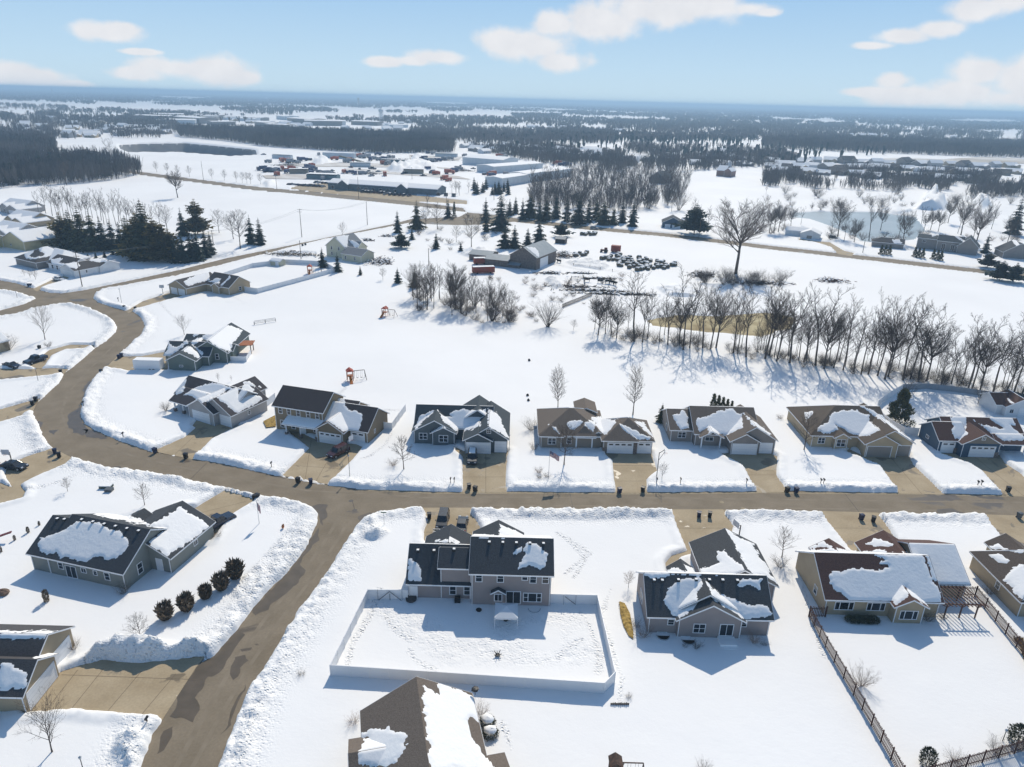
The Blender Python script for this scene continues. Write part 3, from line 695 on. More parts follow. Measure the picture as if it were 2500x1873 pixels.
def inside(Q,x,y):
    c=0
    for i in range(len(Q)):
        a=Q[i];b_=Q[(i+1)%len(Q)]
        if (b_.x-a.x)*(y-a.y)-(b_.y-a.y)*(x-a.x)<-1e-6: c+=1
    return c==0 or c==len(Q)
def cat_snow(full,w,s,Q,Mw):
    if full=='all': return True
    if full=='none': return False
    if w.get('full') and s in w['full']: return True
    n=(Q[1]-Q[0]).cross(Q[2]-Q[0]); n=Mw.to_3x3()@n
    if n.z<0: n=-n
    c=Mw@(sum(Q,Vector())/len(Q))
    return n.dot(Vector((0,0,CAM_H))-c)<n.length*6.5 and full=='auto'
taupe=wallm('taupe',(.27,.235,.225)); sage=wallm('sage',(.125,.155,.14)); slate=wallm('slate',(.085,.105,.115)); greygreen=wallm('grey_green',(.21,.22,.20))
tan=wallm('tan',(.42,.33,.215)); tan2=wallm('tan_stucco',(.36,.285,.19)); brownw=wallm('brown',(.20,.155,.10)); greyw=wallm('light_grey',(.36,.345,.335)); bluew=wallm('blue',(.045,.08,.125))
whitew=wallm('white',(.62,.63,.64)); yellow=wallm('pale_yellow',(.50,.42,.24)); khaki=wallm('khaki',(.21,.18,.145)); cream=wallm('cream',(.50,.48,.36)); greyb=wallm('warm_grey',(.24,.215,.195))
rdark=roofm('charcoal',(.040,.045,.051)); rbrown=roofm('brown',(.072,.056,.046)); rmar=roofm('maroon',(.075,.040,.032)); rgrey=roofm('grey',(.055,.052,.052)); rtan=roofm('tan_brown',(.12,.097,.078)); rslate=roofm('blue_grey',(.040,.052,.060))
# the two storey house with the fenced yard
s5=(980,1230,.1811)
house('two_storey_house','taupe two storey house behind the white fenced yard, canopy tent at its back door',(0,0),0,
 [dict(r=(-4.9,80.7,6.1,89.3),h=5.9,t='gx',p=.6),
  dict(r=(-9.3,81.8,-4.9,86.2),h=5.9,t='gx',p=.6),
  dict(r=(-13.8,81.8,-5,90.4),h=3.15,t='gx',p=.74),
  dict(r=(-4.9,85.5,2.0,91.0),h=5.4,t='gy',p=.56),
  dict(r=(-12.2,86,-5.3,92.6),h=3.3,t='gy',p=.6),
  dict(r=(-1.95,80.2,-.35,82),h=2.9,t='gy',p=.6,zb=1.1,o=.3,e=.25)],
 taupe,rdark,
 snow=[(*s5,[(1690,540),(1820,540),(1900,610),(1960,690),(1975,780),(1930,860),(1850,895),(1780,850),(1590,885),(1590,820),(1660,730),(1640,640)]),(*s5,[(1500,680),(1540,630),(1620,600),(1630,640),(1510,690)]),
  (*s5,[(110,740),(230,810),(270,930),(268,1048),(78,1040),(90,900)]),(*s5,[(440,505),(650,475),(760,540),(740,560),(440,525)]),(*s5,[(1050,425),(1280,465),(1280,475),(1050,475)]),(*s5,[(1325,285),(1640,435),(1640,470),(1330,470)])],
 win=[('f',0,-3.85,4.3,.8,1.25,'dh'),('f',0,-.9,4.3,.8,1.25,'dh'),('f',0,2.45,4.75,.7,.8,'dh'),('f',0,3.6,4.3,.8,1.25,'dh'),('f',0,5.9-.6,4.3,.8,1.25,'dh'),
  ('f',0,.95,.75,1.9,1.95,'sl'),('f',0,3.6,1.15,2.4,1.35,'trid'),('f',0,3.9,-.15,1.3,.5,'sl'),
  ('f',1,-7.55,1.15,.8,1.35,'dh'),('f',1,-5.55,1.15,.8,1.35,'dh'),('f',5,-1.15,1.5,.95,1.05,'sl'),('f',2,-13.05,.2,.9,2.05,'door'),
  ('r',0,84,4.3,.8,1.25,'dh')],
 vents=[(-2.6,84.2),(-.7,84.2),(1.2,84.2),(3.1,84.2),(5.0,84.2),(-12.8,85.2),(-10.5,85.2),(-7.5,83.7)],full='auto')
# house right of it with broad rear gable
s6=(1500,1270,.1901)
house('single_storey_house','taupe single storey house with broad rear gable, snow drifts either side of it',(0,0),0,
 [dict(r=(18.9,76.0,35.0,84.9),h=3.35,t='gx',p=.71),
  dict(r=(22.7,75.35,31.1,80.3),h=3.3,t='gy',p=.56),
  dict(r=(22.9,76.7,30.5,80.4),h=3.9,t='gy',p=.62,zb=3),
  dict(r=(28.4,83.0,38.0,92.9),h=3.2,t='gy',p=.52),
  dict(r=(23.6,84,26.8,86.6),h=3.2,t='gy',p=.75)],
 taupe,roofm('charcoal_grey',(.050,.053,.056)),
 snow=[(*s6,[(900,755),(1000,765),(1130,775),(1150,800),(1110,900),(1060,1000),(1065,1080),(980,1170),(820,1270),(760,1245),(700,1160),(650,1090),(650,1010),(690,900),(780,800)]),
  (*s6,[(1140,765),(1180,800),(1350,950),(1600,1055),(1720,1095),(1850,1085),(1950,1130),(2030,1220),(1870,1270),(1700,1285),(1420,1150),(1280,1050),(1160,800)]),
  (*s6,[(1545,870),(1590,800),(1680,755),(1800,780),(1895,760),(1860,830),(1870,930),(1830,900),(1740,840),(1680,850),(1580,870),(1565,925),(1530,900)]),
  (*s6,[(650,650),(800,620),(930,660),(900,590),(1100,640),(1350,560),(1310,480),(1330,400),(1400,400),(1580,560),(1740,715),(720,720)]),
  (*s6,[(330,680),(700,690),(720,730),(400,735)]),(*s6,[(1430,130),(1780,320),(2100,830),(1960,750),(1750,715)])],
 win=[('f',1,25.55,1.1,1.45,1.35,'quad'),('f',1,29.15,.75,1.65,1.75,'sl'),('f',0,21.9,1.75,.75,.8,'dh'),('f',0,31.55,1.75,.7,.8,'dh'),('f',0,20.9,-.1,1.2,.5,'sl'),('f',1,23.9,-.1,1.1,.45,'sl'),('l',0,81.5,1.2,1.6,1.4,'sl')],
 vents=[(19.9,79.5),(21.0,79.5),(23.2,79.6),(25.6,79.7),(27.4,79.7),(29.2,79.7),(31.2,79.7)])
t8=(1860,1180,.2894)
house('tan_house','tan house with maroon roof mostly under snow, dark pergola beside it',(0,0),0,
 [dict(r=(44.2,80.6,60.0,91.2),h=3.25,t='gx',p=.65),
  dict(r=(53.2,79.25,57.2,83.5),h=3.2,t='gy',p=.55),
  dict(r=(60.0,85.0,66.3,95.4),h=3.0,t='gx',p=.56,full='f'),
  dict(r=(54.6,88,61.8,94.2),h=3.1,t='gy',p=.6),
  dict(r=(46.8,88,51.6,92.6),h=3.1,t='gy',p=.62)],
 tan2,rmar,
 snow=[(*t8,[(560,790),(600,750),(700,745),(760,720),(860,740),(1000,745),(1060,720),(1040,690),(1000,680),(1045,660),(980,620),(940,605),(1350,605),(1380,700),(1440,830),(1500,930),(1510,1005),(1400,1010),(1400,1050),(1290,985),(1260,960),(1200,880),(1225,970),(1130,1035),(1090,1005),(880,1010),(750,1000),(680,940),(600,900),(560,850)]),
  (*t8,[(1360,560),(1570,565),(1690,840),(1450,840)]),(*t8,[(260,555),(1430,590),(1370,600),(450,585)]),(*t8,[(840,525),(950,475),(1050,480),(1140,550)]),(*t8,[(395,550),(520,490),(580,550)])],
 win=[('f',0,46.9,1.25,2.5,1.2,'tri'),('f',0,51.3,1.25,2.4,1.2,'tri'),('f',1,55.2,1.0,2.3,1.3,'tri'),('l',0,83.9,1.3,.9,1.2,'dh')])
house('brown_roof_house','tan house with brown hip roof at the right edge beyond the wooden fence',(0,0),0,
 [dict(r=(71.6,81.2,86,92.4),h=3.15,t='gy',p=.6,hip=(1,1)),dict(r=(75.5,89,80.5,95.2),h=3.1,t='gy',p=.6)],
 tan2,rbrown,snow=[(*t8,[(1920,615),(2000,610),(2100,660),(2060,690),(2000,670)]),(*t8,[(2110,720),(2212,690),(2260,900),(2212,1010),(2120,900),(2040,830)]),(*t8,[(1900,545),(1990,525),(2090,570),(2212,600),(2212,570),(1750,562)])],
 win=[('l',0,86,1.4,.8,1.1,'dh')])
t5b=(0,1180,.2894)
house('corner_house','grey green corner house with one big snow patch on its dark roof',(-69.4,86.1),-14.5,
 [dict(r=(3.0,0,16.2,11.4),h=3.3,t='gx',p=.58),
  dict(r=(0,0,3.2,10.2),h=3.3,t='gx',p=.58),
  dict(r=(9.3,5,19.7,14.7),h=3.1,t='gy',p=.5,full='r'),
  dict(r=(6.5,9,10.5,13.0),h=3.1,t='gy',p=.58)],
 greygreen,rdark,
 snow=[(*t5b,[(345,465),(450,450),(560,400),(640,330),(750,325),(860,350),(930,400),(1010,410),(1080,470),(1060,560),(990,640),(900,655),(840,625),(760,655),(700,670),(640,640),(520,640),(470,600),(400,610),(330,560),(320,520)]),
  (*t5b,[(760,265),(1000,250),(1060,240),(1130,290),(1270,355),(1320,330),(1530,200),(1770,370),(1420,625),(1255,500),(1410,395),(1280,370)])],
 win=[('f',0,5.2,1.5,.75,1.0,'dh'),('f',0,7.0-.1,.35,1.7,1.9,'sl'),('f',0,9.2,1.7,.8,.7,'sl'),('f',0,11.2,1.7,.55,.65,'dh'),('f',0,13.2,1.3,.8,1.15,'dh'),('r',0,2.9,1.1,.85,1.6,'dh'),('r',2,10.5,1.6,.75,.75,'sl'),('f',2,17.7,.2,.95,2.1,'door')],
 vents=[(1.0,4.6),(2.2,4.7),(5.0,5.1),(7.0,5.1),(9.0,5.1),(11.0,5.1),(13.0,5.1),(15.0,5.1)])
b1=(0,1480,.2894)
house('garage_end_house','tan house with two staggered white garage doors facing the wide driveway, bottom left',(0,0),0,
 [dict(r=(-72,60.3,-53.8,66.2),h=3.1,t='gx',p=.66),dict(r=(-72,62.5,-54.6,70.9),h=3.15,t='gx',p=.6)],
 tan2,rgrey,snow=[(*b1,[(0,455),(140,520),(235,570),(225,705),(0,715)]),(*b1,[(280,440),(340,400),(420,375),(490,395),(440,430),(300,450)]),(*b1,[(0,215),(500,225),(430,260),(270,290),(0,280)])],
 win=[('r',0,63.3,.1,4.9,2.35,'gd'),('r',1,68.6,.1,3.2,2.3,'gd')])
c8=(780,1640,.2351)
house('brown_roof_cottage','brown roofed house, right slope under snow, below the white fenced yard',(-15.9,59.2),13.6,
 [dict(r=(.5,-15,12.2,-.5),h=3.25,t='gy',p=.585),
  dict(r=(-.9,-9.6,4.5,-4.1),h=3.2,t='gx',p=.5,hip=(0,0)),
  dict(r=(9.5,-17,14.2,-9.0),h=3.1,t='gx',p=.3)],
 tan2,rtan,
 snow=[(*c8,[(440,650),(560,615),(700,600),(830,625),(915,670),(920,740),(880,840),(800,940),(700,991),(390,991),(395,850),(470,740),(500,700),(390,705),(385,680)]),
  (*c8,[(1065,110),(1160,185),(1245,260),(1260,200),(1220,140),(1600,255),(1650,350),(1695,555),(1640,545),(1575,485),(1540,530),(1550,650),(1620,740),(1700,860),(1770,945),(1800,1050),(1150,1050),(1100,500)])],full='none',
 stone=[(-.95,-9.0,-.3,-.85,-4.6,1.2)])

t1=(390,770,.1358)
house('sage_house','sage green house with snow on its roofs, white trailer parked at its garage',(0,0),0,
 [dict(r=(-86.9,167.4,-79.9,179.5),h=3.1,t='gy',p=.5),
  dict(r=(-89.2,171.2,-78,179.2),h=3.1,t='gx',p=.55),
  dict(r=(-83.4,173.6,-74.2,189.5),h=3.3,t='gy',p=.62),
  dict(r=(-88.0,179,-81,186.0),h=3.2,t='gx',p=.5),
  dict(r=(-79.5,176,-73.7,179.8),h=3.0,t='gx',p=.5)],
 sage,rslate,snow=[(*t1,[(150,470),(230,560),(320,575),(400,520),(480,450),(540,480),(330,640),(180,750),(70,720),(140,600)]),(*t1,[(500,570),(560,560),(740,740),(690,780),(400,640)]),
  (*t1,[(540,480),(640,430),(760,390),(1020,200),(1080,150),(1500,270),(1400,430),(1320,500),(1270,660),(1190,640),(800,440),(620,540),(780,700),(760,730),(640,600)]),(*t1,[(630,280),(860,255),(700,350),(620,400)])],
 win=[('f',0,-83.6,1.3,.8,.4,'sl'),('f',2,-76.9,1.3,.8,1.4,'dh'),('l',1,174.5,.1,4.6,2.3,'gd')])
t4=(400,880,.1356)
house('bend_house','pale grey house with twin white garage doors at the inside of the street bend',(-75.9,145.0),-26.5,
 [dict(r=(0,1.6,17.6,9.8),h=3.2,t='gx',p=.62),
  dict(r=(2.0,-1.4,9.4,5.5),h=2.95,t='gx',p=.5,open=1),
  dict(r=(8.0,-2.0,15.6,8.5),h=3.1,t='gy',p=.6),
  dict(r=(10.5,-.9,19.5,9.2),h=3.1,t='gy',p=.6,full='r'),
  dict(r=(8.8,6,15.2,13.2),h=3.5,t='gy',p=.6)],
 greyw,roofm('plum_grey',(.050,.046,.050)),
 snow=[(*t4,[(200,550),(240,440),(310,360),(390,365),(380,500),(320,600),(230,625)]),(*t4,[(350,640),(500,530),(700,450),(900,415),(1100,450),(1220,510),(950,660),(800,740),(660,790),(590,700),(480,650)]),
  (*t4,[(950,680),(1220,520),(1300,490),(1360,520),(1330,640),(1460,430),(1650,520),(1550,620),(1820,690),(1330,965)]),(*t4,[(1440,420),(1540,370),(1660,470),(1820,510),(1640,490)])],
 win=[('f',2,11.7,.1,4.9,2.3,'gd'),('f',3,17.7,.1,2.9,2.3,'gd'),('r',3,4.0,1.4,.6,.7,'dh'),('f',0,1.0,1.2,.8,1.3,'dh')],
 posts=[(2.5,-1.1,2.8,.12,1),(5.2,-1.1,2.8,.12,1)])
t5=(640,920,.1447)
house('brown_two_storey_house','brown two storey house with five upper windows, maroon car on its driveway',(-49.4,135.2),-15.5,
 [dict(r=(0,0,11.3,8.6),h=5.85,t='gx',p=.6,nosnow=1),
  dict(r=(11.3,-.2,21.3,9.1),h=3.2,t='gx',p=.66),
  dict(r=(11.0,-2.3,16.9,5),h=3.2,t='gy',p=.62),
  dict(r=(3.3,-2.0,11.1,.2),h=3.0,t='shed',p=.35,open=1,full='f'),
  dict(r=(11.2,3,16.0,10.5),h=3.8,t='gx',p=.6)],
 brownw,roofm('plum_brown',(.048,.040,.040)),
 snow=[(*t5,[(1040,600),(1200,340),(1280,290),(1390,340),(1420,430),(1390,500),(1450,560),(1600,590),(1690,660),(1690,740),(1620,940),(1370,930),(1340,940),(1100,740),(880,860),(940,700)])],
 win=[('f',0,1.4,4.1,.75,1.25,'dh'),('f',0,3.4,4.1,.75,1.25,'dh'),('f',0,5.6,4.1,.75,1.25,'dh'),('f',0,7.9,4.1,.75,1.25,'dh'),('f',0,10.0,4.1,.75,1.25,'dh'),('f',0,1.6,1.0,.8,1.5,'dh'),('f',0,4.2,1.0,.8,1.5,'dh'),('f',0,6.3,.1,1.3,2.1,'door'),('f',0,9.3,1.0,.8,1.3,'dh'),
  ('f',2,14.0,.1,4.8,2.3,'gdw'),('f',1,19.1,.1,2.9,2.3,'gdw'),('r',1,3.0,1.4,.5,.7,'dh')],
 posts=[(3.6,-1.8,2.9,.1,1),(6.9,-1.8,2.9,.1,1),(10.6,-1.8,2.9,.1,1)])
house('slate_house','slate grey house with two front gables, black car before its garage',(0,0),0,
 [dict(r=(-19.6,132.2,-4.0,140.5),h=3.2,t='gx',p=.7),
  dict(r=(-19.7,130.1,-11.2,136.5),h=3.2,t='gy',p=.55),
  dict(r=(-15.9,129.5,-11.3,133),h=3.2,t='gy',p=.5),
  dict(r=(-9.1,126.7,-3.9,132),h=3.15,t='gy',p=.52),
  dict(r=(-8.2,127.4,-.6,140),h=3.2,t='gy',p=.66),
  dict(r=(-11.0,134,-3,141.5),h=3.6,t='gy',p=.7)],
 slate,rslate,
 snow=[(620,760,.2894,[(1350,1000),(1400,880),(1530,840),(1460,900),(1370,1000)]),(620,760,.2894,[(1545,835),(1600,890),(1680,900),(1650,870),(1700,840),(1950,835),(1965,870),(1915,910),(1910,970),(1830,1010),(1700,1020),(1600,930)]),(620,760,.2894,[(1505,1020),(1590,970),(1640,1000),(1520,1022)]),(620,760,.2894,[(1975,830),(2040,860),(2040,830),(2155,1075),(2000,990),(1970,960)])],
 win=[('f',1,-18.2+.4,1.3,1.5,1.3,'dh2'),('f',2,-13.6,1.1,1.7,1.4,'dh2'),('f',3,-6.35,.1,4.7,2.35,'gd'),('f',4,-1.95,.1,2.2,2.35,'gd'),('f',4,-4.35,4.3,.7,.8,'quad')],
 vents=[])
t3=(1240,760,.2894)
house('hip_roof_house','brown house with hip roofs and a flag pole in its front yard',(0,0),0,
 [dict(r=(6.0,130.0,19.0,142.3),h=3.2,t='gx',p=.5,hip=(1,1)),
  dict(r=(6.1,129.6,10.4,136),h=3.15,t='gy',p=.55,hip=(1,0)),
  dict(r=(13.2,129.9,16.9,135.0),h=3.1,t='gy',p=.75,hip=(1,0),open=1),
  dict(r=(18.6,128.3,25.4,137.4),h=3.15,t='gy',p=.55,hip=(1,1)),
  dict(r=(19.6,128.6,28.6,138.0),h=3.15,t='gx',p=.55,hip=(1,1)),
  dict(r=(17.0,130.6,18.6,134),h=3.3,t='gy',p=.6),
  dict(r=(14.0,139,18.0,144),h=4.5,t='gy',p=.4)],
 khaki,rtan,
 snow=[(*t3,[(500,960),(520,925),(600,925),(640,940),(720,930),(690,900),(760,893),(910,925),(905,960),(830,1040),(790,1040),(740,950),(720,1030),(630,945),(560,1010),(520,990)]),(*t3,[(345,965),(400,985),(440,1040),(430,1045)]),(*t3,[(935,955),(1200,1070),(1180,1085),(1080,1085),(1000,1030)]),(*t3,[(1060,930),(1150,940),(1240,1085),(1180,1040)])],
 win=[('f',1,8.4,1.2,1.5,1.3,'dh2'),('f',0,11.9,1.2,.8,1.3,'dh'),('f',5,17.75,1.0,1.2,1.5,'dh2'),('f',3,22.1,.1,5.0,2.3,'gdw'),('f',4,27.0,.1,2.7,2.3,'gdw')],
 posts=[(13.4,130.1,2.9,.14),(16.6,130.1,2.9,.14)],
 stone=[(18.62,128.22,-.3,19.4,128.3,1.4),(24.8,128.22,-.3,25.5,128.3,2.6)])
house('grey_garage_house','warm grey house with brown roof and plain white garage doors, narrow evergreens behind',(0,0),0,
 [dict(r=(38.0,132.4,51.0,144.4),h=3.2,t='gx',p=.55),
  dict(r=(33.3,134.0,37.9,143.5),h=3.2,t='gx',p=.5),
  dict(r=(44.6,129.3,50.1,134),h=3.15,t='gy',p=.56),
  dict(r=(45.0,130.0,53.8,141),h=3.25,t='gy',p=.62,full='r'),
  dict(r=(39.0,131.2,43.2,134),h=3.0,t='gy',p=.55,open=1)],
 greyb,rtan,
 snow=[(*t3,[(1385,880),(1450,870),(1470,825),(1490,850),(1515,900),(1520,990),(1460,1000),(1420,950)]),(*t3,[(1590,900),(1700,890),(1780,840),(1900,830),(1940,870),(1975,880),(1975,990),(1900,1030),(1830,1050),(1700,1040),(1690,980),(1620,1020),(1590,960)]),(*t3,[(1990,870),(2212,1040),(2212,1060),(2060,960)])],
 win=[('f',1,35.7,1.3,1.5,1.2,'dh2'),('f',0,41.0,1.5,1.6,.8,'sl'),('f',2,47.4,.1,4.7,2.3,'gd'),('f',3,52.0,.1,2.4,2.3,'gd'),('l',1,138,1.2,1.2,1.2,'sl')],
 posts=[(39.2,131.4,2.8,.12),(43.0,131.4,2.8,.12)])
t4b=(1860,760,.2894)
house('tan_brown_roof_house','tan house with brown garage doors, bare tree in front of its left wall',(0,0),0,
 [dict(r=(62.4,133.2,78.5,147),h=3.2,t='gx',p=.52,hip=(1,0)),
  dict(r=(66.9,132.4,69.6,135),h=3.1,t='gy',p=.6),
  dict(r=(72.0,129.7,78.6,136),h=3.15,t='gy',p=.55),
  dict(r=(73.0,130.4,81.8,144),h=3.25,t='gy',p=.58,full='r')],
 tan,roofm('warm_brown',(.085,.066,.05)),
 snow=[(*t4b,[(460,1010),(560,930),(590,860),(680,840),(760,835),(800,840),(840,870),(910,880),(910,940),(1000,1000),(900,1055),(770,1050),(620,960),(640,1000),(580,1040),(520,1040)]),(*t4b,[(360,860),(430,850),(420,880),(370,940)]),(*t4b,[(1280,1110),(1000,880),(860,810),(830,808),(1200,1060)])],
 win=[('f',0,64.5,1.2,1.3,1.2,'dh2'),('f',1,68.25,1.0,1.7,1.5,'dh2'),('f',2,74.9,.1,4.8,2.35,'gdt'),('f',3,80.1,.1,2.8,2.35,'gdt')])
house('blue_house','dark blue house with maroon roof and windowed white garage doors near the right edge',(0,0),0,
 [dict(r=(90.8,133.5,106.5,142),h=3.3,t='gx',p=.6),
  dict(r=(88.3,132.4,94,139.6),h=3.2,t='gx',p=.62),
  dict(r=(92.3,130.9,100.0,138),h=3.15,t='gy',p=.55,gab='f'),
  dict(r=(100,131.8,106.5,136),h=2.95,t='gx',p=.5,open=1)],
 bluew,rmar,gables=khaki,
 snow=[(*c6x,[(755,510),(985,470),(1020,520),(1000,720),(1050,750),(900,870),(840,840),(775,720),(820,650),(800,600)]) for c6x in [(2200,940,.1569)]]+[(2200,940,.1569,[(1000,480),(1290,640),(1440,670),(1590,690),(1370,540),(1290,465),(1600,465),(1730,510),(1775,640),(1700,640),(1910,820),(1910,880),(1600,880),(1320,700)])],
 win=[('f',1,90.4,.1,2.6,2.35,'gdw'),('f',2,96.6,.1,5.0,2.35,'gdw'),('l',1,136.5,1.5,.9,.6,'sl'),('f',2,96.2,4.0,.6,.6,'quad')],
 posts=[(100.4,132,2.9,.13),(106.0,132,2.9,.13)],stone=[(91.7,132.3,-.3,92.4,132.4,1.3),(99.2,130.8,-.3,100.02,130.9,1.3)])
house('maroon_roof_shed','small white house with maroon roof behind the dark blue house at the right edge',(0,0),0,
 [dict(r=(114.5,151.8,121.5,157.5),h=2.9,t='gy',p=.5),dict(r=(113,153,117,159),h=2.9,t='gx',p=.5)],whitew,rmar,snow=[(2200,940,.1569,[(1630,200),(1780,300),(1720,310)]),(2200,940,.1569,[(1790,305),(1912,380),(1912,420),(1850,360)])],win=[('f',0,116,1.2,.8,.9,'sl'),('f',0,119,.1,2.4,2.2,'gd')],cat='house')
# ---------------------------------------------------------------- trees
def seg(vs,fs,a,b,ra,rb,n=3):
    d=(b-a)
    if d.length<1e-5: return
    d=d.normalized(); u=d.orthogonal().normalized(); v=d.cross(u); o=len(vs)
    for p,r in ((a,ra),(b,rb)):
        for i in range(n):
            an=2*math.pi*i/n; q=p+u*(math.cos(an)*r)+v*(math.sin(an)*r); vs.append((q.x,q.y,q.z))
    for i in range(n): fs.append((o+i,o+(i+1)%n,o+n+(i+1)%n,o+n+i))
def mesh_obj(name,vs,fs,m,parent):
    me=bpy.data.meshes.new(name); me.from_pydata(vs,[],fs); me.materials.append(m); me.update()
    o=bpy.data.objects.new(name,me); col.objects.link(o); o.parent=parent; return o
UP=Vector((0,0,1))
def bare_tree(seed,kind,m=None,H=10.0):
    """leafless tree 10 m tall: trunk, and a crown of limbs, branches and twigs"""
    m=m or twig; rr=random.Random(seed); tv=[];tf=[];cv=[];cf=[]
    C_={'oval':dict(W=.25,c0=.22,n=34,up=.95,cv=.35,l2=8,l3=5,lead=1,tr=.013),
       'round':dict(W=.42,c0=.25,n=22,up=.62,cv=.25,l2=8,l3=6,lead=1,tr=.015),
       'vase':dict(W=.46,c0=.2,n=16,up=1.15,cv=.2,l2=9,l3=5,lead=1,tr=.016),
       'tall':dict(W=.26,c0=.38,n=17,up=.85,cv=.3,l2=7,l3=5,lead=2,tr=.013),
       'spread':dict(W=.50,c0=.2,n=28,up=.75,cv=.35,l2=12,l3=10,lead=3,tr=.022),
       'bush':dict(W=.5,c0=.0,n=26,up=1.2,cv=.1,l2=7,l3=5,lead=0,tr=.008)}[kind]
    def limb(p,d,L,r,lvl,nseg):
        q=p; pts=[p]
        for i in range(nseg):
            d=(d+Vector((rr.uniform(-1,1),rr.uniform(-1,1),rr.uniform(-.6,.9)))*.17+UP*C_['cv']*.22).normalized()
            q2=q+d*(L/nseg); f=1-.8*i/nseg; f2=1-.8*(i+1)/nseg
            seg(cv,cf,q,q2,r*f,r*f2,4 if lvl<1 else 3); q=q2; pts.append(q)
        if lvl>=2: return
        k=C_['l2'] if lvl==0 else C_['l3']
        for j in range(k):
            t=(j+.6+rr.random()*.6)/(k+.7); t=min(.99,.18+.82*t); i=min(nseg-1,int(t*nseg)); a=pts[i].lerp(pts[i+1],t*nseg-i)
            dd=(pts[i+1]-pts[i]).normalized(); sd=dd.cross(Vector((rr.uniform(-1,1),rr.uniform(-1,1),rr.uniform(-1,1)))).normalized()
            nd_=(dd*(.9 if lvl==0 else .8)+sd*.85+UP*.18).normalized()
            limb(a,nd_,L*(.42 if lvl==0 else .5)*(1.15-t*.5)*rr.uniform(.7,1.15),max(.0135,r*(.5 if lvl==0 else .5)*(1-.5*t)),lvl+1,2 if lvl==0 else 1)
    tops=[]
    r0=H*C_['tr']
    if C_['lead']:
        q=Vector((0,0,-.4)); d=Vector((rr.uniform(-.06,.06),rr.uniform(-.06,.06),1)).normalized(); hc=H*(.5 if kind=='spread' else .42 if C_['lead']>1 else .93)
        n=7; pts=[q]
        for i in range(n):
            d=(d+Vector((rr.uniform(-1,1),rr.uniform(-1,1),0))*.06+UP*.05).normalized(); q2=q+d*((hc+.4)/n)
            rb=r0*(1-(.9 if C_['lead']==1 else .4)*(i+1)/n); ra=r0*(1-(.9 if C_['lead']==1 else .4)*i/n); seg(tv,tf,q,q2,ra*(1.35 if i==0 else 1),rb,6); q=q2; pts.append(q)
        leaders=[pts]
        if C_['lead']>1:
            leaders=[]
            for k in range(C_['lead']):
                an=2*math.pi*k/C_['lead']+rr.random(); d=Vector((math.cos(an)*.45,math.sin(an)*.45,1)).normalized(); q=pts[-1]; lp=[q]
                for i in range(4):
                    d=(d+Vector((rr.uniform(-1,1),rr.uniform(-1,1),0))*.1+UP*.18).normalized(); q2=q+d*((H*.93-pts[-1].z)/4); seg(cv,cf,q,q2,r0*.5*(1-.2*i),r0*.5*(1-.2*(i+1)),4); q=q2; lp.append(q)
                leaders.append(pts[-3:]+lp[1:] if k==0 else lp)
    else:
        leaders=[[Vector((0,0,-.2)),Vector((0,0,.5))]]
    nb=C_['n']
    for k in range(nb):
        lp=leaders[k%len(leaders)]; 
        zmin,zmax=C_['c0']*H,lp[-1].z
        f=(k+.5)/nb; z=zmin+(zmax-zmin)*f; 
        i=0
        while i<len(lp)-2 and lp[i+1].z<z: i+=1
        a=lp[i].lerp(lp[i+1],min(1,max(0,(z-lp[i].z)/max(.01,lp[i+1].z-lp[i].z))))
        if kind=='bush': a=Vector((rr.uniform(-.5,.5),rr.uniform(-.5,.5),0)); f=rr.random()
        an=k*2.399+rr.uniform(-.3,.3)
        env=C_['W']*H*{'oval':(1-abs(f-.35)**1.6*1.1),'round':(1-f**1.8*.75),'vase':(1.25-.75*f),'tall':(.9-.45*f),'spread':(1.1-.6*f),'bush':1}[kind]
        up=C_['up']*rr.uniform(.75,1.25)+f*.5
        d=Vector((math.cos(an),math.sin(an),up)).normalized()
        L=env*rr.uniform(.8,1.15)*math.sqrt(1+up*up*.45)
        if kind in('vase',): L=min(L*1.05,H*.75)
        if kind=='bush': L=H*rr.uniform(.6,.95)
        limb(a,d,L,max(.02,r0*(.42 if C_['lead'] else 1)*(1-.55*f)),0,4)
    root=empty('bare_tree' if kind!='bush' else 'bare_shrub',0,0)
    zt=max(v[2] for v in cv); s=H/zt
    cv=[(a*s,b_*s,c*s) for a,b_,c in cv]; tv=[(a*s,b_*s,c*s) for a,b_,c in tv]
    if tv: mesh_obj('trunk',tv,tf,bark,root)
    mesh_obj('crown' if kind!='bush' else 'stems',cv,cf,m,root)
    return root
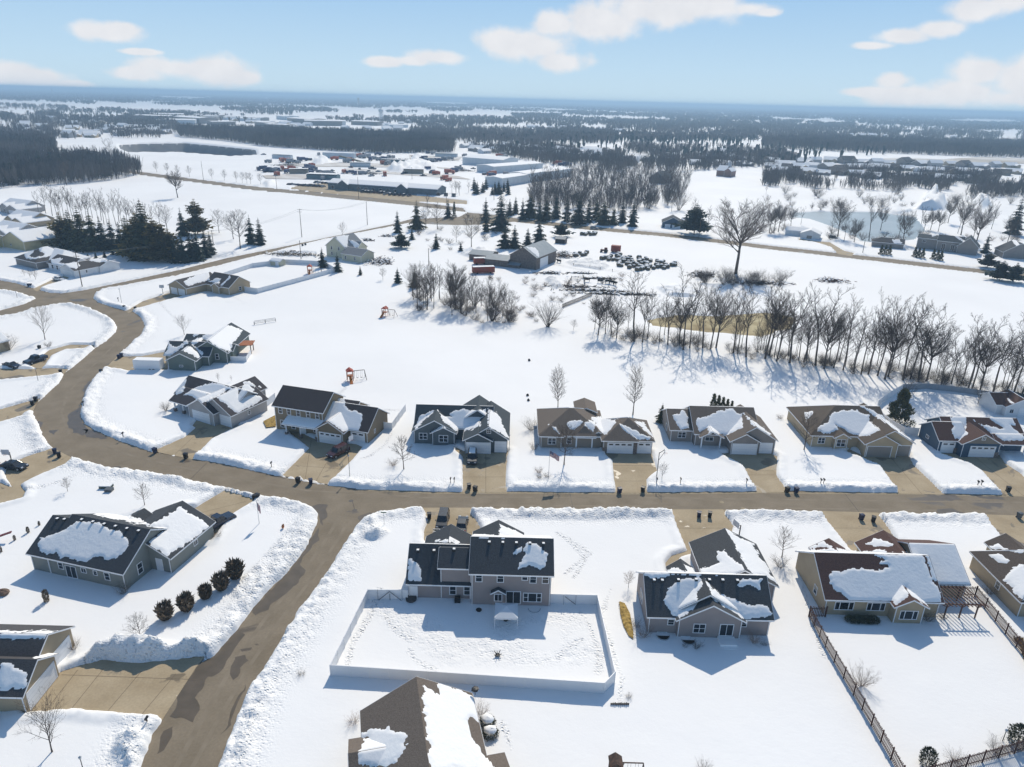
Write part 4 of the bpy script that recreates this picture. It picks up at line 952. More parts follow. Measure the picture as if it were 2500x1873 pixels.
def spruce(seed,m=None,H=10.0,W=.22,base=.04,pine=False,name='spruce_tree'):
    m=m or needle; rr=random.Random(seed); tv=[];tf=[];cv=[];cf=[]
    seg(tv,tf,Vector((0,0,-.4)),Vector((0,0,H*.97)),H*.016,.02,6)
    n=46 if not pine else 38
    for k in range(n):
        f=(k+rr.random())/n; z=H*(base+(1-base)*f); rad=H*W*((1-f)**(.85 if not pine else .55))*(rr.uniform(.62,1.18))+.1
        if pine: rad*=(.85+.28*math.sin(f*11+seed))*(1.15 if f<.75 else 1)
        else: rad*=.85+.25*math.sin(f*37+seed*2)
        nb=max(4,int(8*(1-f)+4))
        for j in range(nb):
            an=j*2*math.pi/nb+k*1.7+rr.uniform(-.25,.25); L=rad*rr.uniform(.6,1.3); droop=-.28*L if not pine else .22*L
            c,s=math.cos(an),math.sin(an); a=Vector((0,0,z)); tip=Vector((c*L,s*L,z+droop)); side=Vector((-s,c,0))
            # jagged spray of needles in three blades
            for q in (.35,.62,.88):
                p=a.lerp(tip,q); wv=L*(.34 if not pine else .3)*(1.15-q); o=len(cv)
                tipq=a.lerp(tip,min(1.12,q+.3)); dz=Vector((0,0,rr.uniform(-.06,.05)*L))
                p0=a.lerp(tip,q-.28)
                for pp in (p0,p+side*wv+dz,tipq+Vector((0,0,-.05*L)),p-side*wv-dz,p+Vector((0,0,-.16*L-.05))): cv.append(tuple(pp))
                cf+=[(o,o+1,o+2),(o,o+2,o+3),(o,o+4,o+1),(o,o+3,o+4)]
    root=empty(name,0,0)
    mesh_obj('trunk',tv,tf,bark,root); mesh_obj('crown',cv,cf,m,root); return root
def leafmass(seed,m,rx,rz,n=1500,shape='cone',name='evergreen_shrub',leaf=.14,H=None,root=None):
    rr=random.Random(seed); cv=[];cf=[]
    for k in range(n):
        f=rr.random()**.9; z=f*rz
        if shape=='cone': r=rx*(1-f)**.7*(.75+.25*math.sin(f*14+seed))
        elif shape=='dome': r=rx*math.sqrt(max(0,1-(f*2-1)**2*.95)) if f>.5 else rx*(.75+.5*f)
        elif shape=='ball': r=rx*math.sqrt(max(0,1-(2*f-1)**2))
        else: r=rx*(.3+.8*math.sin(min(1,f*1.05)*2.5)*.9)
        an=rr.random()*6.283; q=r*(rr.random()**.25)*rr.uniform(.8,1.12)
        p=Vector((math.cos(an)*q,math.sin(an)*q,z)); s=leaf*rr.uniform(.5,1.5)
        d=Vector((math.cos(an)*.7,math.sin(an)*.7,1.0 if shape!='ball' else rr.uniform(-1,1))).normalized()+Vector((rr.uniform(-.6,.6),rr.uniform(-.6,.6),rr.uniform(-.4,.4)))
        d.normalize(); u=d.orthogonal().normalized(); u=Matrix.Rotation(rr.random()*6.28,3,d)@u; o=len(cv)
        cv+= [tuple(p-u*s*.4),tuple(p+u*s*.4),tuple(p+d*s*1.6)]; cf.append((o,o+1,o+2))
    own=root is None
    if own: root=empty(name,0,0)
    tv=[];tf=[]; seg(tv,tf,Vector((0,0,-.3)),Vector((0,0,rz*.8)),.05,.02,5)
    mesh_obj('trunk',tv,tf,bark,root); mesh_obj('foliage',cv,cf,m,root)
    return root
def hgt(bx,by,ty):
    x,y=G(bx,by,.35); tx=bx-(1135-bx)/(5341-by)*(by-ty)
    d=CM@Vector(((tx-1250)/FPX,-(ty-936.5)/FPX,-1)); t=y/d.y
    return x,y,CAM_H+d.z*t-.3
PR={}
def proto(kind,seed):
    k=(kind,seed)
    if k not in PR:
        if kind in('oval','round','vase','tall','spread','bush'): PR[k]=Proto(bare_tree(seed,kind))
        elif kind=='roundr': PR[k]=Proto(bare_tree(seed,'round',twigr))
        elif kind=='bushr': PR[k]=Proto(bare_tree(seed,'bush',twigr))
        elif kind=='spruce': PR[k]=Proto(spruce(seed))
        elif kind=='brownspruce': PR[k]=Proto(spruce(seed,needle3,W=.27))
        elif kind=='pine': PR[k]=Proto(spruce(seed,needle2,W=.3,base=.1,pine=True,name='pine_tree'))
        elif kind=='wpine': PR[k]=Proto(spruce(seed,needle,W=.4,base=.18,pine=True,name='pine_tree'))
    return PR[k]
trs=random.Random(5)
def tree(kind,bx,by,ty,label,group=None,seeds=3,wide=1.0,seed=None,cat='tree'):
    x,y,h=hgt(bx,by,ty)
    p=proto(kind,seed if seed is not None else trs.randrange(seeds))
    return p.place(x,y,0.1,trs.random()*6.28,(h/10*wide,h/10*wide,h/10),label,group,cat)
def treew(kind,x,y,h,label,group=None,seeds=3,wide=1.0,cat='tree'):
    return proto(kind,trs.randrange(seeds)).place(x,y,0.0,trs.random()*6.28,(h/10*wide,h/10*wide,h/10),label,group,cat)
YT=[('oval',1362,1001,886,'upright oval bare tree behind the left half of the brown hip roof house'),
('oval',1545,1012,884,'tall oval bare tree behind the right garage of the brown hip roof house'),
('round',1377,1134,1028,'bare tree beside the flag pole with its shadow fanning to the street'),
('round',986,1145,1058,'thin bare tree on the lawn left of the slate grey house'),
('vase',1616,1167,1122,'small bare tree by the street, right of the hip roof house driveway'),
('round',1963,1098,1003,'bare tree before the left wall of the tan brown roof house'),
('vase',110,829,738,'bare tree on the round snowy corner lot at the left'),
('round',165,1199,1162,'small round bare tree on the lawn above the dark roofed corner house, left one'),
('round',353,1233,1176,'slender bare tree above the corner house, beside its driveway'),
('round',344,1564,1494,'round bare tree above the big ploughed snow pile'),
('vase',127,1835,1690,'bare tree in front of the wide driveway at bottom left'),
('vase',450,817,758,'pale bare tree behind the sage green house'),
('round',1909,1361,1284,'bare tree in the front lawn between the taupe gabled house and the tan house'),
('roundr',1534,1434,1392,'small round reddish bare tree at the left wall of the gabled taupe house'),
('vase',2209,992,915,'bare tree standing by the dark cedar behind the white fence'),
('vase',2387,987,915,'leaning bare tree behind the dark blue house'),
('vase',836,577,537,'small bare tree beside the arterial road behind the farmhouse'),
('round',1151,603,523,'round bare tree on the farm lawn left of the barn'),
('round',935,684,652,'small gnarled bare tree on the snow below the farmhouse'),
('spread',434,483,414,'bare tree standing in a shrub alone in the white field'),
('round',409,565,497,'bare tree among the evergreens left of the tall golden pine'),
('round',535,568,508,'bare tree behind the dark shed by the arterial road, left of the pair'),
('round',587,607,505,'bare tree by the arterial road in front of the dark shed'),
('round',570,584,515,'bare tree between the two beside the dark shed'),
('vase',60,673,654,'leftmost of three little trees in the lawn by the white house'),
('vase',74,679,655,'middle of three little trees in the lawn by the white house'),
('vase',87,683,654,'rightmost of three little trees in the lawn by the white house'),
('bush',1338,798,709,'dense bare thicket tree between the paddock fence and the tree row'),
('spread',1796,669,474,'huge bare cottonwood standing in brush beyond the tree row'),
('spread',1112,752,632,'broad spreading bare oak at the left end of the farm grove'),
('round',1400,806,777,'small rounded bare tree left of the tree row'),
('round',1068,560,490,'dark bare tree near the road junction, beside the columnar evergreen'),
('round',1040,556,500,'bare tree left of the dark one at the road junction'),
('vase',640,1010,985,'tiny sapling behind the bend house')]
for i,(k,bx,by,ty,lb) in enumerate(YT[:-1]): tree(k,bx,by,ty,lb,seed=i%4,wide=1.3 if bx==1796 else 1.0)
for bx,by,ty,lb in ((533,932,905,'wispy sapling on the snow behind the pale grey bend house, left one'),(565,930,912,'wispy sapling behind the pale grey bend house, right one')): tree('vase',bx,by,ty,lb,seed=0,wide=.6)
# tree row
rw=random.Random(11)
ROW=[(1460,818,712),(1492,816,720),(1549,834,640),(1568,836,700),(1630,842,690),(1658,832,720),(1668,854,640),(1684,850,690),(1716,850,680),(1735,852,700),(1748,850,690),(1790,862,670),(1800,864,720),(1822,872,690),(1868,876,660),(1878,868,700),(1896,882,720),(1928,886,700),(1962,884,730),(1992,892,685),(2012,900,740),(2058,904,715),(2084,908,760),(2102,914,740),(2142,917,700),(2160,926,740),(2168,920,700),(2204,928,720),(2222,926,740),(2242,927,735),(2262,930,780),(2298,940,850),(2322,938,790),(2362,952,770),(2372,952,750),(2392,957,790),(2424,960,790),(2452,962,800),(2472,968,765),(2492,972,790),(1505,826,740),(1610,836,730),(2035,898,730),(1950,880,740),(2120,914,750)]
def rowlab(a):
    k=0 if a<1530 else 1 if a<1640 else 2 if a<1730 else 3 if a<1850 else 4 if a<1950 else 5 if a<2070 else 6 if a<2190 else 7 if a<2310 else 8
    t_=['at the left end of the long row','before the left half of the yellow marsh','before the middle of the yellow marsh','before the right half of the yellow marsh','just right of the yellow marsh','in the row above the tan brown roof house','in the row left of the dark cedar','in the row above the dark cedar and curved fence','in the row above the dark blue house'][k]
    return 'tall bare tree '+t_,'tall bare trees '+t_
for i,(a,b_,c) in enumerate(ROW): tree('tall' if i%5 else 'spread',a,b_,c,rowlab(a)[0],rowlab(a)[1],seeds=6,wide=rw.uniform(.8,1.15))
for i in range(62):
    t=rw.random(); a=1440+t*1070; b_=812+(t**.9)*150-rw.uniform(4,26)
    tree('tall' if rw.random()<.6 else 'round',a,b_,b_-rw.uniform(60,125),rowlab(a)[0].replace('tall','thin'),rowlab(a)[1].replace('tall','thin'),seeds=6,wide=.8)
for i in range(120):
    t=rw.random(); a=1440+t*1070; b_=815+(t**.9)*150-rw.uniform(-3,22)
    tree('bush',a,b_,b_-rw.uniform(14,34),'low bare shrub at the foot of the long tree row','understorey shrubs of the long tree row',seeds=3,wide=1.1,cat='shrub')
for i in range(46):
    a=rw.uniform(1005,1250); b_=740+(a-1005)*.2+rw.uniform(-30,12)
    tree(rw.choice(['round','tall','tall','bush']),a,b_,b_-rw.uniform(60,95),'bare tree in the small grove below the farm','bare trees of the grove below the farm',seeds=4,wide=.9)
for i in range(22):
    a=rw.uniform(1690,1910); b_=688+rw.uniform(-14,12)
    tree('bush',a,b_,b_-rw.uniform(16,40),'bare brush around the foot of the huge cottonwood','brush round the cottonwood',seeds=3,wide=1.3,cat='shrub')
PT=[(2045,578,477),(2122,585,476),(2204,594,508),(2190,590,512),(1955,548,500),(1889,570,495),(1878,568,500),(1900,566,490),(1912,562,500),(2028,577,520),(2271,562,505),(2290,566,508),(2346,574,482),(2381,603,490),(2372,600,500),(2314,545,480),(2338,570,500),(2256,560,520),(1930,556,500),(1860,560,505),(1842,556,500),(2060,590,525),(2085,592,530),(2385,520,470),(2410,540,480),(1700,560,495),(1725,568,500),(1690,545,480),(2150,560,505),(2420,560,490),(2250,545,500),(2460,590,520)]
for a,b_,c in PT: tree('spread' if rw.random()<.4 else 'tall',a,b_,c,'bare tree '+('left of' if a<1960 else 'in front of' if a<2240 else 'right of')+' the icy pond','bare trees '+('left of' if a<1960 else 'in front of' if a<2240 else 'right of')+' the icy pond',seeds=5,wide=.9)
for i in range(34):
    a=rw.uniform(1290,1680); b_=rw.uniform(430,525)
    if a>1640 and b_<480: continue
    tree('tall' if rw.random()<.8 else 'bush',a,b_,b_-rw.uniform(38,62),'bare tree in the wood beyond the eastern road','bare wood beyond the road junction',seeds=5,wide=1.0)
for i in range(56):
    a=rw.uniform(1850,2500); b_=rw.uniform(470,515)
    tree('tall' if rw.random()<.5 else 'bush',a,b_,b_-rw.uniform(14,34),'small bare tree on the snowy bank behind the icy pond','young bare trees behind the icy pond',seeds=5)
for x in (95,112,128,140,155,170,184,198,212,226,240,254,268,284,298,312,328,345,360,375,392,150,205,262,318,146,178,219,247,291,336):
    b_=520+(x-95)*.12+rw.uniform(-4,12); tree('tall',x,b_,b_-rw.uniform(62,88),'tall bare tree behind the dark evergreens at the left','tall bare trees behind the left evergreens',seeds=5,wide=.8)
for x,y in ((383,421),(409,425),(434,430),(463,432),(518,438),(548,441),(577,445),(592,447),(603,448),(612,449),(636,450),(330,412)): tree('round',x,y,y-29,'bare round tree in the line beside the far road','bare trees lining the far road',seeds=3,wide=.85)
for i in range(10):
    a=rw.uniform(1030,1250); b_=rw.uniform(505,600); tree(rw.choice(['round','tall']),a,b_,b_-rw.uniform(30,48),'bare tree on the cluttered ground between the farm and the road junction','bare trees between the farm and the road junction',seeds=4)
for i in range(26):
    a=rw.uniform(1020,1250); b_=rw.uniform(500,625); tree('bush',a,b_,b_-rw.uniform(8,18),'low brush on the cluttered ground between the farm and the junction','brush between the farm and the junction',seeds=3,wide=1.4,cat='shrub')
for i in range(34):
    a=rw.uniform(1850,2490); b_=572+(a-1850)*.05+rw.uniform(-22,6); tree('bushr' if rw.random()<.5 else 'bush',a,b_,b_-rw.uniform(12,26),'brown brush between the eastern road and the icy pond','brush between the eastern road and the pond',seeds=3,wide=1.3,cat='shrub')
for i in range(60):
    a=rw.uniform(1150,1520); b_=rw.uniform(668,790); tree('bush' if rw.random()<.6 else 'bushr',a,b_,b_-rw.uniform(6,17),'low brown brush on the slope below the barn and paddock','brush below the barn and paddock',seeds=3,wide=1.5,cat='shrub')
for i in range(34):
    a=rw.uniform(1000,1260); b_=742+(a-1005)*.2+rw.uniform(-26,14); tree('bush',a,b_,b_-rw.uniform(14,30),'low brush in the small grove below the farm','brush in the grove below the farm',seeds=3,wide=1.2,cat='shrub')
# evergreens
EG=[('spruce',636,598,529,'dark spruce at the right end by the arterial road'),('spruce',614,596,522,'slim spruce beside the spruce at the arterial road'),
('spruce',447,576,504,'dark spruce left of the golden pine'),('pine',483,572,483,'tall golden brown pine above the row of dark spruces'),
('spruce',788,653,601,'left spruce of the pair before the pale yellow farmhouse'),('spruce',825,664,613,'right spruce of the pair before the pale yellow farmhouse'),
('spruce',880,672,648,'small round evergreen on the snow right of the farmhouse pair'),('spruce',971,692,651,'spruce on open snow left of the oak grove'),('brownspruce',1013,702,654,'brownish evergreen at the edge of the oak grove'),
('spruce',971,568,512,'tall spruce beside the arterial road'),('wpine',980,605,566,'layered wide pine below the tall roadside spruce'),('spruce',1006,585,554,'small spruce right of the layered pine'),
('spruce',1065,608,566,'spruce alone on the farm lawn'),('spruce',1125,613,589,'little spruce left of the barn lawn tree'),('brownspruce',1018,559,486,'brown tinted conifer at the road junction'),
('spruce',1094,530,484,'dark conifer by the columnar evergreen at the junction'),('spruce',1187,566,515,'spruce near the road left of the barn, lower one'),('spruce',1186,537,480,'brownish spruce above it near the road'),
('spruce',1222,562,470,'tall dark spruce behind the barn roof'),('spruce',1232,606,546,'spruce left behind the grey barn'),('spruce',1256,606,547,'spruce touching the barn roof at left'),('spruce',1288,603,555,'spruce right behind the barn ridge'),('spruce',1316,592,532,'tallest spruce just behind the barn'),
('wpine',1370,578,541,'pine by the small dark shed behind the barn'),('spruce',1544,553,482,'dense dark spruce left of the grey garage house across the road'),('wpine',1694,573,497,'pine standing before the far grey house'),
('spruce',2404,618,566,'dark spruce at the right beside the modern house'),('wpine',2410,653,615,'wide pine at the roadside right of the arborvitae'),('wpine',2440,685,635,'pine at the road end near the right edge'),('wpine',2473,689,640,'pine closest to the right edge by the road'),('spruce',2473,572,476,'big dark conifer behind the right edge house'),
('brownspruce',1614,1030,981,'dark evergreen shrub at the left corner of the warm grey house'),('brownspruce',1497,549,500,'brownish conifer in the dark clump across the road')]
for i,(k,bx,by,ty,lb) in enumerate(EG): tree(k,bx,by,ty,lb,seed=i%3,wide=1.25 if (by-ty)<45 else 1.5 if bx in(1222,1232,1256,1288,1316) else 1.1)
for bx,ty in ((1257,473),(1275,478),(1292,473),(1315,475),(1334,479),(1361,463),(1380,475),(1414,470),(1437,476),(1455,480),(1240,480),(1477,485),(1520,490)):
    tree('spruce' if rw.random()<.75 else 'brownspruce',bx+rw.uniform(-5,5),526+(bx-1240)*.08+rw.uniform(-6,7),ty+rw.uniform(-5,8),'dark spruce in the row along the eastern road','dark spruces along the eastern road',wide=rw.uniform(.95,1.7))
for bx,by,ty in ((430,642,569),(450,642,563),(468,638,559),(486,637,557),(504,628,554),(516,622,562),(440,634,575),(476,630,566)):
    tree('spruce',bx,by,ty,'dark spruce in the tight clump beside the arterial road','tight clump of dark spruces by the arterial road',wide=1.1)
for k,bx,by,ty in (('pine',158,600,516),('brownspruce',180,606,508),('brownspruce',205,610,498),('brownspruce',232,612,512),('spruce',255,612,525),('spruce',278,612,532),('spruce',300,618,538),('brownspruce',318,620,522),('pine',345,628,515),('brownspruce',362,632,482),('pine',385,634,528),('pine',404,636,545),('spruce',330,625,545),('brownspruce',170,598,520),('pine',418,637,556)):
    tree(k,bx,by,ty,{'pine':'golden green pine','brownspruce':'brownish broad conifer','spruce':'dark spruce'}[k]+' in the mixed grove at the left',{'pine':'pines','brownspruce':'brownish conifers','spruce':'spruces'}[k]+' of the mixed grove at the left',wide=1.25)
for bx,by in ((128,609),(150,608),(193,634),(216,636),(235,633),(256,629),(276,622)): tree('spruce',bx,by,by-21,'small young spruce in front of the left conifer grove','young spruces before the left grove',wide=1.3)
for i in range(34):
    bx=rw.uniform(0,285); by=rw.uniform(395,452)-(bx>200)*10; tree('spruce' if rw.random()<.5 else 'tall',bx,by,by-rw.uniform(45,66),'dark tree in the mixed wood at the left edge','mixed wood by the left edge',seeds=5 if True else 3,wide=1.2)
for i in range(14):
    bx=rw.uniform(1155,1245); by=rw.uniform(462,476); tree('spruce',bx,by,by-rw.uniform(24,34),'dark conifer in the clump before the white warehouse','conifers before the white warehouse',wide=1.2)
for i in range(6): tree('tall',rw.uniform(1095,1150),rw.uniform(468,480),440,'bare tree beside the conifers at the white warehouse','bare trees by the warehouse conifers',wide=1.1)
# clipped and columnar evergreens, shrubs
pa=Proto(leafmass(1,needle3,.95,4.0,900,'cone','arborvitae',.2))
def shrub(p,bx,by,h,h0,label,group=None,wide=1,cat='shrub'):
    x,y=G(bx,by,.35); s=h/h0; return p.place(x,y,.15,trs.random()*6,(s*wide,s*wide,s),label,group,cat)
for g,(pts) in (('left',((2150,621),(2160,621.5),(2170,622.5))),('middle',((2232,626.5),(2241,629),(2251,630))),('right',((2277,632.5),(2287,634.5),(2295.5,636)))):
    for i,(a,b_) in enumerate(pts): shrub(pa,a,b_,4.6,4,['left','centre','right'][i]+' dark columnar evergreen of the '+g+' trio along the eastern road','columnar evergreens along the eastern road',1.3,'evergreen')
for i,(a,b_) in enumerate(((1739,1005),(1751,1006),(1762,1007),(1773,1009),(1784,1010))): shrub(pa,a,b_,4.4-.3*i,4,'narrow evergreen whose tip shows behind the warm grey house roof','narrow evergreens behind the warm grey house',1.1,'evergreen')
shrub(pa,1109,530,8.5,4,'dark columnar evergreen at the road junction',None,.75,'evergreen')
pc=Proto(leafmass(2,needle3,3.6,8.4,3400,'cone','cedar_tree',.34)); shrub(pc,2192,1030,7.6,8,'big dense dark cedar inside the curved white fence',None,1.1,'evergreen')
pd=Proto(leafmass(3,needle3,1.0,2.6,1500,'dome','clipped_evergreen',.13))
shrub(pd,2262,1866,2.3,2.6,'dark clipped evergreen at the bottom fence corner',None,1,'evergreen'); shrub(pd,2484,1812,2.4,2.6,'dark clipped evergreen behind the bottom fence at the right edge',None,1.25,'evergreen')
pw=Proto(leafmass(4,winterb,1.0,2.3,650,'vasey','winter_shrub',.34))
pw2=Proto(leafmass(6,winterb,.9,2.4,700,'dome','winter_shrub',.2))
for i,(a,b_,l) in enumerate(((405,1511,'lowest left'),(456,1490,'second from the lower left'),(503,1460,'smallest, middle'),(541,1439,'fourth, dark green'),(576,1411,'top right, tallest'))):
    shrub(pw,a,b_,(2.6,2.6,2.2,2.7,3.0)[i],2.5,l+' of the five bronze shrubs along the side street','five bronze shrubs by the side street',.9)
for i,(a,b_,h,l) in enumerate(((69,1300,1.2,'little brown shrub with a long shadow left of the corner house, middle'),(36,1318,1.0,'little brown shrub left of the corner house, lower one'),(96,1282,.9,'little brown shrub left of the corner house, upper one'),(114,1467,2.0,'narrow brown shrub alone on the snow below the corner house'),(2,1347,1.2,'brown shrub cut by the left edge'))): shrub(pw2,a,b_,h,2.5,l,None,.55)
SB=[('bush',182,1584,1555,'bare shrub beside the rear gable of the garage end house'),('bush',119,848,830,'small bare shrub by the looping driveway'),('bushr',960,1137,1112,'reddish low shrub beside the thin bare tree on the lawn'),('bush',1305,1098,1074,'round shrub at the left corner of the hip roof house'),
('bushr',1315,1155,1136,'reddish shrub on the hip roof house lawn, right of the dark post'),('bush',1335,1165,1148,'round shrub at the foot of the flag pole'),('bush',1317,1168,1152,'round grey shrub left of the flag pole, lower'),('bush',1700,1582,1560,'dark shrub on the blue shadow behind the gabled house'),('bush',1672,1578,1566,'low flat shrub left of the dark shrub behind the gabled house'),('bushr',1840,1570,1540,'reddish shrub at the right rear corner of the gabled house'),('bush',1866,1575,1558,'small shrub right of the reddish one at the rear corner'),
('bushr',1570,1555,1518,'reddish brown shrub at the left rear corner of the gabled house'),('bush',1552,1530,1505,'dark low shrub beside the golden grass strip'),('bushr',2103,1674,1628,'tan flowering shrub leaning over the wooden fence'),('bush',2265,1515,1480,'grey shrub between the tan house and pergola post'),('bush',2300,1510,1490,'grey shrub at the foot of the left pergola post'),('bush',1903,1385,1352,'grey shrub under the lawn tree beside the tan house'),
('bushr',863,1765,1738,'round reddish shrub left of the brown cottage'),('bushr',1172,1745,1712,'tan grass like shrub right of the brown cottage'),('bush',303,1448,1420,'bare shrub at the near corner of the corner house'),('bush',530,1312,1290,'pale shrub beside the black pickup'),('bush',405,1002,975,'brown round shrub at the left wall of the bend house'),('bush',648,660,640,'brush'),('bush',2330,1858,1825,'pale dry stems behind the bottom wooden fence, left tuft'),('bush',2430,1835,1795,'pale dry stems behind the bottom wooden fence near the lollipop ornament'),('bush',1903,1022,1008,'small brown shrub left of the tan brown roof house'),
('bush',1297,1050,1012,'small pale tree at the left rear corner of the hip roof house'),('bush',20,855,812,'snowy brown tree at the left edge house'),('bush',1718,1880,1855,'wispy stems at the bottom edge'),('bush',735,1647,1630,'wispy dry weeds left of the white fence corner'),('bush',1535,1703,1688,'small dark shrub right of the fence corner'),('bush',2415,1450,1425,'tan shrub at the left wall of the far right house'),('bush',428,575,540,'brush in field'),('bush',2350,1030,1010,'bush behind')]
for i,(k,a,b_,c,l) in enumerate(SB):
    if l in('brush','bush behind','brush in field'): continue
    tree(k,a,b_,c,l,seed=i%3,wide=1.1,cat='shrub')
for i,(a,b_,h) in enumerate(((2075,1515,.9),(2087,1516,.9),(2098,1516,.9),(2110,1517,.9),(2122,1517,.9),(2134,1517,.9))): shrub(pd,a,b_,h,2.6,'low snow dusted evergreen under the rear windows of the tan house','low evergreens under the tan house windows',2.2)
for i,(a,b_) in enumerate(((1190,1768),(1197,1796))): 
    shrub(pd,a,b_,1.1,2.6,('upper','lower')[i]+' rounded snow capped evergreen beside the brown cottage',None,2.2)
    x,y=G(a,b_,.35); m=MB(); m.blob((x,y,1.15),(.75,.7,.35),i); tag(m.build('snow_cap',rsnow,smooth=True),('upper','lower')[i]+' snow cap lying on the rounded evergreen beside the brown cottage','snow cap')
# ---------------------------------------------------------------- middle distance buildings
def hb(name,label,a,b_,wings,wc,rc,**k):
    """house placed from the surveyed ends of its visible front wall"""
    A=G(*a,.3);B=G(*b_,.3); L=math.hypot(B[0]-A[0],B[1]-A[1]); r=math.degrees(math.atan2(B[1]-A[1],B[0]-A[0]))
    return house(name,label,A,r,wings(L),wc,rc,**k)
house('tan_corner_house','tan house with two white garage doors left of the fenced yard by the arterial road',(-120.6,241.8),-27,
 [dict(r=(0,0,8.8,14),h=3.1,t='gy',p=.5),dict(r=(8.6,8.2,20.2,17.6),h=3.2,t='gx',p=.62),dict(r=(12.8,7.3,16.3,12),h=3.0,t='gy',p=.6)],tan2,rgrey,
 snow=[(0,460,.2894,[(1540,790),(1720,700),(1765,700),(1770,780),(1700,790),(1590,830)]),(0,460,.2894,[(1760,790),(1840,755),(1860,770),(1845,810)]),(0,460,.2894,[(1860,820),(1940,740),(1945,760),(1880,820)])],
 win=[('f',0,2.4,.1,2.9,2.2,'gd'),('f',0,6.2,.1,3.0,2.2,'gd'),('r',1,13,1.2,.9,1.2,'dh')])
house('white_ranch_house','white single storey house beside the leaning utility pole at the upper left road corner',(-182,269),-28,
 [dict(r=(0,2.5,14,11.5),h=3.1,t='gx',p=.5),dict(r=(12.5,-.5,21.5,14),h=3.1,t='gy',p=.4),dict(r=(16,9,22,17),h=3.0,t='gx',p=.4)],whitew,rgrey,
 snow=[(0,480,.1356,[(910,1140),(1080,1110),(1130,1130),(1060,1200),(1200,1210),(1400,1180),(1440,1260),(1380,1310),(1100,1260),(940,1230)]),(0,480,.1356,[(1440,1130),(1900,1110),(1960,1200),(1700,1180)])],
 win=[('f',0,2.5,1,1.2,1.4,'dh'),('f',0,5.5,1,1.2,1.4,'dh'),('r',1,4,1.6,.6,.9,'dh'),('r',1,11,1.6,.6,.9,'dh'),('f',1,17,.1,4.9,2.3,'gd')])
house('grey_hip_house','grey brown hip roofed house left of the white single storey house',(-198,278),-30,
 [dict(r=(0,0,15,17),h=3.1,t='gy',p=.5,hip=(1,1)),dict(r=(9,5,22,17),h=3.1,t='gx',p=.5,hip=(0,1),full='fr')],greyb,rgrey,
 snow=[(0,480,.1356,[(390,940),(480,905),(590,910),(560,950),(450,970)]),(0,480,.1356,[(430,1020),(600,960),(610,1000),(530,1080),(620,1110),(780,1080),(800,1030),(700,980),(740,870),(1200,1020),(1190,1050),(950,1070),(620,1140),(470,1120)])])
house('yellow_house','pale yellow gabled house under thick snow in the cluster at the left edge',(-226,311),-27,
 [dict(r=(1,0,17,15),h=4.3,t='gy',p=.42),dict(r=(-10,-10,1,4),h=3.4,t='gx',p=.45)],yellow,rgrey,full='all',win=[('f',0,7,1.6,.9,.6,'sl'),('f',1,-5,1.2,1,1,'sl')])
for i,(x,y,rt,wc,lb) in enumerate(((-262,368,-27,tan2,'tan house with snow laden gables behind the pale yellow one at the left edge'),(-247,335,-27,greyw,'grey house under snow between the yellow and tan ones at the left edge'),(-292,408,-25,greyw,'low snow covered house farthest back in the left edge cluster'),(-268,330,-27,cream,'cream house half cut by the left edge'),(-300,380,-27,greyb,'grey snow roofed house behind the cream one at the left edge'))):
    house('snowy_house',lb,(x,y),rt,[dict(r=(0,0,19,13),h=3.4,t='gx',p=.5),dict(r=(4,-3,12,6),h=3.3,t='gy',p=.55),dict(r=(12,-4.5,22,9),h=3.2,t='gy',p=.42)],wc,rgrey,full='all',win=[('f',2,17,.2,4.8,2.2,'gd'),('f',1,8,1.1,1.6,1.2,'sl')])
house('farmhouse','pale yellow farmhouse with steep grey snowy roof behind two spruces',(-82.5,308.9),-27,
 [dict(r=(0,0,10.5,12),h=5.2,t='gy',p=.75),dict(r=(3,2,15,9),h=4.9,t='gx',p=.7),dict(r=(11,-3,21.5,5.5),h=3.4,t='gx',p=.45)],cream,roofm('grey_metal',(.16,.17,.18)),
 snow=[(620,460,.2894,[(690,400),(800,400),(790,440),(790,500),(720,500),(700,450)]),(620,460,.2894,[(800,440),(860,450),(900,490),(850,500)])],win=[('f',0,3,3.6,.8,1.3,'dh'),('f',0,7,3.6,.8,1.3,'dh'),('f',0,3,1.2,.8,1.3,'dh'),('f',2,13,1.2,.8,1.2,'dh'),('f',2,18,1.2,.8,1.2,'dh')])
gwood=mat('weathered_barn_wood',(.12,.10,.09),.9,c2=(.20,.17,.15),nscale=1.5,siding=('X',1.3,.5)); rmet=mat('grey_metal_roof',(.22,.26,.28),.5,c2=(.27,.31,.33),nscale=.5)
house('barn','weathered grey wooden barn with metal roof and one large white sliding door',(-2.2,297.6),-27,
 [dict(r=(0,0,12.3,20),h=5.4,t='gy',p=.6,nosnow=0)],gwood,rmet,trimc=gwood,snow=[(1160,560,.1537,[(820,285),(960,300),(1000,350),(1020,430),(980,440)])],win=[('r',0,7.6,.1,7.5,4.2,'gd')],cat='barn',full='none')
house('barn_annex','low grey metal roofed shed joined in front of the barn left side',(-13.5,297.5),-20,
 [dict(r=(0,2,10.5,12),h=3.0,t='gx',p=.25),dict(r=(-10,8,0,17),h=3.0,t='gx',p=.25)],gwood,rmet,trimc=gwood,cat='shed',full='none')
sheddata=[((1355,594),3.6,'small dark shed right behind the barn',dark,'none',5,4),((1240,653),2.6,'low dark shed between the red containers and the barn',gwood,'none',5,4)]
for (p,h,l,wc,fu,L,W) in sheddata:
    x,y=G(*p,.3); house('shed',l,(x,y),-20,[dict(r=(0,0,L,W),h=h-1,t='gx',p=.4)],wc,rmet,trimc=gwood,cat='shed',full=fu)
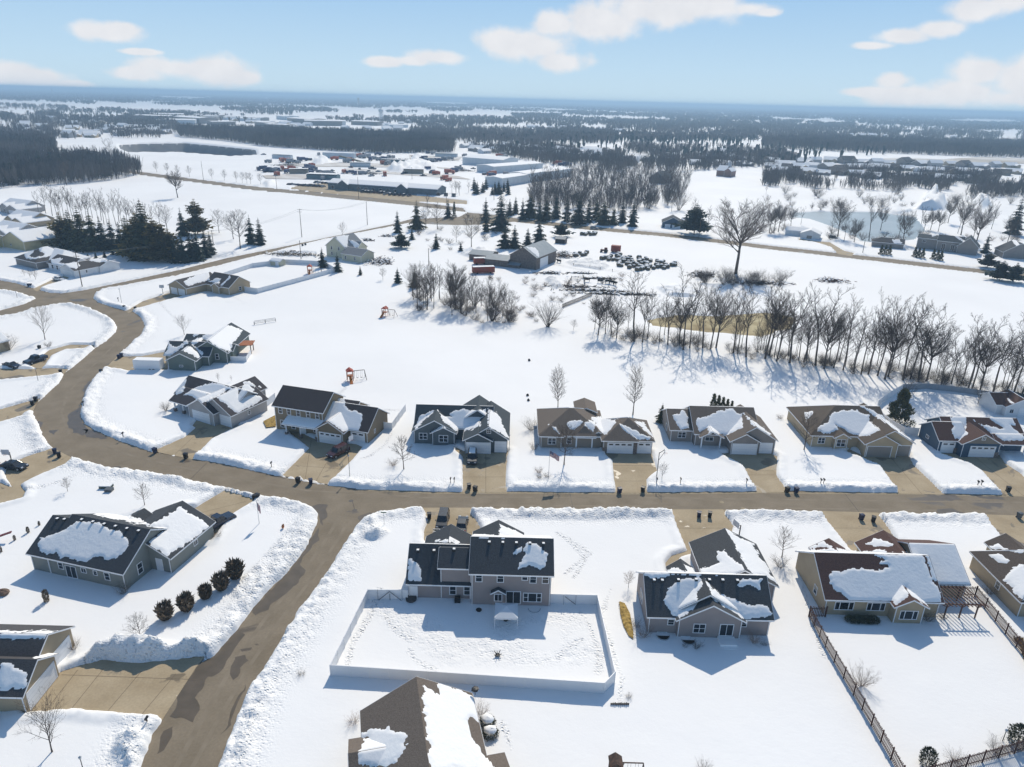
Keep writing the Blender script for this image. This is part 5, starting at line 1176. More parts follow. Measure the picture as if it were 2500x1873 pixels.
x,y=G(661,648,.3); house('garden_shed','small cream shed at the back corner of the fenced yard by the arterial road',(x,y),-20,[dict(r=(0,0,4.6,3.6),h=2.3,t='gx',p=.4)],cream,rgrey,cat='shed',full='all',win=[('f',0,3.2,.1,1.4,1.8,'door')])
house('grey_garage_front_house','dark blue grey house with two garage doors across the eastern road',(83,409),-10,
 [dict(r=(0,0,11.5,11),h=3.3,t='gy',p=.5),dict(r=(11,1.5,25,11),h=3.2,t='gx',p=.5,hip=(0,1))],bluew,rdark,snow=[(1240,460,.2894,[(1440,210),(1500,280),(1490,290),(1450,240)])],win=[('f',0,3,.1,2.8,2.2,'gd'),('f',0,7.8,.1,4.4,2.2,'gd')])
house('white_house_by_pond','small pale snow covered house at the bend of the gravel track',(146,391),-27,
 [dict(r=(0,4,14,12),h=3.1,t='gx',p=.4),dict(r=(8.5,-1,18,8),h=3.1,t='gy',p=.4)],whitew,rgrey,full='all',win=[('f',1,13,.1,2.6,2.0,'gdt')])
house('long_grey_garage','low taupe garage with dark roof right of the gravel track',(182.5,366.6),-25,[dict(r=(0,0,14.5,8),h=3.0,t='gx',p=.45,hip=(1,0))],greyb,rgrey,snow=[(1860,460,.2894,[(1090,430),(1160,435),(1185,470),(1120,470)])],cat='garage')
house('modern_house','tall modern grey house with steep single pitch roofs facing the far road',(205,366),-33,
 [dict(r=(0,0,9,9),h=5.6,t='gx',p=.3),dict(r=(9,-1,20,8),h=5.4,t='gx',p=.5),dict(r=(18,-3,27,7),h=4.2,t='gy',p=.95)],greyb,rslate,snow=[(1860,460,.2894,[(1430,390),(1490,370),(1500,385),(1440,410)]),(1860,460,.2894,[(1600,360),(1740,470),(1720,470),(1610,400)])],win=[('f',0,3,3.6,1.5,1,'sl'),('f',1,12,1,1.6,3,'sl'),('f',1,16,1,1.6,3,'sl')])
house('dark_gable_house','dark house with snow edged gable roof cut by the right edge near the modern house',(236,345),-12,
 [dict(r=(0,0,14,10),h=3.4,t='gy',p=.62),dict(r=(8,2,26,12),h=3.4,t='gx',p=.5)],greyb,rdark,snow=[(1860,460,.2894,[(2110,390),(2212,530),(2212,580),(2100,430)])])
house('left_edge_house','brick and tan house cut by the left edge beside the looping driveway',(-148,174),-30,[dict(r=(-10,0,6,12),h=3.3,t='gx',p=.5),dict(r=(2,4,9,11),h=3.2,t='gy',p=.5)],tan2,rgrey,full='all')
house('left_edge_garage','khaki garage corner at the left edge beside the dark sedan',(-96.5,117.5),-20,[dict(r=(-9,-9,1.2,0),h=3.0,t='gx',p=.5)],khaki,rgrey,full='all',win=[('r',0,-4.5,.1,4.6,2.2,'gd')],cat='garage')
mallw=mat('mall_wall',(.10,.13,.15),.7,c2=(.15,.18,.20),nscale=.5)
hb('strip_building','long low dark building with two entrance gables and snow covered roof beyond the white field',(801,460),(1068,478),
 lambda L:[dict(r=(0,0,L,16),h=4.6,t='gx',p=.28),dict(r=(L*.11,-2.2,L*.2,9),h=4.4,t='gy',p=.7,e=.6),dict(r=(L*.65,-2.2,L*.74,9),h=4.4,t='gy',p=.7,e=.6)],mallw,rgrey,full='all',cat='building',
 win=[('f',0,a,.3,3.0,2.4,'tri') for a in (4,26,32,38,44,50,56,62,90,96,102)])
metalw=mat('white_metal_cladding',(.52,.56,.58),.5,c2=(.58,.62,.64),nscale=.3,siding=('X',.8,.4))
hb('white_warehouse','long white metal warehouse with snowy roof behind the industrial yard',(1129,401),(1228,409),lambda L:[dict(r=(0,0,L,30),h=7.5,t='gx',p=.15)],metalw,rmet,full='all',cat='warehouse')
hb('grey_white_warehouse','white metal warehouse of several joined halls behind the dark conifers',(1225,457),(1395,430),lambda L:[dict(r=(0,0,L*.33,16),h=7,t='gx',p=.12),dict(r=(L*.33,1,L*.6,18),h=7.6,t='gx',p=.12),dict(r=(L*.6,.5,L,19),h=7,t='gx',p=.12)],metalw,rmet,full='all',cat='warehouse')
hb('stepped_warehouse','lower white metal hall behind the joined halls at the yard',(1205,424),(1325,414),lambda L:[dict(r=(0,0,L,22),h=6.5,t='gx',p=.1)],metalw,rmet,full='all',cat='warehouse')
hb('brick_house_far','reddish gabled house at the edge of the white clearing right of the bare wood',(1748,430),(1785,433),lambda L:[dict(r=(0,0,L*.6,14),h=6,t='gx',p=.6),dict(r=(L*.55,-2,L,12),h=6,t='gy',p=.8)],wallm('pink_brick',(.25,.15,.12)),rgrey,full='all')
hb('wood_house_far','grey gabled house half hidden in the bare wood',(1585,446),(1622,450),lambda L:[dict(r=(0,0,L,13),h=5,t='gy',p=.7)],greyb,rdark,full='auto')
# ---------------------------------------------------------------- fences
def fence(name,label,pts,h,z0,style,m,cat='fence',seg_l=2.4,group=None,post=True):
    root=empty(name,pts[0][0],pts[0][1],0,0,label,cat,group); ox,oy=pts[0]
    for i in range(len(pts)-1):
        a=Vector((pts[i][0]-ox,pts[i][1]-oy,0)); b_=Vector((pts[i+1][0]-ox,pts[i+1][1]-oy,0)); L=(b_-a).length; n=max(1,round(L/seg_l)); d=(b_-a)/L; nn=Vector((-d.y,d.x,0))
        for k in range(n):
            p=a+d*(L*k/n); q=a+d*(L*(k+1)/n); mb=MB()
            if style=='vinyl':
                mb.bar(p+UP*(z0+h/2)+d*.07,q+UP*(z0+h/2)-d*.07,.045,h); mb.bar(p+UP*(z0+h+.02)+d*.07,q+UP*(z0+h+.02)-d*.07,.09,.09)
            elif style=='picket':
                w_=(q-p).length; c=int(w_/.21)
                for j in range(c):
                    s=p+d*(w_*(j+.5)/c); hh=h+.06*((j*7)%3-1); mb.box(-.055,-.012,z0-.1,.055,.012,z0+hh,0,Matrix.Translation(s)@Matrix.Rotation(math.atan2(d.y,d.x),4,'Z'))
                for zz in (.35,h-.3): mb.bar(p+nn*.04+UP*(z0+zz),q+nn*.04+UP*(z0+zz),.05,.09)
            elif style=='rail':
                for zz in (.45,.85,1.2): mb.bar(p+UP*(z0+zz),q+UP*(z0+zz),.05,.1)
            elif style=='wire':
                for zz in (.5,1.0): mb.bar(p+UP*(z0+zz),q+UP*(z0+zz),.03,.03)
            mb.build('panel',m,root)
            if post:
                mb=MB(); pw=.065 if style in('vinyl','picket') else .09; mb.box(-pw,-pw,z0-.5,pw,pw,z0+h+.1,0,Matrix.Translation(p)); mb.build('post',m,root)
        if post and i==len(pts)-2:
            mb=MB(); mb.box(-.065,-.065,z0-.5,.065,.065,z0+h+.1,0,Matrix.Translation(b_)); mb.build('post',m,root)
    return root
fence('white_yard_fence','white vinyl fence enclosing the trampled yard behind the taupe two storey house',[(-13.9,81.35),(-19.4,81.2),(-21.1,66.9),(11.9,65.2),(13.4,67.0),(12.7,81.3),(6.15,81.3)],1.7,.28,'vinyl',vinyl)
for (xa,lb) in ((-18.0,'steel braced gate in the white fence left of the taupe house'),(8.0,'steel braced gate in the white fence right of the taupe house')):
    g=empty('fence_gate',xa,81.1,.3,0,lb,'gate'); m=MB(); wg=3.4 if xa<0 else 1.7
    for s in (0,wg): m.bar((s,0,0),(s,0,1.85),.07)
    m.build('gate_post',steel,g); m=MB()
    if xa<0: m.bar((.1,-.05,.1),(wg/2,-.05,1.6),.06); m.bar((wg-.1,-.05,.1),(wg/2,-.05,1.6),.06); m.bar((wg/2,-.05,.1),(wg/2,-.05,1.2),.06)
    else: m.bar((.2,-.05,1.5),(wg-.1,-.05,.3),.06)
    m.build('brace',dark,g)
fence('side_fence','long white fence round the snowy yard right of the tan garage house',[(-97.5,246.5),(-90.5,243.9),(-71.4,279.0),(-79.0,290.5),(-96.0,292.3),(-106,283.5),(-112,262)],1.7,.3,'vinyl',vinyl)
fence('short_fence','short white fence between the pale grey bend house and the brown two storey house',GL([(643,999),(672,976)],.3),1.6,.3,'vinyl',vinyl)
fence('corner_fence','short white fence off the rear right corner of the brown two storey house',GL([(922,1046),(957,1050),(990,1004)],.3),1.6,.3,'vinyl',vinyl)
fence('patio_fence','low white fence below the orange pergola of the sage green house',GL([(564,882),(602,883),(613,866)],.3),1.3,.3,'vinyl',vinyl)
fence('screen_panel','small white screen panel behind the sage green house garage',GL([(499,888),(518,887)],.3),1.2,.3,'vinyl',vinyl)
fence('curved_fence','curving white fence between the tan brown roof house and the dark blue house',GL([(2240,1063),(2207,1061),(2178,1046),(2152,1026),(2138,1009),(2140,995),(2155,982),(2201,955)],.3),1.7,.3,'vinyl',vinyl)
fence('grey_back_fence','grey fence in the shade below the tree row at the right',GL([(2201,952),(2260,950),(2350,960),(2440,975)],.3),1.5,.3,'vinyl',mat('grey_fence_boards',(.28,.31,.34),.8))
fence('dark_back_fence','dark fence behind the small maroon roof house at the right edge',GL([(2450,968),(2520,985)],.3),1.8,.3,'vinyl',mat('dark_fence_boards',(.04,.05,.06),.8))
fence('wooden_fence','red brown picket fence along the left side of the tan house back yard',[(44.3,80.0),(42.0,80.0),(41.9,74),(42.1,66),(42.3,52.5)],1.75,.3,'picket',wood)
fence('wooden_fence','red brown picket fence crossing the bottom right corner of the picture',[(43.5,54.4),(50,56.3),(63,60.2)],1.75,.3,'picket',wood)
fence('wooden_fence','dark picket fence running down from the pergola to the right edge',[(65.6,85.3),(68.3,85.4),(67.9,80),(67.2,70),(66.4,60)],1.75,.3,'picket',wood)
fence('picket_run','weathered picket fence on the slope below the paddock',GL([(1372,752),(1446,722)],.3),1.5,.2,'picket',poles,seg_l=3,post=False)
fence('paddock_fence','wire fence with wooden posts round the paddock below the barn',GL([(1330,697),(1360,703),(1385,709),(1422,716),(1455,722),(1500,727),(1530,730)],.3),1.3,.2,'wire',poles,seg_l=9)
fence('paddock_fence','wire fence with posts behind the paddock toward the round bales',GL([(1400,650),(1440,655),(1465,660),(1495,664),(1540,672)],.3),1.3,.2,'wire',poles,seg_l=7)
fence('cattle_pen','weathered rail pen in the paddock beside the cattle',GL([(1385,700),(1395,682),(1425,680),(1428,700),(1405,705)],.3),1.4,.2,'rail',poles,seg_l=4)
fence('pasture_rail','low grey rail standing alone in the field above the sage green house',GL([(621,793),(648,789),(673,785)],.3),.9,.25,'rail',mat('grey_rail',(.2,.2,.2),.8),seg_l=5)
fence('play_fence','weathered lattice of stakes poking through the snow right of the fence corner',GL([(1490,1722),(1536,1722)],.3),.5,.2,'picket',poles,seg_l=3,post=False)
# ---------------------------------------------------------------- vehicles
def car(kind,paint,label,x,y,rz,group=None,snowy=False,z=.03,name=None,cat=None):
    S={'suv':(4.8,.95,1.75,.95,[(-2.35,.55),(-2.4,.95),(-2.25,1.02),(1.05,1.05),(2.2,.92),(2.4,.6),(2.38,.32),(-2.35,.32)],(-2.3,1.05,-2.05,.55)),
       'pickup':(5.7,1.0,1.9,1.05,[(-2.85,.5),(-2.85,1.1),(1.1,1.12),(2.65,1.05),(2.85,.7),(2.82,.38),(-2.82,.38)],(-.75,1.15,-.6,.45)),
       'sedan':(4.7,.9,1.45,.88,[(-2.3,.45),(-2.35,.88),(-1.6,.95),(1.0,.93),(2.1,.8),(2.35,.5),(2.3,.28),(-2.3,.28)],(-1.75,1.1,-1.05,.35))}[kind]
    L,w_,ht,belt,prof,(gx0,gx1,rx0,rx1)=S
    root=empty(name or {'suv':'parked_car','pickup':'pickup_truck','sedan':'parked_car'}[kind],x,y,z,rz,label,cat or {'suv':'car','pickup':'pickup truck','sedan':'car'}[kind],group)
    b=MB(); n=len(prof)
    vs=[]; 
    for sy in (-1,1):
        for px_,pz in prof: 
            ins=.0 if pz<belt-.1 else .06
            vs.append((px_,sy*(w_-ins-(.05 if abs(px_)>2.2 else 0)),pz))
    b.add(vs,[tuple(range(n)),tuple(range(2*n-1,n-1,-1))]+[(i,n+i,n+(i+1)%n,(i+1)%n) for i in range(n)])
    if kind=='pickup': b.box(-2.75,-.8,1.115,-.85,.8,1.13)
    b.build('body',paint,root)
    g=MB(); zt=ht-.06; y0=w_-.1; y1=w_-.26
    vs=[(gx0,-y0,belt),(gx1,-y0,belt),(gx1,y0,belt),(gx0,y0,belt),(rx0,-y1,zt),(rx1,-y1,zt),(rx1,y1,zt),(rx0,y1,zt)]
    g.add(vs,[(0,1,5,4),(1,2,6,5),(2,3,7,6),(3,0,4,7),(4,5,6,7)]); g.build('window',glass,root)
    r=MB(); r.box(rx0-.03,-y1-.02,zt,rx1+.03,y1+.02,ht)
    for sx,(a0,a1) in enumerate(((gx0,rx0),(gx1,rx1))):
        for sy in (-1,1): r.bar((a0,sy*(y0+.005),belt),(a1,sy*(y1+.01),zt+.02),.07)
    for sy in (-1,1): r.bar(((gx0+gx1)/2,sy*(y0+.012),belt),((rx0+rx1)/2,sy*(y1+.012),zt),.07,.05)
    r.build('roof',paint,root)
    for wx in (-L*.31,L*.31):
        for sy in (-1,1):
            m=MB(); m.tube((wx,sy*(w_-.2),.34),(wx,sy*(w_+.01),.34),.34,n=14); wh=m.build('wheel',black,root); m=MB(); m.tube((wx,sy*(w_+.012),.34),(wx,sy*(w_+.03),.34),.2,n=10); m.build('rim',steel,wh)
    for sy in (-1,1):
        m=MB(); m.box(L/2-.22,sy*.62-.2,.62,L/2-.02,sy*.62+.2,.78); m.build('headlight',mat('lamp_lens',(.6,.62,.65),.15),root)
        m=MB(); m.box(-L/2+.0,sy*.72-.12,.72,-L/2+.09,sy*.72+.12,.95); m.build('tail_light',mat('red_lens',(.25,.01,.01),.2),root)
        m=MB(); m.box(gx1-.25,sy*(w_+.09)-.09,belt,gx1-.1,sy*(w_+.09)+.09,belt+.15); m.build('mirror',paint,root)
    if snowy:
        m=MB(); m.box(rx0+.1,-y1+.1,ht,rx1-.1,y1-.1,ht+.08); m.build('snow_cap',rsnow,root)
    return root
def paint(n,c): return mat('car_paint_'+n,c,.25,spec=.6)
pb=paint('black',(.012,.013,.016)); pg=paint('silver',(.30,.31,.33)); pm=paint('maroon',(.045,.008,.012)); pn=paint('navy',(.012,.02,.04)); pwt=paint('white',(.7,.71,.72))
x,y=G(1081,1277,0); car('suv',pb,'black and silver car on the driveway above the taupe two storey house',x,y,R(-92))
x,y=G(1128,1288,0); car('sedan',pb,'dark car with red lights beyond the roof beside the black and silver car',x,y,R(88))
x,y=G(534,1283,0); car('pickup',pn,'black pickup truck parked at the garage of the corner house',x,y,R(57))
x,y=G(826,1110,0); car('suv',pm,'maroon car on the driveway of the brown two storey house',x,y,R(57+180))
x,y=G(1153,1124,0); car('suv',pb,'black car with snow on its hood before the slate grey house',x,y,R(-88),snowy=True)
x,y=G(88,884,0); car('pickup',pn,'dark pickup truck on the looping driveway at the left',x,y,R(70+180))
x,y=G(36,1144,0); car('sedan',pb,'dark sedan parked beneath the hoop at the left edge',x,y,R(-8))
x,y=G(145,685,0); car('sedan',pwt,'white snow dusted car before the white single storey house',x,y,R(-20),snowy=True)
x,y=G(1451,560,0); car('suv',pg,'silver car driving on the eastern road',x,y,R(-14))
x,y=G(2034,583,0); car('suv',pb,'dark car with white roof beside the small pale house by the pond',x,y,R(-60),snowy=True)
x,y=G(30,897,0); car('sedan',pn,'dark car half buried in snow beside the left edge house',x,y,R(-20),snowy=True)
# white cargo trailer
x,y=G(366,903,0); t_=empty('cargo_trailer',x,y,0,R(0),'white enclosed cargo trailer on the icy driveway of the sage green house','trailer')
m=MB(); m.box(-3.4,-1.15,.5,3.3,1.15,2.85); m.bar((-3.4,0,.55),(-4.6,0,.5),.1); m.build('body',pwt,t_); m=MB(); m.box(-3.35,-1.1,2.86,3.25,1.1,2.98); m.build('snow_cap',rsnow,t_)
for wx in (.6,1.5):
    for sy in (-1,1): m=MB(); m.tube((wx,sy*1.0,.35),(wx,sy*1.2,.35),.36,n=12); m.build('wheel',black,t_)
# parked cars at the long building and trucks in the yard: one of each kind, then copies
carps=[]
for i,(k,pt) in enumerate((('suv',pb),('sedan',pg),('pickup',pn),('sedan',pm))): carps.append(Proto(car(k,pt,'parked car in front of the long low building',0,0,0,snowy=(i%2==0))))
rc_=random.Random(8)
for (x0,x1,y0,n) in ((705,795,452,14),(770,820,447,6),(885,960,470,10),(905,1000,462,7),(940,1010,476,6)):
    for i in range(n):
        px=x0+(x1-x0)*(i+rc_.random()*.3)/n; py=y0+(px-x0)*.06
        x,y=G(px,py,0); carps[rc_.randrange(4)].place(x,y,.05,R(rc_.choice([70,75,80,250])),1,'parked car in the lot before the long low building','cars parked before the long building','car')
def box_truck(paint_,label):
    root=empty('work_truck',0,0,0,0,label,'truck'); m=MB(); m.box(-3.5,-1.2,1.0,1.4,1.2,3.2); m.build('dump_body',paint_,root); m=MB(); m.box(1.6,-1.1,.7,3.6,1.1,2.6); m.build('cab',paint_,root)
    m=MB(); m.box(2.9,-1.0,1.6,3.62,1.0,2.4); m.build('window',glass,root)
    for wx in (-2.6,-1.4,2.6):
        for sy in (-1,1): m=MB(); m.tube((wx,sy*.85,.5),(wx,sy*1.15,.5),.5,n=10); m.build('wheel',black,root)
    return root
trp=[Proto(box_truck(mat('orange_paint',(.35,.07,.03),.5),'orange truck')),Proto(box_truck(mat('blue_paint',(.03,.05,.12),.5),'dark blue truck')),Proto(box_truck(mat('grey_paint',(.25,.26,.28),.5),'grey truck'))]
TK=[(690,393,0),(705,397,0),(728,392,1),(740,394,1),(640,417,1),(655,420,1),(668,421,2),(690,416,0),(702,419,0),(712,414,0),(755,412,1),(765,417,1),(865,383,0),(880,385,0),(895,386,2),(923,380,1),(840,424,0),(855,425,1),(868,427,1),(885,427,2),(915,390,2),(925,393,2),(935,392,1),(950,388,2),(960,387,2),(1040,393,2),(1055,396,2),(1070,395,1),(1085,392,2),(1100,390,2),(1110,420,1),(1120,416,2),(1055,425,1),(1085,440,0),(1095,444,0),(760,428,1),(1370,405,1),(1360,403,0),(1385,406,1),(1200,430,0),(1020,372,1),(1045,376,1),(1060,378,2),(790,440,2),(810,436,1),(655,398,2),(1230,402,1),(1250,404,1)]
for i,(a,b_,k) in enumerate(TK):
    x,y=G(a,b_,0); trp[k].place(x,y,.1,rc_.random()*6.28,rc_.uniform(.9,1.5),['orange','dark blue','grey'][k]+' truck or machine standing in the snowy industrial yard',['orange','dark blue','grey'][k]+' trucks in the industrial yard','truck')
x,y=G(829,387,0); m=MB(); m.box(-18,-4,0,18,4,6); m.box(-18,-4,6.0,18,4,6.5,1); o=m.build('storage_hall',[metalw,rsnow]); o.location=(x,y,0); o.rotation_euler=(0,0,-.1); tag(o,'long pale blue storage hall standing in the industrial yard','storage hall')
for i,(a,b_,L,W_,rz,c,lb) in enumerate(((790,438,26,9,-.1,mat('teal_cladding',(.10,.16,.18),.6),'dark teal shed left behind the long low building'),(880,408,20,6,.2,metalw,'small pale hall in the middle of the industrial yard'),(960,400,24,5,-.15,mat('teal_cladding',(.10,.16,.18),.6),'low dark hall at the centre of the industrial yard'),(1090,384,26,7,-.1,metalw,'pale hall left of the long white warehouse'),(730,425,16,6,.3,mat('buff_cladding',(.30,.26,.20),.7),'small buff shed at the left of the industrial yard'),(1010,425,18,6,0,mat('buff_cladding',(.30,.26,.20),.7),'small buff shed behind the long low building'),(690,388,22,5,-.2,metalw,'pale trailer shed far left in the industrial yard'))):
    x,y=G(a,b_,0); m=MB(); m.ext([(-L/2,-W_/2,0),(-L/2,W_/2,0),(-L/2,W_/2,3.6),(-L/2,0,4.6),(-L/2,-W_/2,3.6)],(L,0,0)); m.box(-L/2-.2,-W_/2-.2,4.61,L/2+.2,W_/2+.2,4.75,1); o=m.build('storage_hall',[c,rsnow]); o.location=(x,y,0); o.rotation_euler=(0,0,rz); tag(o,lb,'storage hall')
for i in range(70):
    px=rc_.uniform(640,1240); py=rc_.uniform(378,432)
    if py<378+(px-640)*-.005: continue
    x,y=G(px,py,0); p_=rc_.choice(carps+trp); p_.place(x,y,.1,rc_.random()*6.28,rc_.uniform(.9,1.5),'vehicle or machine parked on the open ground of the industrial yard','vehicles scattered over the industrial yard','vehicle')
for k,(a,b_,L,rz,c,lb) in enumerate(((860,398,34,-.5,mat('olive_belt',(.10,.09,.05),.8),'olive conveyor lying across the industrial yard'),)):
    x,y=G(a,b_,0); root=empty('conveyor',x,y,0,rz,lb,'conveyor'); m=MB(); m.bar((-L/2,0,6),(L/2,0,1.5),2.5,1.2); m.build('belt',c,root); m=MB(); m.bar((-L/4,0,0),(-L/4,0,5),.8); m.bar((L/5,0,0),(L/5,0,2),.8); m.build('support',dark,root)
# red containers and farm machinery
for i,(a,b_,L,rz,lb) in enumerate(((1180,668,9,15,'rusty red grain wagon with snow on top beside the farm grove'),(1172,646,5.5,15,'smaller rusty red box behind the long red wagon'),(1503,617,4.2,-20,'red farm wagon standing behind the round bales'))):
    x,y=G(a,b_,.2); root=empty('red_wagon',x,y,0.2,R(rz),lb,'wagon'); m=MB(); w_=2.4
    m.box(-L/2,-w_/2,.6,L/2,w_/2,2.9 if i<2 else 3.4); m.build('body',rust,root); m=MB(); m.box(-L/2+.1,-w_/2+.1,2.91,L/2-.1,w_/2-.1,3.05)
    if i<2: m.build('snow_cap',rsnow,root)
    for wx in (-L*.3,L*.3):
        for sy in (-1,1): m=MB(); m.tube((wx,sy*w_*.4,.4),(wx,sy*w_*.5,.4),.45,n=10); m.build('wheel',black,root)
x,y=G(1475,617,.2); root=empty('tractor',x,y,.2,R(160),'old dark tractor standing left of the red farm wagon','tractor')
m=MB(); m.box(-1.2,-.45,.8,1.8,.45,1.5); m.box(-1.3,-.6,1.4,-.1,.6,2.4); m.build('body',mat('faded_red',(.10,.035,.03),.7),root)
for wx,r_,sy in ((-.8,.8,-1),(-.8,.8,1),(1.4,.45,-1),(1.4,.45,1)): m=MB(); m.tube((wx,sy*.6,r_),(wx,sy*.95,r_),r_,n=14); m.build('wheel',black,root)
m=MB(); m.tube((1.2,0,1.5),(1.2,0,2.3),.06); m.build('exhaust_pipe',dark,root)
# round bales
br=empty('round_bale',0,0,0,0,'snow topped round hay bale','bale'); m=MB(); m.tube((-.75,0,.75),(.75,0,.75),.78,n=14); m.build('hay',mat('old_hay',(.10,.085,.06),.95,c2=(.18,.15,.10),nscale=3),br); m=MB(); m.blob((0,0,1.40),(.85,.72,.26),3); m.build('snow_cap',rsnow,br,smooth=True)
bp_=Proto(br)
def inpoly(px,py,P): return sdf(np.array([px]),np.array([py]),P)[0]<0
for P_,n,lb,gr in (([(1505,640),(1530,630),(1560,632),(1620,640),(1620,648),(1595,660),(1560,664),(1510,652)],72,'snow topped round bale in the large heap of bales','large heap of round bales'),([(1468,634),(1515,622),(1530,630),(1510,640),(1475,640)],20,'snow topped round bale in the smaller heap beside the red wagon','small heap of round bales'),([(1598,655),(1650,645),(1652,650),(1610,662)],12,'round bale in the line at the right end of the heap','row of round bales'),([(1415,572),(1455,570),(1458,576),(1418,577)],12,'round bale in the row by the eastern road','row of bales by the eastern road'),([(1400,622),(1432,618),(1432,626),(1405,628)],8,'round bale behind the barn yard','bales behind the barn yard')):
    k=0; tries=0
    while k<n and tries<4000:
        tries+=1; a=rc_.uniform(min(p[0] for p in P_),max(p[0] for p in P_)); b_=rc_.uniform(min(p[1] for p in P_),max(p[1] for p in P_))
        if inpoly(a,b_,P_): x,y=G(a,b_,.2); bp_.place(x,y,.15,rc_.uniform(-.4,.4)+1,rc_.uniform(.9,1.2),lb,gr,'bale'); k+=1
# cattle
def cow(label):
    root=MB()
    def loft(secs,mi=0,n=8):
        o=len(root.v)
        for (c,ry,rz_) in secs:
            for k in range(n): root.v.append((c[0],c[1]+ry*math.cos(2*math.pi*k/n),c[2]+rz_*math.sin(2*math.pi*k/n)))
        for i in range(len(secs)-1):
            for k in range(n): root.f.append((o+i*n+k,o+i*n+(k+1)%n,o+(i+1)*n+(k+1)%n,o+(i+1)*n+k)); root.m.append(mi)
        root.f.append(tuple(o+k for k in range(n))[::-1]); root.m.append(mi); root.f.append(tuple(o+(len(secs)-1)*n+k for k in range(n))); root.m.append(mi)
    loft([((-1.1,0,1.15),.12,.15),((-1.0,0,1.1),.3,.34),((-.5,0,1.02),.38,.40),((.1,0,1.0),.40,.42),((.6,0,1.05),.34,.42),((.95,0,1.2),.2,.3),((1.25,0,1.35),.14,.2),((1.4,0,1.35),.15,.17),((1.75,0,1.12),.08,.09)])
    for lx,ly in ((-.85,.2),(-.85,-.2),(.65,.18),(.65,-.18)):
        root.tube((lx,ly,.95),(lx-.06*(1 if lx<0 else -.3),ly,.48),.13,.07,6); root.tube((lx-.06*(1 if lx<0 else -.3),ly,.48),(lx,ly,0),.07,.055,6)
    root.tube((-1.12,0,1.25),(-1.2,0,.6),.03,.02,5)
    for s in (-1,1): root.bar((1.38,s*.12,1.48),(1.3,s*.32,1.5),.06)
    return tag(root.build('cow',mat('black_hide',(.012,.01,.009),.8)),label,'cow')
c0=cow('black cow standing beside the rail pen'); cp_=Proto(c0)
for i,(a,b_,rz,l) in enumerate(((1434,688,0,'black cow standing beside the rail pen'),(1466,691,0,'small black cow alone between the pen and the herd'),(1484,692,.4,'leftmost black cow of the three close together'),(1492,694,2.8,'middle black cow of the three close together'),(1501,696,-1.2,'rightmost black cow of the three close together'),(1364,642,2.5,'black cow close to the barn right side'))):
    x,y=G(a,b_,.3); cp_.place(x,y,.3,rz,1.1,l,'cattle in the paddock','cow')
# debris heaps
def heap(name,label,px,py,rx,ry,n,m,L=2.0,cat='heap',hh=.8):
    x,y=G(px,py,.3); root=MB()
    for i in range(n):
        a=rc_.gauss(0,rx/2);b_=rc_.gauss(0,ry/2);z=.1+hh*rc_.random()*max(0,1-abs(a/rx)); d=Vector((rc_.uniform(-1,1),rc_.uniform(-1,1),rc_.uniform(-.3,.3))).normalized()*L*rc_.uniform(.4,1)
        p=Vector((a,b_,.3+z)); root.bar(p-d/2,p+d/2,.14,.14,0)
    for i in range(n//5): root.blob((rc_.gauss(0,rx/2),rc_.gauss(0,ry/2),.5+hh*.7),(.5,.4,.15),i,mi=1)
    o=root.build(name,[m,rsnow]); o.location=(x,y,0); return tag(o,label,cat)
dbr=mat('brush_wood',(.05,.035,.028),.9,c2=(.12,.07,.05),nscale=2)
heap('brush_pile','dark brush pile right of the pale yellow farmhouse',928,640,5.5,7,260,dbr)
heap('log_pile','reddish pile of logs alone in the white field at the right',2029,686,5.5,3.5,160,mat('red_logs',(.14,.05,.035),.9,c2=(.05,.03,.02),nscale=1))
heap('scrap_pile','heap of planks in the snow above the layered pine',896,587,3,2,50,dbr); heap('scrap_pile','low heap of planks at the road beyond the layered pine',944,577,3.5,2,50,dbr)
heap('brush_pile','snowy rock and brush heap left of the huge cottonwood',1715,672,6,5,220,dbr); heap('brush_pile','long brush line running right from the huge cottonwood',1850,692,12,3,240,dbr)
heap('scrap_heap','dark scrap beside the barn front',1345,668,6,1.5,90,dbr); heap('machinery','snowy machinery behind the right side of the barn',1375,626,5,5,200,mat('green_machine',(.05,.07,.07),.7,c2=(.15,.07,.04),nscale=.6),cat='machinery',hh=2.2)
for i,(a,b_,rx,ry,n) in enumerate(((1400,700,10,1.2,140),(1450,710,12,1.2,180),(1510,718,14,1.6,200),(1420,668,6,1,70),(1460,680,8,1,70))): heap('mud_bank','dark muddy bank crossing the paddock, piece '+['nearest the barn','middle','right end','upper left','upper right'][i],a,b_,rx,ry,n,mat('mud',(.06,.045,.03),.95),L=2.5,cat='mud bank',hh=.35)
heap('hedge','long brown hedge at the back of the fenced yard by the arterial road',715,622,12,3,400,mat('brown_hedge',(.10,.075,.05),.95,c2=(.06,.045,.03),nscale=1),L=1.2,cat='hedge',hh=1.6)
for i,(a,b_,rx,ry,w_) in enumerate(((700,405,16,8,'left back'),(790,425,14,6,'left front'),(985,392,22,6,'centre back'),(1075,392,22,6,'right back'),(1130,418,12,5,'right front'),(670,418,14,5,'far left'),(900,425,10,5,'centre front'))): heap('scrap_heap','dark scrap and machinery heap in the industrial yard, '+w_,a,b_,rx,ry,130,mat('yard_scrap',(.05,.05,.055),.8,c2=(.14,.11,.10),nscale=.3),L=5,cat='heap',hh=2.0)
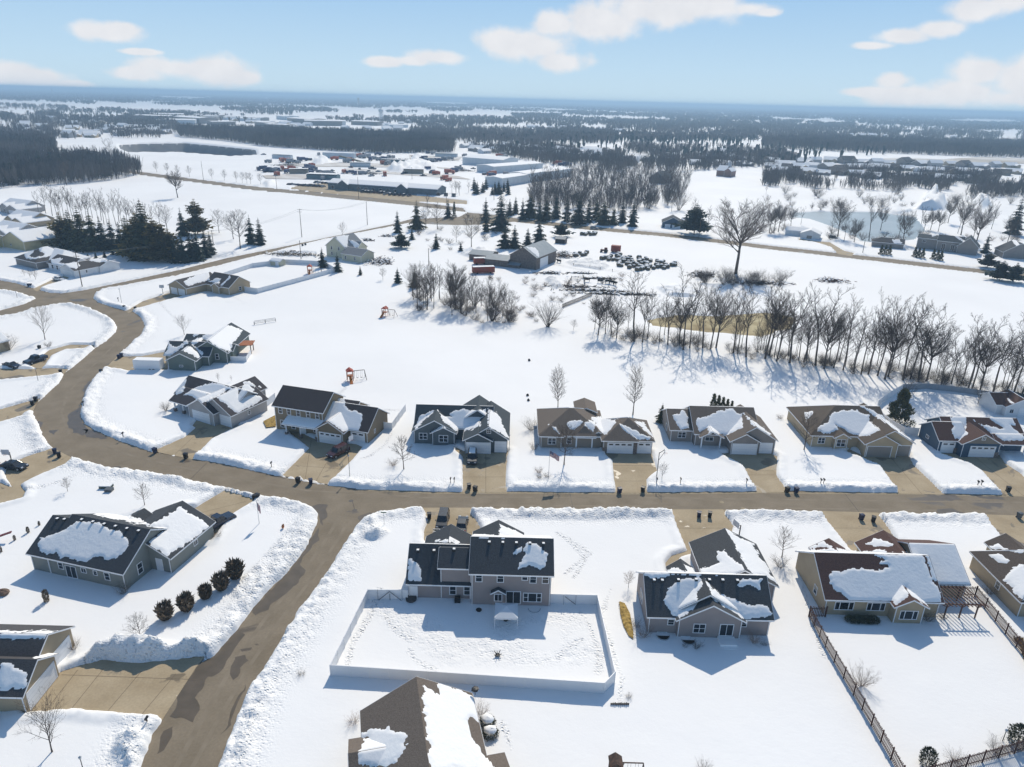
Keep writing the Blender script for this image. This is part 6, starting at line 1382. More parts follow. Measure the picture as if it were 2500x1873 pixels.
# dry golden grass strips
def grass_strip(pts,label,n=900,h=.5):
    P_=GL(pts,.35); xs_=[p[0] for p in P_]; ys_=[p[1] for p in P_]; m=MB(); k=0
    while k<n:
        x=rc_.uniform(min(xs_),max(xs_)); y=rc_.uniform(min(ys_),max(ys_))
        if sdf(np.array([x]),np.array([y]),P_)[0]<.1*rc_.random():
            a=rc_.random()*6.28; c,s=math.cos(a)*.07,math.sin(a)*.07; q=rc_.uniform(-.15,.15); r_=rc_.uniform(-.15,.15); hh=h*rc_.uniform(.5,1.1); z=.2
            m.poly([(x-c,y-s,z),(x+c,y+s,z),(x+q,y+r_,z+hh)]); k+=1
    m.add([(p[0],p[1],.52) for p in P_],tri(P_)); o=m.build('dry_grass',drygrass); tag(o,label,'grass',None,'stuff')
grass_strip([(1512,1470),(1525,1475),(1538,1500),(1546,1545),(1546,1562),(1535,1555),(1522,1530),(1514,1500)],'golden dry grass strip left of the gabled taupe house',1500,.3)
grass_strip([(643,1030),(672,1015),(674,1042),(650,1045)],'golden dry grass beside the brown two storey house',900,.3)
grass_strip([(2475,1560),(2490,1575),(2510,1640),(2510,1600),(2495,1560)],'golden dry grass below the right picket fence',700,.8)
# ---------------------------------------------------------------- bins, mailboxes, posts
def bin_(m,label):
    root=empty('wheeled_bin',0,0,0,0,label,'bin'); b=MB()
    vs=[(-.27,-.3,.08),(.27,-.3,.08),(.27,.3,.08),(-.27,.3,.08),(-.33,-.38,1.0),(.33,-.38,1.0),(.33,.36,1.0),(-.33,.36,1.0)]
    b.add(vs,[(3,2,1,0),(4,5,6,7),(0,1,5,4),(1,2,6,5),(2,3,7,6),(3,0,4,7)]); b.build('body',m,root)
    b=MB(); b.ext([(-.36,-.42,1.0),(-.36,.38,1.02),(-.36,.34,1.1),(-.36,0,1.15),(-.36,-.38,1.08)],(.72,0,0)); b.build('lid',m,root); b=MB(); b.bar((-.25,.45,.98),(.25,.45,.98),.04); b.build('handle',m,root)
    for s in (-1,1): b=MB(); b.tube((s*.22,.3,.12),(s*.32,.3,.12),.12,n=10); b.build('wheel',black,root)
    return root
bk=Proto(bin_(black,'')); bn_=Proto(bin_(navy,'')); bgy=Proto(bin_(grayp,''))
BN=[(379,1106,'n','navy bin at the kerb left of the bend house driveway'),(454,1119,'k','black bin at the kerb right of the bend house driveway'),(291,876,'n','navy bin by the icy driveway of the sage green house, left one'),(297,872,'n','navy bin by the icy driveway of the sage green house, right one'),(248,912,'k','black bin on the inner kerb above the bend'),(149,913,'k','black bin at the upper left driveway mouth'),(88,980,'k','black bin lying by the middle left driveway mouth, right one'),(80,990,'k','black bin by the middle left driveway mouth, left one'),
(135,1108,'n','navy bin tipped at the lower left driveway mouth'),(145,1117,'k','black bin tipped at the lower left driveway mouth'),(728,1179,'k','black bin at the kerb of the brown two storey house, left one'),(759,1182,'n','navy bin at the kerb of the brown two storey house, right one'),(1145,1194,'k','black bin on the slate grey house driveway, left one'),(1160,1200,'k','black bin on the slate grey house driveway, right one'),(1512,1204,'n','navy bin at the left kerb of the hip roof house driveway'),(1569,1201,'k','black bin at the right kerb of the hip roof house driveway'),
(1921,1202,'k','black bin at the warm grey house driveway, left one'),(1943,1203,'n','navy bin at the warm grey house driveway, right one'),(2460,1201,'k','black bin at the foot of the blue house driveway'),(1048,1266,'k','black bin left of the black and silver car driveway'),(623,1222,'k','black bin at the corner house driveway mouth, left one'),(629,1219,'k','black bin at the corner house driveway mouth, right one'),(1706,1263,'n','navy bin on the gabled taupe house driveway, left one'),(1732,1263,'k','black bin on the gabled taupe house driveway, right one'),(2102,1269,'n','navy bin on the tan house driveway, left one'),(2131,1274,'k','black bin on the tan house driveway, right one'),(2487,1265,'g','grey bin at the far right driveway'),
(304,754,'k','black bin beside the driveway of the tan garage house, left one'),(331,757,'k','black bin beside the driveway of the tan garage house, right one'),(70,700,'n','navy bin by the white single storey house drive, left one'),(76,700,'n','navy bin by the white single storey house drive, right one'),(739,602,'k','dark bin by the arterial road above the farmhouse, left one'),(746,600,'k','dark bin by the arterial road above the farmhouse, right one'),(97,853,'k','black bin at the left looping driveway beside the pickup')]
for i,(a,b_,k,l) in enumerate(BN):
    x,y=G(a,b_,.03); {'k':bk,'n':bn_,'g':bgy}[k].place(x,y,.04,rc_.uniform(-.5,.5),1,l,'wheeled bins put out along the streets','bin')
def mailbox(label):
    root=empty('mailbox',0,0,0,0,label,'mailbox'); m=MB(); m.bar((0,0,-.3),(0,0,1.0),.1); m.bar((0,-.2,.9),(0,.25,.9),.09); m.build('post',dbr,root); m=MB(); m.ext([(-.12,-.3,1.0),(.12,-.3,1.0),(.12,-.3,1.15),(.07,-.3,1.22),(-.07,-.3,1.22),(-.12,-.3,1.15)],(0,.55,0)); m.build('box',black,root); return root
mbp=Proto(mailbox(''))
for a,b_,l in ((301,1068,'mailbox in the snowbank at the bend below the pale grey house'),(204,991,'mailbox on the inner bank of the street bend'),(663,1141,'mailbox in the bank left of the brown two storey house driveway'),(1100,1180,'mailbox in the bank left of the slate grey house driveway, left of two'),(1109,1180,'mailbox in the bank left of the slate grey house driveway, right of two'),(1603,1180,'mailbox right of the hip roof house driveway'),(1661,1180,'mailbox in the bank of the warm grey house lawn'),(1822,1182,'mailbox left of the warm grey house driveway'),(2003,1182,'mailbox in the tan brown roof house bank, left of two'),(2010,1182,'mailbox in the tan brown roof house bank, right of two'),(2386,1187,'mailbox left of the blue house driveway, left of two'),(2395,1186,'mailbox left of the blue house driveway, right of two'),(361,1770,'black mailbox in the bank at the wide driveway, bottom left'),(289,735,'mailbox by the lamp post near the tan garage house'),(691,1288,'orange ornament in the corner lot')):
    x,y=G(a,b_,.5)
    if 'ornament' in l: m=MB(); m.blob((x,y,.7),(.25,.2,.35),2); m.blob((x+.1,y,1.05),(.14,.12,.14),3); tag(m.build('garden_ornament',cedar,smooth=True),'small orange garden figure on the snow right of the draped flag pole','ornament'); continue
    mbp.place(x,y,.45,0,1,l,'mailboxes along the street','mailbox')
def lamp(px,py,ty,label,kind='lantern'):
    x,y,h=hgt(px,py,ty); root=empty('lamp_post',x,y,.2,0,label,'lamp post'); m=MB(); m.tube((0,0,-.3),(0,0,h-.3),.05,.04,8); m.build('post',dark if kind!='dark' else dark,root); m=MB(); m.tube((0,0,h-.3),(0,0,h-.05),.1,.17,8); m.tube((0,0,h-.05),(0,0,h+.1),.17,.03,8); m.build('lantern',steel,root)
lamp(854,1163,1110,'thin dark lamp post on the lawn right of the maroon car'); lamp(93,929,898,'lamp post on the snow below the looping driveway'); lamp(297,739,704,'lamp post beside the driveway of the tan garage house'); lamp(42,727,711,'short lamp post at the upper left corner'); lamp(206,1890,1846,'lantern post at the bottom edge left of the side street'); lamp(1243,1101,1060,'dark post right of the slate grey house'); lamp(2448,1808,1780,'small ball topped ornament stake by the bottom right clipped evergreen')
x,y=G(938,1281,.4); root=empty('street_sign',x,y,.3,0,'green street name sign on a pole at the junction corner','sign'); m=MB(); m.tube((0,0,-.3),(0,0,2.3),.035,n=6); m.build('pole',steel,root); m=MB(); m.box(-.45,-.01,2.3,.45,.01,2.5); m.build('sign_plate',mat('sign_green',(.02,.10,.06),.5),root)
def hoop(px,py,ty,rz,label,c=dark):
    x,y,h=hgt(px,py,ty); root=empty('basketball_hoop',x,y,.2,rz,label,'basketball hoop'); m=MB(); m.bar((0,0,-.3),(0,0,h*.8),.13); m.bar((0,0,h*.78),(0,-.9,h*.9),.09); m.bar((0,0,h*.55),(0,-.9,h*.82),.06); m.build('pole',c,root)
    m=MB(); m.box(-.75,-.98,h*.78,.75,-.94,h*.78+1.05); m.build('backboard',mat('backboard_white',(.55,.57,.6),.3),root); m=MB(); n=12
    for i in range(n): a=2*math.pi*i/n;b_=2*math.pi*(i+1)/n; m.bar((.23*math.cos(a),-1.22+.23*math.sin(a),h*.8),(.23*math.cos(b_),-1.22+.23*math.sin(b_),h*.8),.025)
    m.build('rim',mat('rim_orange',(.4,.08,.02),.5),root)
hoop(29,1128,1096,0,'basketball hoop standing over the dark sedan at the left edge'); hoop(1804,1310,1274,R(-70),'black basketball hoop above the gabled taupe house driveway'); hoop(1603,1165,1088,R(80),'dark basketball hoop right of the hip roof house driveway'); hoop(398,717,696,R(20),'basketball hoop beside the tan garage house driveway'); hoop(849,1108,1062,R(70),'basketball hoop right of the maroon car')
def flag(px,py,ty,wd,hd,rz,droop,label):
    x,y,h=hgt(px,py,ty); root=empty('flag_pole',x,y,.2,0,label,'flag pole'); m=MB(); m.tube((0,0,-.3),(0,0,h),.05,.03,8); m.blob((0,0,h+.05),(.07,.07,.07)); m.build('pole',steel,root)
    nx,ny=20,13; m=MB(); c,s=math.cos(rz),math.sin(rz)
    def P(i,j):
        u=i/nx*wd; v=j/ny*hd; wv=.12*math.sin(i*.7)*i/nx; z=h-.15-v-droop*(u/wd)**1.3*wd
        return (c*u-s*wv,s*u+c*wv,z)
    for i in range(nx):
        for j in range(ny):
            cn=i<nx*.4 and j<7; mi=2 if cn else (0 if j%2==0 else 1)
            m.add([P(i,j),P(i+1,j),P(i+1,j+1),P(i,j+1)],[(0,1,2,3)],mi)
    f=m.build('flag',[mat('flag_red',(.30,.02,.03),.7),mat('flag_white',(.6,.6,.6),.7),mat('flag_blue',(.02,.03,.12),.7)],root)
    # stars of the canton, both faces
    m=MB()
    for side in (-1,1):
        for a in range(9):
            for b_ in range(6 if a%2==0 else 5):
                i=(a+.9)*nx*.4/10; j=(b_+(.6 if a%2==0 else 1.15))*7/6.5-.1; q=Vector(P(i,j))+Vector((-s*.01*side,c*.01*side,0))
                pts=[]
                for k in range(10):
                    an=math.pi/2+k*math.pi/5; rr_=.028 if k%2==0 else .011; pts.append(q+Vector((c*rr_*math.cos(an),s*rr_*math.cos(an),rr_*math.sin(an))))
                m.poly(pts)
    m.build('stars',MAT['flag_white'],f)
flag(1339,1169,1098,1.8,1.1,R(-12),.5,'flag pole with a waving striped flag on the hip roof house lawn'); flag(633,1278,1222,.5,1.5,R(-20),1.3,'flag pole with a draped striped flag on the corner lot')
# utility poles and wires
PO=[(201,700,614,'leaning utility pole beside the white single storey house'),(521,597,561,'utility pole by the dark shed at the arterial road'),(737,579,509,'tall utility pole with crossarms on the far side of the arterial road'),(897,549,490,'utility pole in the white field by the arterial road'),(735,632,586,'thin pole rising from the back of the fenced yard'),(1047,649,605,'short wooden pole near the farm drive'),(1382,559,488,'pole among the spruces by the eastern road'),(1706,581,530,'pole before the dark blue grey house'),(2106,617,584,'pole by the gravel track at the eastern road'),(497,441,393,'pole left of the tree line at the far road'),(334,418,385,'leaning pole at the left end of the far road'),(676,463,426,'pole at the far road by the parked cars'),(876,485,431,'tall pole before the long low building'),(1206,488,449,'pole beside the conifers at the warehouse'),(1006,438,408,'pole in the industrial yard'),(1090,500,470,'thin pole at the road junction')]
tops={}
for i,(a,b_,c_,l) in enumerate(PO):
    x,y,h=hgt(a,b_,c_); root=empty('utility_pole',x,y,.1,0,l,'utility pole'); m=MB(); m.tube((0,0,-.3),(0,0,h),.17,.11,8); m.build('pole',poles,root); tops[i]=(x,y,h)
    if i in (2,1,0): 
        for zz in (.3,1.5): m=MB(); m.bar((-1.1,.0,h-zz),(1.1,.0,h-zz),.12); m.build('crossarm',poles,root)
def wire(i,j,off,label):
    a=Vector(tops[i])+Vector((off,0,-.2));b_=Vector(tops[j])+Vector((off,0,-.2)); m=MB(); p=a
    for k in range(1,17):
        t=k/16; q=a.lerp(b_,t)-UP*(4*t*(1-t)*2.0); m.bar(p,q,.045); p=q
    o=m.build('overhead_wire',mat('wire_grey',(.2,.2,.2),.5)); tag(o,label,'wire')
for i,j,t_ in ((0,1,'from the leaning pole to the shed pole'),(1,2,'from the shed pole to the tall crossarm pole'),(2,3,'from the crossarm pole to the field pole')):
    wire(i,j,-.9,'left overhead wire '+t_); wire(i,j,.9,'right overhead wire '+t_)
# ---------------------------------------------------------------- play sets, tent, pergolas
def playset(px,py,rz,label,slide='r',sc=1.0):
    x,y=G(px,py,.35); root=empty('play_set',x,y,.2,rz,label,'play set'); root.scale=(sc,sc,sc)
    m=MB()
    for a in (-.7,.7):
        for b_ in (-.7,.7): m.bar((a,b_,0),(a,b_,2.7),.12)
    m.box(-.75,-.75,1.3,.75,.75,1.4)
    for k in range(5): m.bar((-.7+k*.35,-.72,1.4),(-.7+k*.35,-.72,2.0),.06); m.bar((-.72,-.7+k*.35,1.4),(-.72,-.7+k*.35,2.0),.06)
    m.build('tower',cedar if slide!='n' else dbr,root)
    m=MB(); m.ext([(-.9,-.9,2.6),(0,-.9,3.3),(.9,-.9,2.6)],(0,1.8,0)); m.build('tower_roof',mat('red_canopy',(.35,.06,.03),.7) if slide!='n' else dbr,root)
    m=MB(); m.bar((.7,0,2.5),(3.6,0,2.5),.12)
    for s in (-1,1): m.bar((3.6,0,2.5),(3.9,s*1.3,0),.1)
    m.bar((1.1,0,2.5),(1.1,1.2,0),.1); m.build('swing_frame',dbr,root)
    m=MB()
    for u in (1.8,2.8):
        for s in (-.2,.2): m.bar((u+s,0,2.5),(u+s,0,.6),.03)
        m.box(u-.22,-.1,.55,u+.22,.1,.62)
    m.build('swing',black,root)
    m=MB(); sx=-1; m.ext([(-.35,-.7,1.35),(.35,-.7,1.35),(.35,-.7,1.42),(-.35,-.7,1.42)],(0,-2.2,-1.2)); m.build('slide',mat('orange_plastic',(.55,.17,.02),.4),root)
    return root
playset(940,771,R(-20),'play set with red canopy alone in the field left of the grove'); playset(855,928,R(20),'orange slide play set on open snow above the brown two storey house'); playset(757,668,R(10),'play set with orange slide inside the fenced yard by the arterial road',sc=1.15); playset(1500,1893,R(0),'brown swing set cut by the bottom edge','n',.8)
x0,y0=G(1236,1497,2.3); root=empty('canopy_tent',x0,y0+.6,.25,0,'white canopy tent in the shade at the back door of the taupe house','tent')
wt=mat('tent_white',(.62,.65,.68),.7); w_=1.55; m=MB(); A=[(-w_,-w_,2.0),(w_,-w_,2.0),(w_,w_,2.0),(-w_,w_,2.0)]
for i in range(4): m.poly([A[i],A[(i+1)%4],(0,0,2.75)]); a=A[i];b_=A[(i+1)%4]; m.poly([(a[0],a[1],1.75),(b_[0],b_[1],1.75),b_,a])
m.build('canopy',wt,root)
for s in (-1,1):
    for t_ in (-1,1): m=MB(); m.bar((s*w_*.97,t_*w_*.97,0),(s*w_*.97,t_*w_*.97,1.98),.05); m.build('leg',white,root)
root=empty('pergola',60.8,80.6,0,0,'dark wooden pergola casting striped shadows right of the tan house','pergola')
for i in range(12): m=MB(); u=-.5+i*.55; m.bar((u,-.7,2.75+.0),(u-.9,4.3,2.75),.13,.09); m.build('slat',wood,root)
m=MB(); m.bar((-.6,0,2.6),(5.6,0,2.6),.1,.2); m.bar((-1.2,3.7,2.6),(5.0,3.7,2.6),.1,.2); m.build('beam',wood,root)
for u,v in ((.3,0),(2.4,0),(4.6,0),(4.2,3.7)):
    m=MB(); m.bar((u,v,0),(u,v,2.6),.15); m.bar((u-.5,v,2.5),(u,v,2.0),.08); m.bar((u+.5,v,2.5),(u,v,2.0),.08); m.build('post',wood,root)
x,y=G(602,866,.3); root=empty('pergola',x-3.4,y,.1,R(8),'orange stained pergola at the right corner of the sage green house','pergola')
m=MB(); m.box(-.4,-.4,2.7,5.0,3.6,2.85)
for i in range(14): m.bar((-.3+i*.4,-.5,2.9),(-.3+i*.4,3.7,2.9),.08,.1)
m.build('roof',cedar,root)
for u in (.1,4.5):
    for v in (0,3.1): m=MB(); m.bar((u,v,0),(u,v,2.7),.2); m.build('post',dbr,root)
# yard odds and ends
def lab(m,name,mats,label,cat,loc=None,smooth=False): return tag(m.build(name,mats,smooth=smooth),label,cat)
x,y=G(1117,1470,.3); m=MB(); m.box(x-.4,y-.4,0,x+.4,y+.4,1.1); m.tube((x,y,1.1),(x,y,1.13),.33,n=14); lab(m,'air_conditioner',black,'black air conditioner under the left rear windows of the taupe house','air conditioner')
x,y=G(1004,1466,.3); m=MB(); m.tube((x,y,.1),(x,y,.75),.7,.78,16); lab(m,'round_tub',mat('tub_brown',(.05,.045,.045),.6),'dark round tub by the white back door of the taupe house','tub')
x,y=G(1169,1492,.3); m=MB(); m.tube((x,y,.2),(x,y,.55),.25,.42,12); lab(m,'fire_bowl',dark,'small dark bowl on the shaded snow left of the canopy tent','fire bowl')
for i,(a,b_) in enumerate(((1215,1604),)):
    x,y=G(a,b_,.3); root=empty('patio_chairs',x,y,.3,0,'black tangled patio chair lying in the sunny fenced yard','chair'); m=MB()
    for k in range(7): an=k*.9; m.bar((0,0,.25),(math.cos(an)*.5,math.sin(an)*.5,.5+.25*(k%2)),.07)
    m.build('frame',black,root); m=MB(); m.box(-.3,-.25,.3,.25,.3,.36); m.build('seat',black,root)
x,y=G(1235,1518,.3); m=MB(); m.blob((x,y,.8),(.35,.3,.4),4); m.bar((x-.3,y,0),(x-.3,y,.8),.05); m.bar((x+.3,y,0),(x+.3,y,.8),.05); lab(m,'grill',black,'dark covered grill under the canopy tent','grill')
for i,(a,b_,l) in enumerate(((1292,881,'small dark stump on the snow left of the oval tree'),(1288,967,'upper of two dark stumps left of the hip roof house'),(1290,979,'lower of two dark stumps left of the hip roof house'))): x,y=G(a,b_,.3); m=MB(); m.blob((x,y,.4),(.35,.35,.5),i); lab(m,'stump',dark,l,'stump')
x,y=G(260,1190,.3); m=MB(); m.box(x-1,y-.6,.2,x+1,y+.6,.75); m.box(x-1,y-.6,.75,x+1,y+.6,.9,1); lab(m,'utility_cabinet',[mat('cabinet_green',(.06,.08,.07),.6),rsnow],'snow capped green utility box above the corner house, left of two','utility box')
x,y=G(267,1199,.3); m=MB(); m.box(x-.6,y-.5,.2,x+.6,y+.5,.85); lab(m,'utility_cabinet',grayp,'grey utility box above the corner house, right of two','utility box')
x,y=G(1074,1306,.2); m=MB()
for s in (0,.5,1): m.bar((x-1.1,y,.3+s),(x+1.0,y,.3+s),.06)
for s in (-1.1,-.1,1.0): m.bar((x+s,y,0),(x+s,y,1.3),.06)
lab(m,'white_rack',white,'white metal rack below the black and silver car','rack')
for i,(a,b_,L,l) in enumerate(((1685,1583,1.2,'left egress window well cover behind the gabled taupe house'),(1674,1560,1.2,'right')) [:0]): pass
for (cx,cy,l) in ((20.9,75.4,'white rimmed window well at the left rear of the gabled taupe house'),(24.1,74.7,'white rimmed window well under the broad rear gable'),(3.9,80.1,'window well under the rear picture window of the taupe house')):
    m=MB(); n=10; pts=[(cx+.85*math.cos(math.pi+math.pi*i/n),cy+.9*math.sin(math.pi+math.pi*i/n)) for i in range(n+1)]
    for i in range(n): m.bar((*pts[i],.25),(*pts[i+1],.25),.06,.5)
    m.add([(p[0],p[1],.36) for p in pts],[tuple(range(len(pts)))],1); lab(m,'window_well',[steel,black],l,'window well')
x,y=29.2,74.9; m=MB(); m.box(x-1.1,y-1.2,.1,x+1.1,y+.4,.62); m.box(x-.8,y-1.7,.1,x+.8,y-1.2,.38); lab(m,'back_steps',rsnow,'snow covered steps below the sliding door of the gabled taupe house','steps')
x,y=G(5,1340,.3); m=MB(); m.bar((x-2.2,y+1.8,1.0),(x,y+2.6,1.6),.5,.15); lab(m,'red_board',mat('dull_red',(.16,.04,.04),.6),'dull red board leaning at the left edge below the corner house','board')
m=MB(); x,y=G(8,1450,.3); m.blob((x,y,.5),(.9,.7,.5),5); lab(m,'covered_grill',mat('brown_cover',(.16,.11,.08),.8),'round brown covered item at the left edge below the red board','cover')
x,y=G(1160,1693,3.4); m=MB(); m.tube((x,y,3.2),(x,y,4.0),.04,n=6); m.blob((x,y,4.0),(.45,.45,.12),2); lab(m,'satellite_dish',dark,'dark dish on the far right eave corner of the brown cottage','dish')
# ---------------------------------------------------------------- far country: woods, suburbs, town
nr=np.random.default_rng(4)
def Garr(px,py,z=0.0):
    d=np.stack([(px-1250)/FPX,-(py-936.5)/FPX,-np.ones_like(px)],1)@CMn.T
    t=(z-CAM_H)/d[:,2]; return d[:,0]*t,d[:,1]*t
def yh(x): return 243+(x-1268)*.02601
def sample(P_,n):
    P_=np.array(P_,float); X=[];Y_=[]; k=0
    while k<n:
        a=nr.uniform(P_[:,0].min(),P_[:,0].max(),n*2); b_=nr.uniform(P_[:,1].min(),P_[:,1].max(),n*2); m=sdf(a,b_,P_)<0; X.append(a[m]);Y_.append(b_[m]); k+=m.sum()
    return np.concatenate(X)[:n],np.concatenate(Y_)[:n]
def woods(name,label,px,py,h0,h1,K,wd,spread,m):
    """many leafless trees as trunks and branch slivers, real height at real distance"""
    x,y=Garr(px,py); n=len(x); h=nr.uniform(h0,h1,n); dist=np.hypot(x,y)
    V=[];
    for k in range(K):
        an=nr.uniform(0,6.283,n); u1=nr.uniform(0,.45,n)*(k>0); u2=nr.uniform(.55,1.0,n) if k>0 else np.full(n,.97)
        sp=spread*nr.uniform(.2,1,n)*(k>0)
        bx=x+np.cos(an)*sp*.15; by=y+np.sin(an)*sp*.15; tx=x+np.cos(an)*sp; ty=y+np.sin(an)*sp
        w_=wd*nr.uniform(.5,1.5,n); a2=nr.uniform(0,6.283,n); ox=np.cos(a2)*w_; oy=np.sin(a2)*w_*.6
        a=np.stack([bx-ox*.4,by-oy*.4,h*u1-.3],1); b_=np.stack([tx+ox,ty+oy,h*u2*.93],1); c=np.stack([tx-ox*.7,ty-oy*.7,h*u2],1); d=np.stack([bx+ox*.4,by+oy*.4,h*u1-.3],1)
        V.append(np.stack([a,d,b_,c],1))
    V=np.concatenate(V).reshape(-1,3).astype(np.float32); nf=len(V)//4; print(name,nf) if 0 else None
    me=bpy.data.meshes.new(name); me.vertices.add(len(V)); me.vertices.foreach_set('co',V.ravel()); me.loops.add(len(V)); me.loops.foreach_set('vertex_index',np.arange(len(V),dtype=np.int32))
    me.polygons.add(nf); me.polygons.foreach_set('loop_start',np.arange(0,len(V),4,dtype=np.int32)); me.polygons.foreach_set('loop_total',np.full(nf,4,dtype=np.int32)); me.update(calc_edges=True); me.materials.append(m)
    o=bpy.data.objects.new(name,me); col.objects.link(o); return tag(o,label,'wood',None,'stuff')
fw=mat('far_wood',(.075,.064,.057),.95,c2=(.16,.135,.12),nscale=.02,detail=5); fe=mat('far_evergreen',(.012,.025,.022),.95,c2=(.03,.045,.04),nscale=.02)
WD=[('wood_behind_left',[(-60,345),(135,350),(140,372),(-60,385)],900,12,17,6,.45,3.5,'bare wood at the left edge before the quarry'),
('left_edge_wood',[(-60,398),(60,388),(290,400),(350,426),(300,438),(240,446),(60,456),(-60,464)],1700,12,17,11,.2,3.4,'dense brown wood at the left edge beside the far road'),
('quarry_wood',[(432,322),(700,328),(1100,344),(1110,373),(930,375),(780,367),(640,357),(560,345),(440,335)],7500,13,18,8,.32,4,'broad dark wood behind the quarry and the industrial yard'),
('suburb_wood',[(1100,345),(1320,350),(1900,372),(1960,400),(1700,418),(1560,424),(1330,402),(1180,372)],4200,9,14,9,.28,3.6,'mixed wood with houses beyond the warehouses'),
('right_dark_wood',[(1860,346),(2000,344),(2560,356),(2560,388),(2320,381),(2000,369),(1860,362)],6000,14,18,8,.34,4,'long dark wood behind the tan field at the right'),
('right_house_trees',[(1860,410),(2560,436),(2560,484),(2300,480),(2200,470),(1860,456)],3000,7,12,10,.18,2.8,'bare trees among the houses at the right before the tan field'),
('mid_right_wood',[(1480,296),(2560,322),(2560,345),(1900,340),(1480,320)],4200,12,16,5,.9,6,'blue grey wood far behind on the right'),
('junction_wood',[(1285,445),(1340,425),(1560,412),(1690,440),(1660,500),(1560,522),(1300,520)],900,8,12.5,16,.085,3.4,'dense bare wood beyond the eastern road and the row of spruces'),
('left_suburb_trees',[(-60,262),(430,275),(440,338),(250,338),(-60,352)],3000,9,14,6,.5,4,'trees of the far suburb at the left'),
('centre_wood',[(1000,318),(1500,322),(1500,352),(1280,350),(1000,340)],2200,10,15,6,.6,4,'dark wood band in the far centre')]
for nm,P_,n,h0,h1,K,wd,sp,lb in WD:
    a,b_=sample(P_,n)
    if nm in('suburb_wood','left_suburb_trees','right_house_trees','mid_right_wood'):
        nn=fbm(a*1.0,b_*5.0,60,41,3); k=nn<{'suburb_wood':.56,'left_suburb_trees':.53,'right_house_trees':.55,'mid_right_wood':.60}[nm]; a=a[k];b_=b_[k]
    woods('far_wood',lb,a,b_,h0,h1,K,wd,sp,fw)
# general far country out to the horizon
n=48000; a=nr.uniform(-150,2650,n); dy=np.exp(nr.uniform(np.log(5.2),np.log(95),n)); b_=yh(a)+dy
nn=fbm(a*.55,np.log(dy)*520,120,63,4); thr=np.interp(dy,[5,14,25,45,70,95],[.86,.66,.56,.51,.48,.47]); thr=thr+.03*(a>1500); k=nn<thr
k&=~((dy>75)&(a<1400)&(a>430)); k&=~((dy>60)&(a>1850))
for P_ in ([(1440,318),(1700,322),(1710,334),(1440,328)],[(980,275),(1250,282),(1260,290),(980,284)],[(2030,372),(2560,385),(2560,400),(2030,396)],[(160,330),(460,328),(470,352),(290,352),(160,345)],[(620,296),(1010,303),(1010,310),(640,306)],[(780,310),(930,312),(930,335),(830,335)],[(1380,281),(1480,285),(1480,288),(1380,286)],[(590,262),(780,265),(780,268),(590,267)],[(160,246),(280,249),(280,252),(160,250)],[(330,249),(450,251),(450,254),(330,253)]): k&=~(sdf(a,b_,P_)<0)
a=a[k];b_=b_[k];dy=dy[k]
for lo,hi,h0,h1,wd,sp,K,lb in ((5,11,13,17,30,90,3,'farthest belt of trees along the horizon'),(11,22,12,17,12,45,4,'far woods below the horizon'),(22,45,11,16,3.5,16,7,'hazy woods and tree belts of the far plain'),(45,100,10,15,1.2,7,9,'scattered woods of the middle distance')):
    s=(dy>=lo)&(dy<hi); woods('far_wood',lb,a[s],b_[s],h0,h1,K,wd,sp,fw)
# far evergreens mixed in
a,b_=sample([(1100,335),(2500,352),(2500,345),(1900,410),(1240,368)],240); woods('far_conifers','dark conifers standing in the far suburb woods',a,b_,10,15,4,1.8,1.0,fe)
a,b_=sample([(1290,330),(1800,340),(1800,360),(1290,345)],160); woods('far_conifers','row of dark conifers before the far white strip field',a,b_,10,15,4,1.8,1.0,fe)
dirt=mat('dirty_snow',(.50,.45,.39),.9,c2=(.72,.70,.67),nscale=.06,detail=6)
for P_ in ([(640,430),(760,424),(830,434),(800,440),(650,438)],[(690,402),(850,398),(1010,404),(1120,414),(1000,410),(700,408)],[(840,412),(960,418),(1120,432),(1150,440),(1000,430),(850,420)],[(1000,380),(1130,384),(1120,392),(1000,390)]):
    o=sheet('yard_ground',GL(P_),.62,dirt); o['kind']='structure'
# tan field and fields
o=sheet('tan_field',GL([(2075,392),(2200,386),(2300,390),(2400,384),(2560,392),(2560,402),(2380,399),(2250,396),(2140,399)]),.6,mat('stubble_field',(.42,.37,.30),.9,c2=(.7,.68,.64),nscale=.01)); o['kind']='structure'
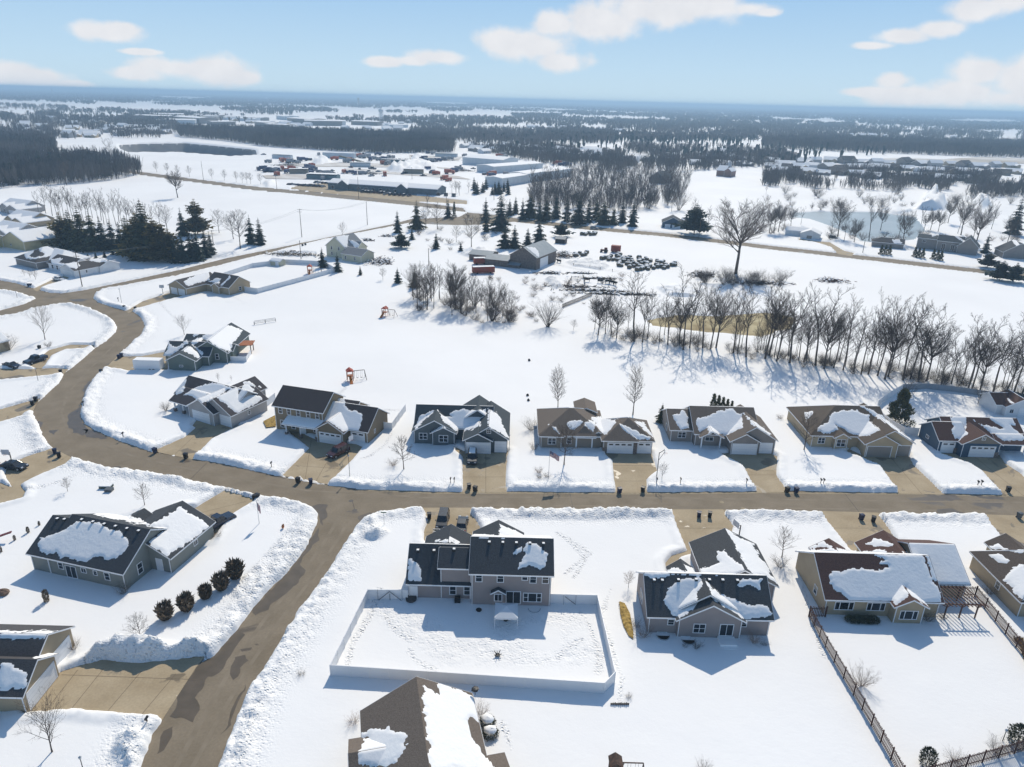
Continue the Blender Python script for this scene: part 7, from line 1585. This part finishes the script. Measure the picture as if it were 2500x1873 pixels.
# far houses: a few kinds, then copies
def simple_house(wc,snow,L=16,W=11,h=3.4,p=.55,wing=True,lab=''):
    root=empty('distant_house',0,0,0,0,lab,'house'); m=MB(); r=MB()
    def g(x0,y0,x1,y1,h,ax):
        if ax=='x':
            ym=(y0+y1)/2; z=h+p*(y1-y0)/2; m.poly([(x0,y0,-1),(x1,y0,-1),(x1,y0,h),(x0,y0,h)]); m.poly([(x1,y0,-1),(x1,y1,-1),(x1,y1,h),(x1,ym,z),(x1,y0,h)]); m.poly([(x0,y1,-1),(x0,y0,-1),(x0,y0,h),(x0,ym,z),(x0,y1,h)]); m.poly([(x1,y1,-1),(x0,y1,-1),(x0,y1,h),(x1,y1,h)])
            r.ext([(x0-.5,y0-.6,h-.2),(x0-.5,y0-.6,h+.15),(x0-.5,ym,z+.35),(x0-.5,ym,z)],(x1-x0+1,0,0)); r.ext([(x0-.5,y1+.6,h-.2),(x0-.5,y1+.6,h+.15),(x0-.5,ym,z+.35),(x0-.5,ym,z)],(x1-x0+1,0,0))
        else:
            xm=(x0+x1)/2; z=h+p*(x1-x0)/2; m.poly([(x0,y0,-1),(x1,y0,-1),(x1,y0,h),(xm,y0,z),(x0,y0,h)]); m.poly([(x1,y0,-1),(x1,y1,-1),(x1,y1,h),(x1,y0,h)]); m.poly([(x0,y1,-1),(x0,y0,-1),(x0,y0,h),(x0,y1,h)]); m.poly([(x1,y1,-1),(x0,y1,-1),(x0,y1,h),(xm,y1,z),(x1,y1,h)])
            r.ext([(x0-.6,y0-.5,h-.2),(x0-.6,y0-.5,h+.15),(xm,y0-.5,z+.35),(xm,y0-.5,z)],(0,y1-y0+1,0)); r.ext([(x1+.6,y0-.5,h-.2),(x1+.6,y0-.5,h+.15),(xm,y0-.5,z+.35),(xm,y0-.5,z)],(0,y1-y0+1,0))
    g(-L/2,-W/2,L/2,W/2,h,'x')
    if wing: g(L*.1,-W/2-4,L*.45,W/2-1,h-.2,'y')
    m.build('wall',wc,root); r.build('roof',snow,root)
    w_=MB()
    for u in (-.35,-.12): w_.box(L*u-.7,-W/2-.06,1,L*u+.7,-W/2-.01,2.3)
    w_.build('window',glass,root); return root
fs=[Proto(simple_house(tan2,rsnow)),Proto(simple_house(greyw,rsnow,14,10,5.2,.6,False)),Proto(simple_house(greyb,rsnow,18,12,3.4,.5)),Proto(simple_house(khaki,rgrey,17,12,3.4,.55)),Proto(simple_house(whitew,rsnow,15,10,3.6,.5,False)),Proto(simple_house(greyb,rdark,16,13,4.8,.6))]
big=[Proto(simple_house(metalw,rsnow,46,24,6.5,.08,False)),Proto(simple_house(greyb,rsnow,60,30,8,.06,False))]
def scatter(P_,n,kinds,label,group,bg=False,rows=None,sc=(.9,1.25)):
    a,b_=sample(P_,n)
    if rows:
        (xa,ya),(xb,yb)=rows; t=(np.arange(n)+.5)/n; a=xa+(xb-xa)*t+nr.uniform(-4,4,n); b_=ya+(yb-ya)*t+nr.uniform(-3,3,n)
    x,y=Garr(a,b_)
    for i in range(n):
        p=(big if bg else fs)[kinds[i%len(kinds)]]; p.place(float(x[i]),float(y[i]),0,float(nr.uniform(-.9,.9)),float(nr.uniform(*sc)),label,group,'building' if bg else 'house')
scatter([(0,292),(200,290),(430,300),(400,332),(160,338),(0,330)],62,[0,1,2,4],'snow roofed house among the trees of the far left suburb','houses of the far left suburb')
scatter([(0,0),(10,0),(5,9)],22,[4,2,1,0],'snow roofed house in the row behind the industrial yard','row of houses behind the industrial yard',rows=((1130,362),(1490,378)))
scatter([(0,0),(10,0),(5,9)],18,[2,4,0],'snow roofed house in the second row behind the industrial yard','second row of houses behind the industrial yard',rows=((1160,371),(1460,388)))
scatter([(0,0),(10,0),(5,9)],16,[4,1],'tiny snow roofed house beside the far white strip field','houses beside the far white strip field',rows=((1290,315),(1530,322)))
scatter([(1500,372),(1900,378),(2000,400),(1860,415),(1500,405)],24,[0,3,2,4],'house half hidden in the wood beyond the junction','houses in the wood beyond the junction')
scatter([(0,0),(10,0),(5,9)],17,[0,5,2,1],'dark walled house with snow edged roof in the far right row, upper','upper row of houses at the right before the tan field',rows=((1865,396),(2480,410)),sc=(.85,1.1))
scatter([(0,0),(10,0),(5,9)],19,[2,3,0,4],'dark walled house with snow edged roof in the right row, middle','middle row of houses at the right before the tan field',rows=((1870,408),(2490,428)),sc=(.85,1.1))
scatter([(0,0),(10,0),(5,9)],14,[2,3,0],'dark walled house in the lower row at the right','lower row of houses at the right behind the pond',rows=((1880,422),(2400,446)),sc=(.8,1.05))
scatter([(1900,325),(2350,333),(2350,340),(1900,334)],16,[4,2],'tiny house above the long dark wood at the right','tiny houses above the long dark wood')
scatter([(560,288),(1100,300),(1100,322),(700,316),(560,305)],34,[4,1,0],'tiny snow roofed building in the far town','small buildings of the far town')
scatter([(380,282),(700,288),(1000,300),(1000,318),(640,312),(380,300)],26,[0,1],'long flat snow roofed building in the far town','large flat buildings of the far town',bg=True,sc=(.8,1.6))
# water towers, steeple
def wtower(px,py,H_,label,c):
    x,y=G(px,py,0); root=empty('water_tower',x,y,0,0,label,'water tower'); m=MB(); m.blob((0,0,H_-4),(7,7,5),1,n=12,j=0); m.build('tank',c,root,smooth=True); m=MB()
    for k in range(6): an=k*math.pi/3; m.bar((math.cos(an)*6.5,math.sin(an)*6.5,0),(math.cos(an)*5,math.sin(an)*5,H_-4),.8)
    m.tube((0,0,0),(0,0,H_-6),1.2,n=8); m.build('legs',c,root)
wtower(876,262,52,'dark water tower standing up from the far horizon',greyb); wtower(931,300,34,'white water tower in the far town',metalw)
x,y=G(129,232,0); root=empty('church',x,y,0,0,'church steeple on the horizon at the left','church'); m=MB(); m.box(-8,-18,0,8,18,14); m.box(-4,-4,0,4,4,30); m.build('nave',greyb,root); m=MB(); m.tube((0,0,30),(0,0,62),5,.2,6); m.build('steeple',rdark,root)
# quarry rock faces on the far and right rims
rockm=mat('quarry_rock',(.11,.12,.13),.95,c2=(.30,.31,.32),nscale=.12,detail=8,p1=.45,p2=.62)
RIM=[(282,356),(272,351),(330,348),(460,346),(560,355),(640,363),(650,372)]
rp=[];  gl=GL(RIM)
for i in range(len(gl)-1):
    for k in range(14): t=k/14; rp.append((gl[i][0]*(1-t)+gl[i+1][0]*t,gl[i][1]*(1-t)+gl[i+1][1]*t))
m=MB(); prev=None
for i,(x,y) in enumerate(rp):
    j=lambda s:(hash((i,s))%1000/1000-.5)
    colm=[(x,y,.2),(x+j(1)*3,y-3+j(2)*3,-3+j(3)),(x+j(4)*3,y-5+j(5)*4,-7),(x+j(6)*3,y-15+j(7)*5,-7.5),(x+j(8)*3,y-18+j(9)*4,-16.5)]
    if prev:
        for a in range(4): m.add([prev[a],colm[a],colm[a+1],prev[a+1]],[(0,1,2,3)],1 if a==2 else 0)
    prev=colm
tag(m.build('quarry_face',[rockm,rsnow]),'grey rock face of the snowy quarry with a ledge halfway','rock face')
# ---------------------------------------------------------------- haze
hzb=MB(); hzb.box(-39000,-200,-22,39000,44000,76); ho=hzb.build('haze',[]) if False else None
me=bpy.data.meshes.new('haze'); me.from_pydata(hzb.v,[],hzb.f); hm=bpy.data.materials.new('haze'); hm.use_nodes=True; t=hm.node_tree
for n_ in list(t.nodes): t.nodes.remove(n_)
oo=t.nodes.new('ShaderNodeOutputMaterial'); pv=t.nodes.new('ShaderNodeVolumePrincipled'); pv.inputs['Density'].default_value=.00024; pv.inputs['Color'].default_value=(.52,.76,1.0,1); pv.inputs['Anisotropy'].default_value=.2
t.links.new(pv.outputs[0],oo.inputs['Volume']); me.materials.append(hm); ho=bpy.data.objects.new('haze',me); col.objects.link(ho); ho['kind']='stuff'; ho['label']='thin blue haze in the air'
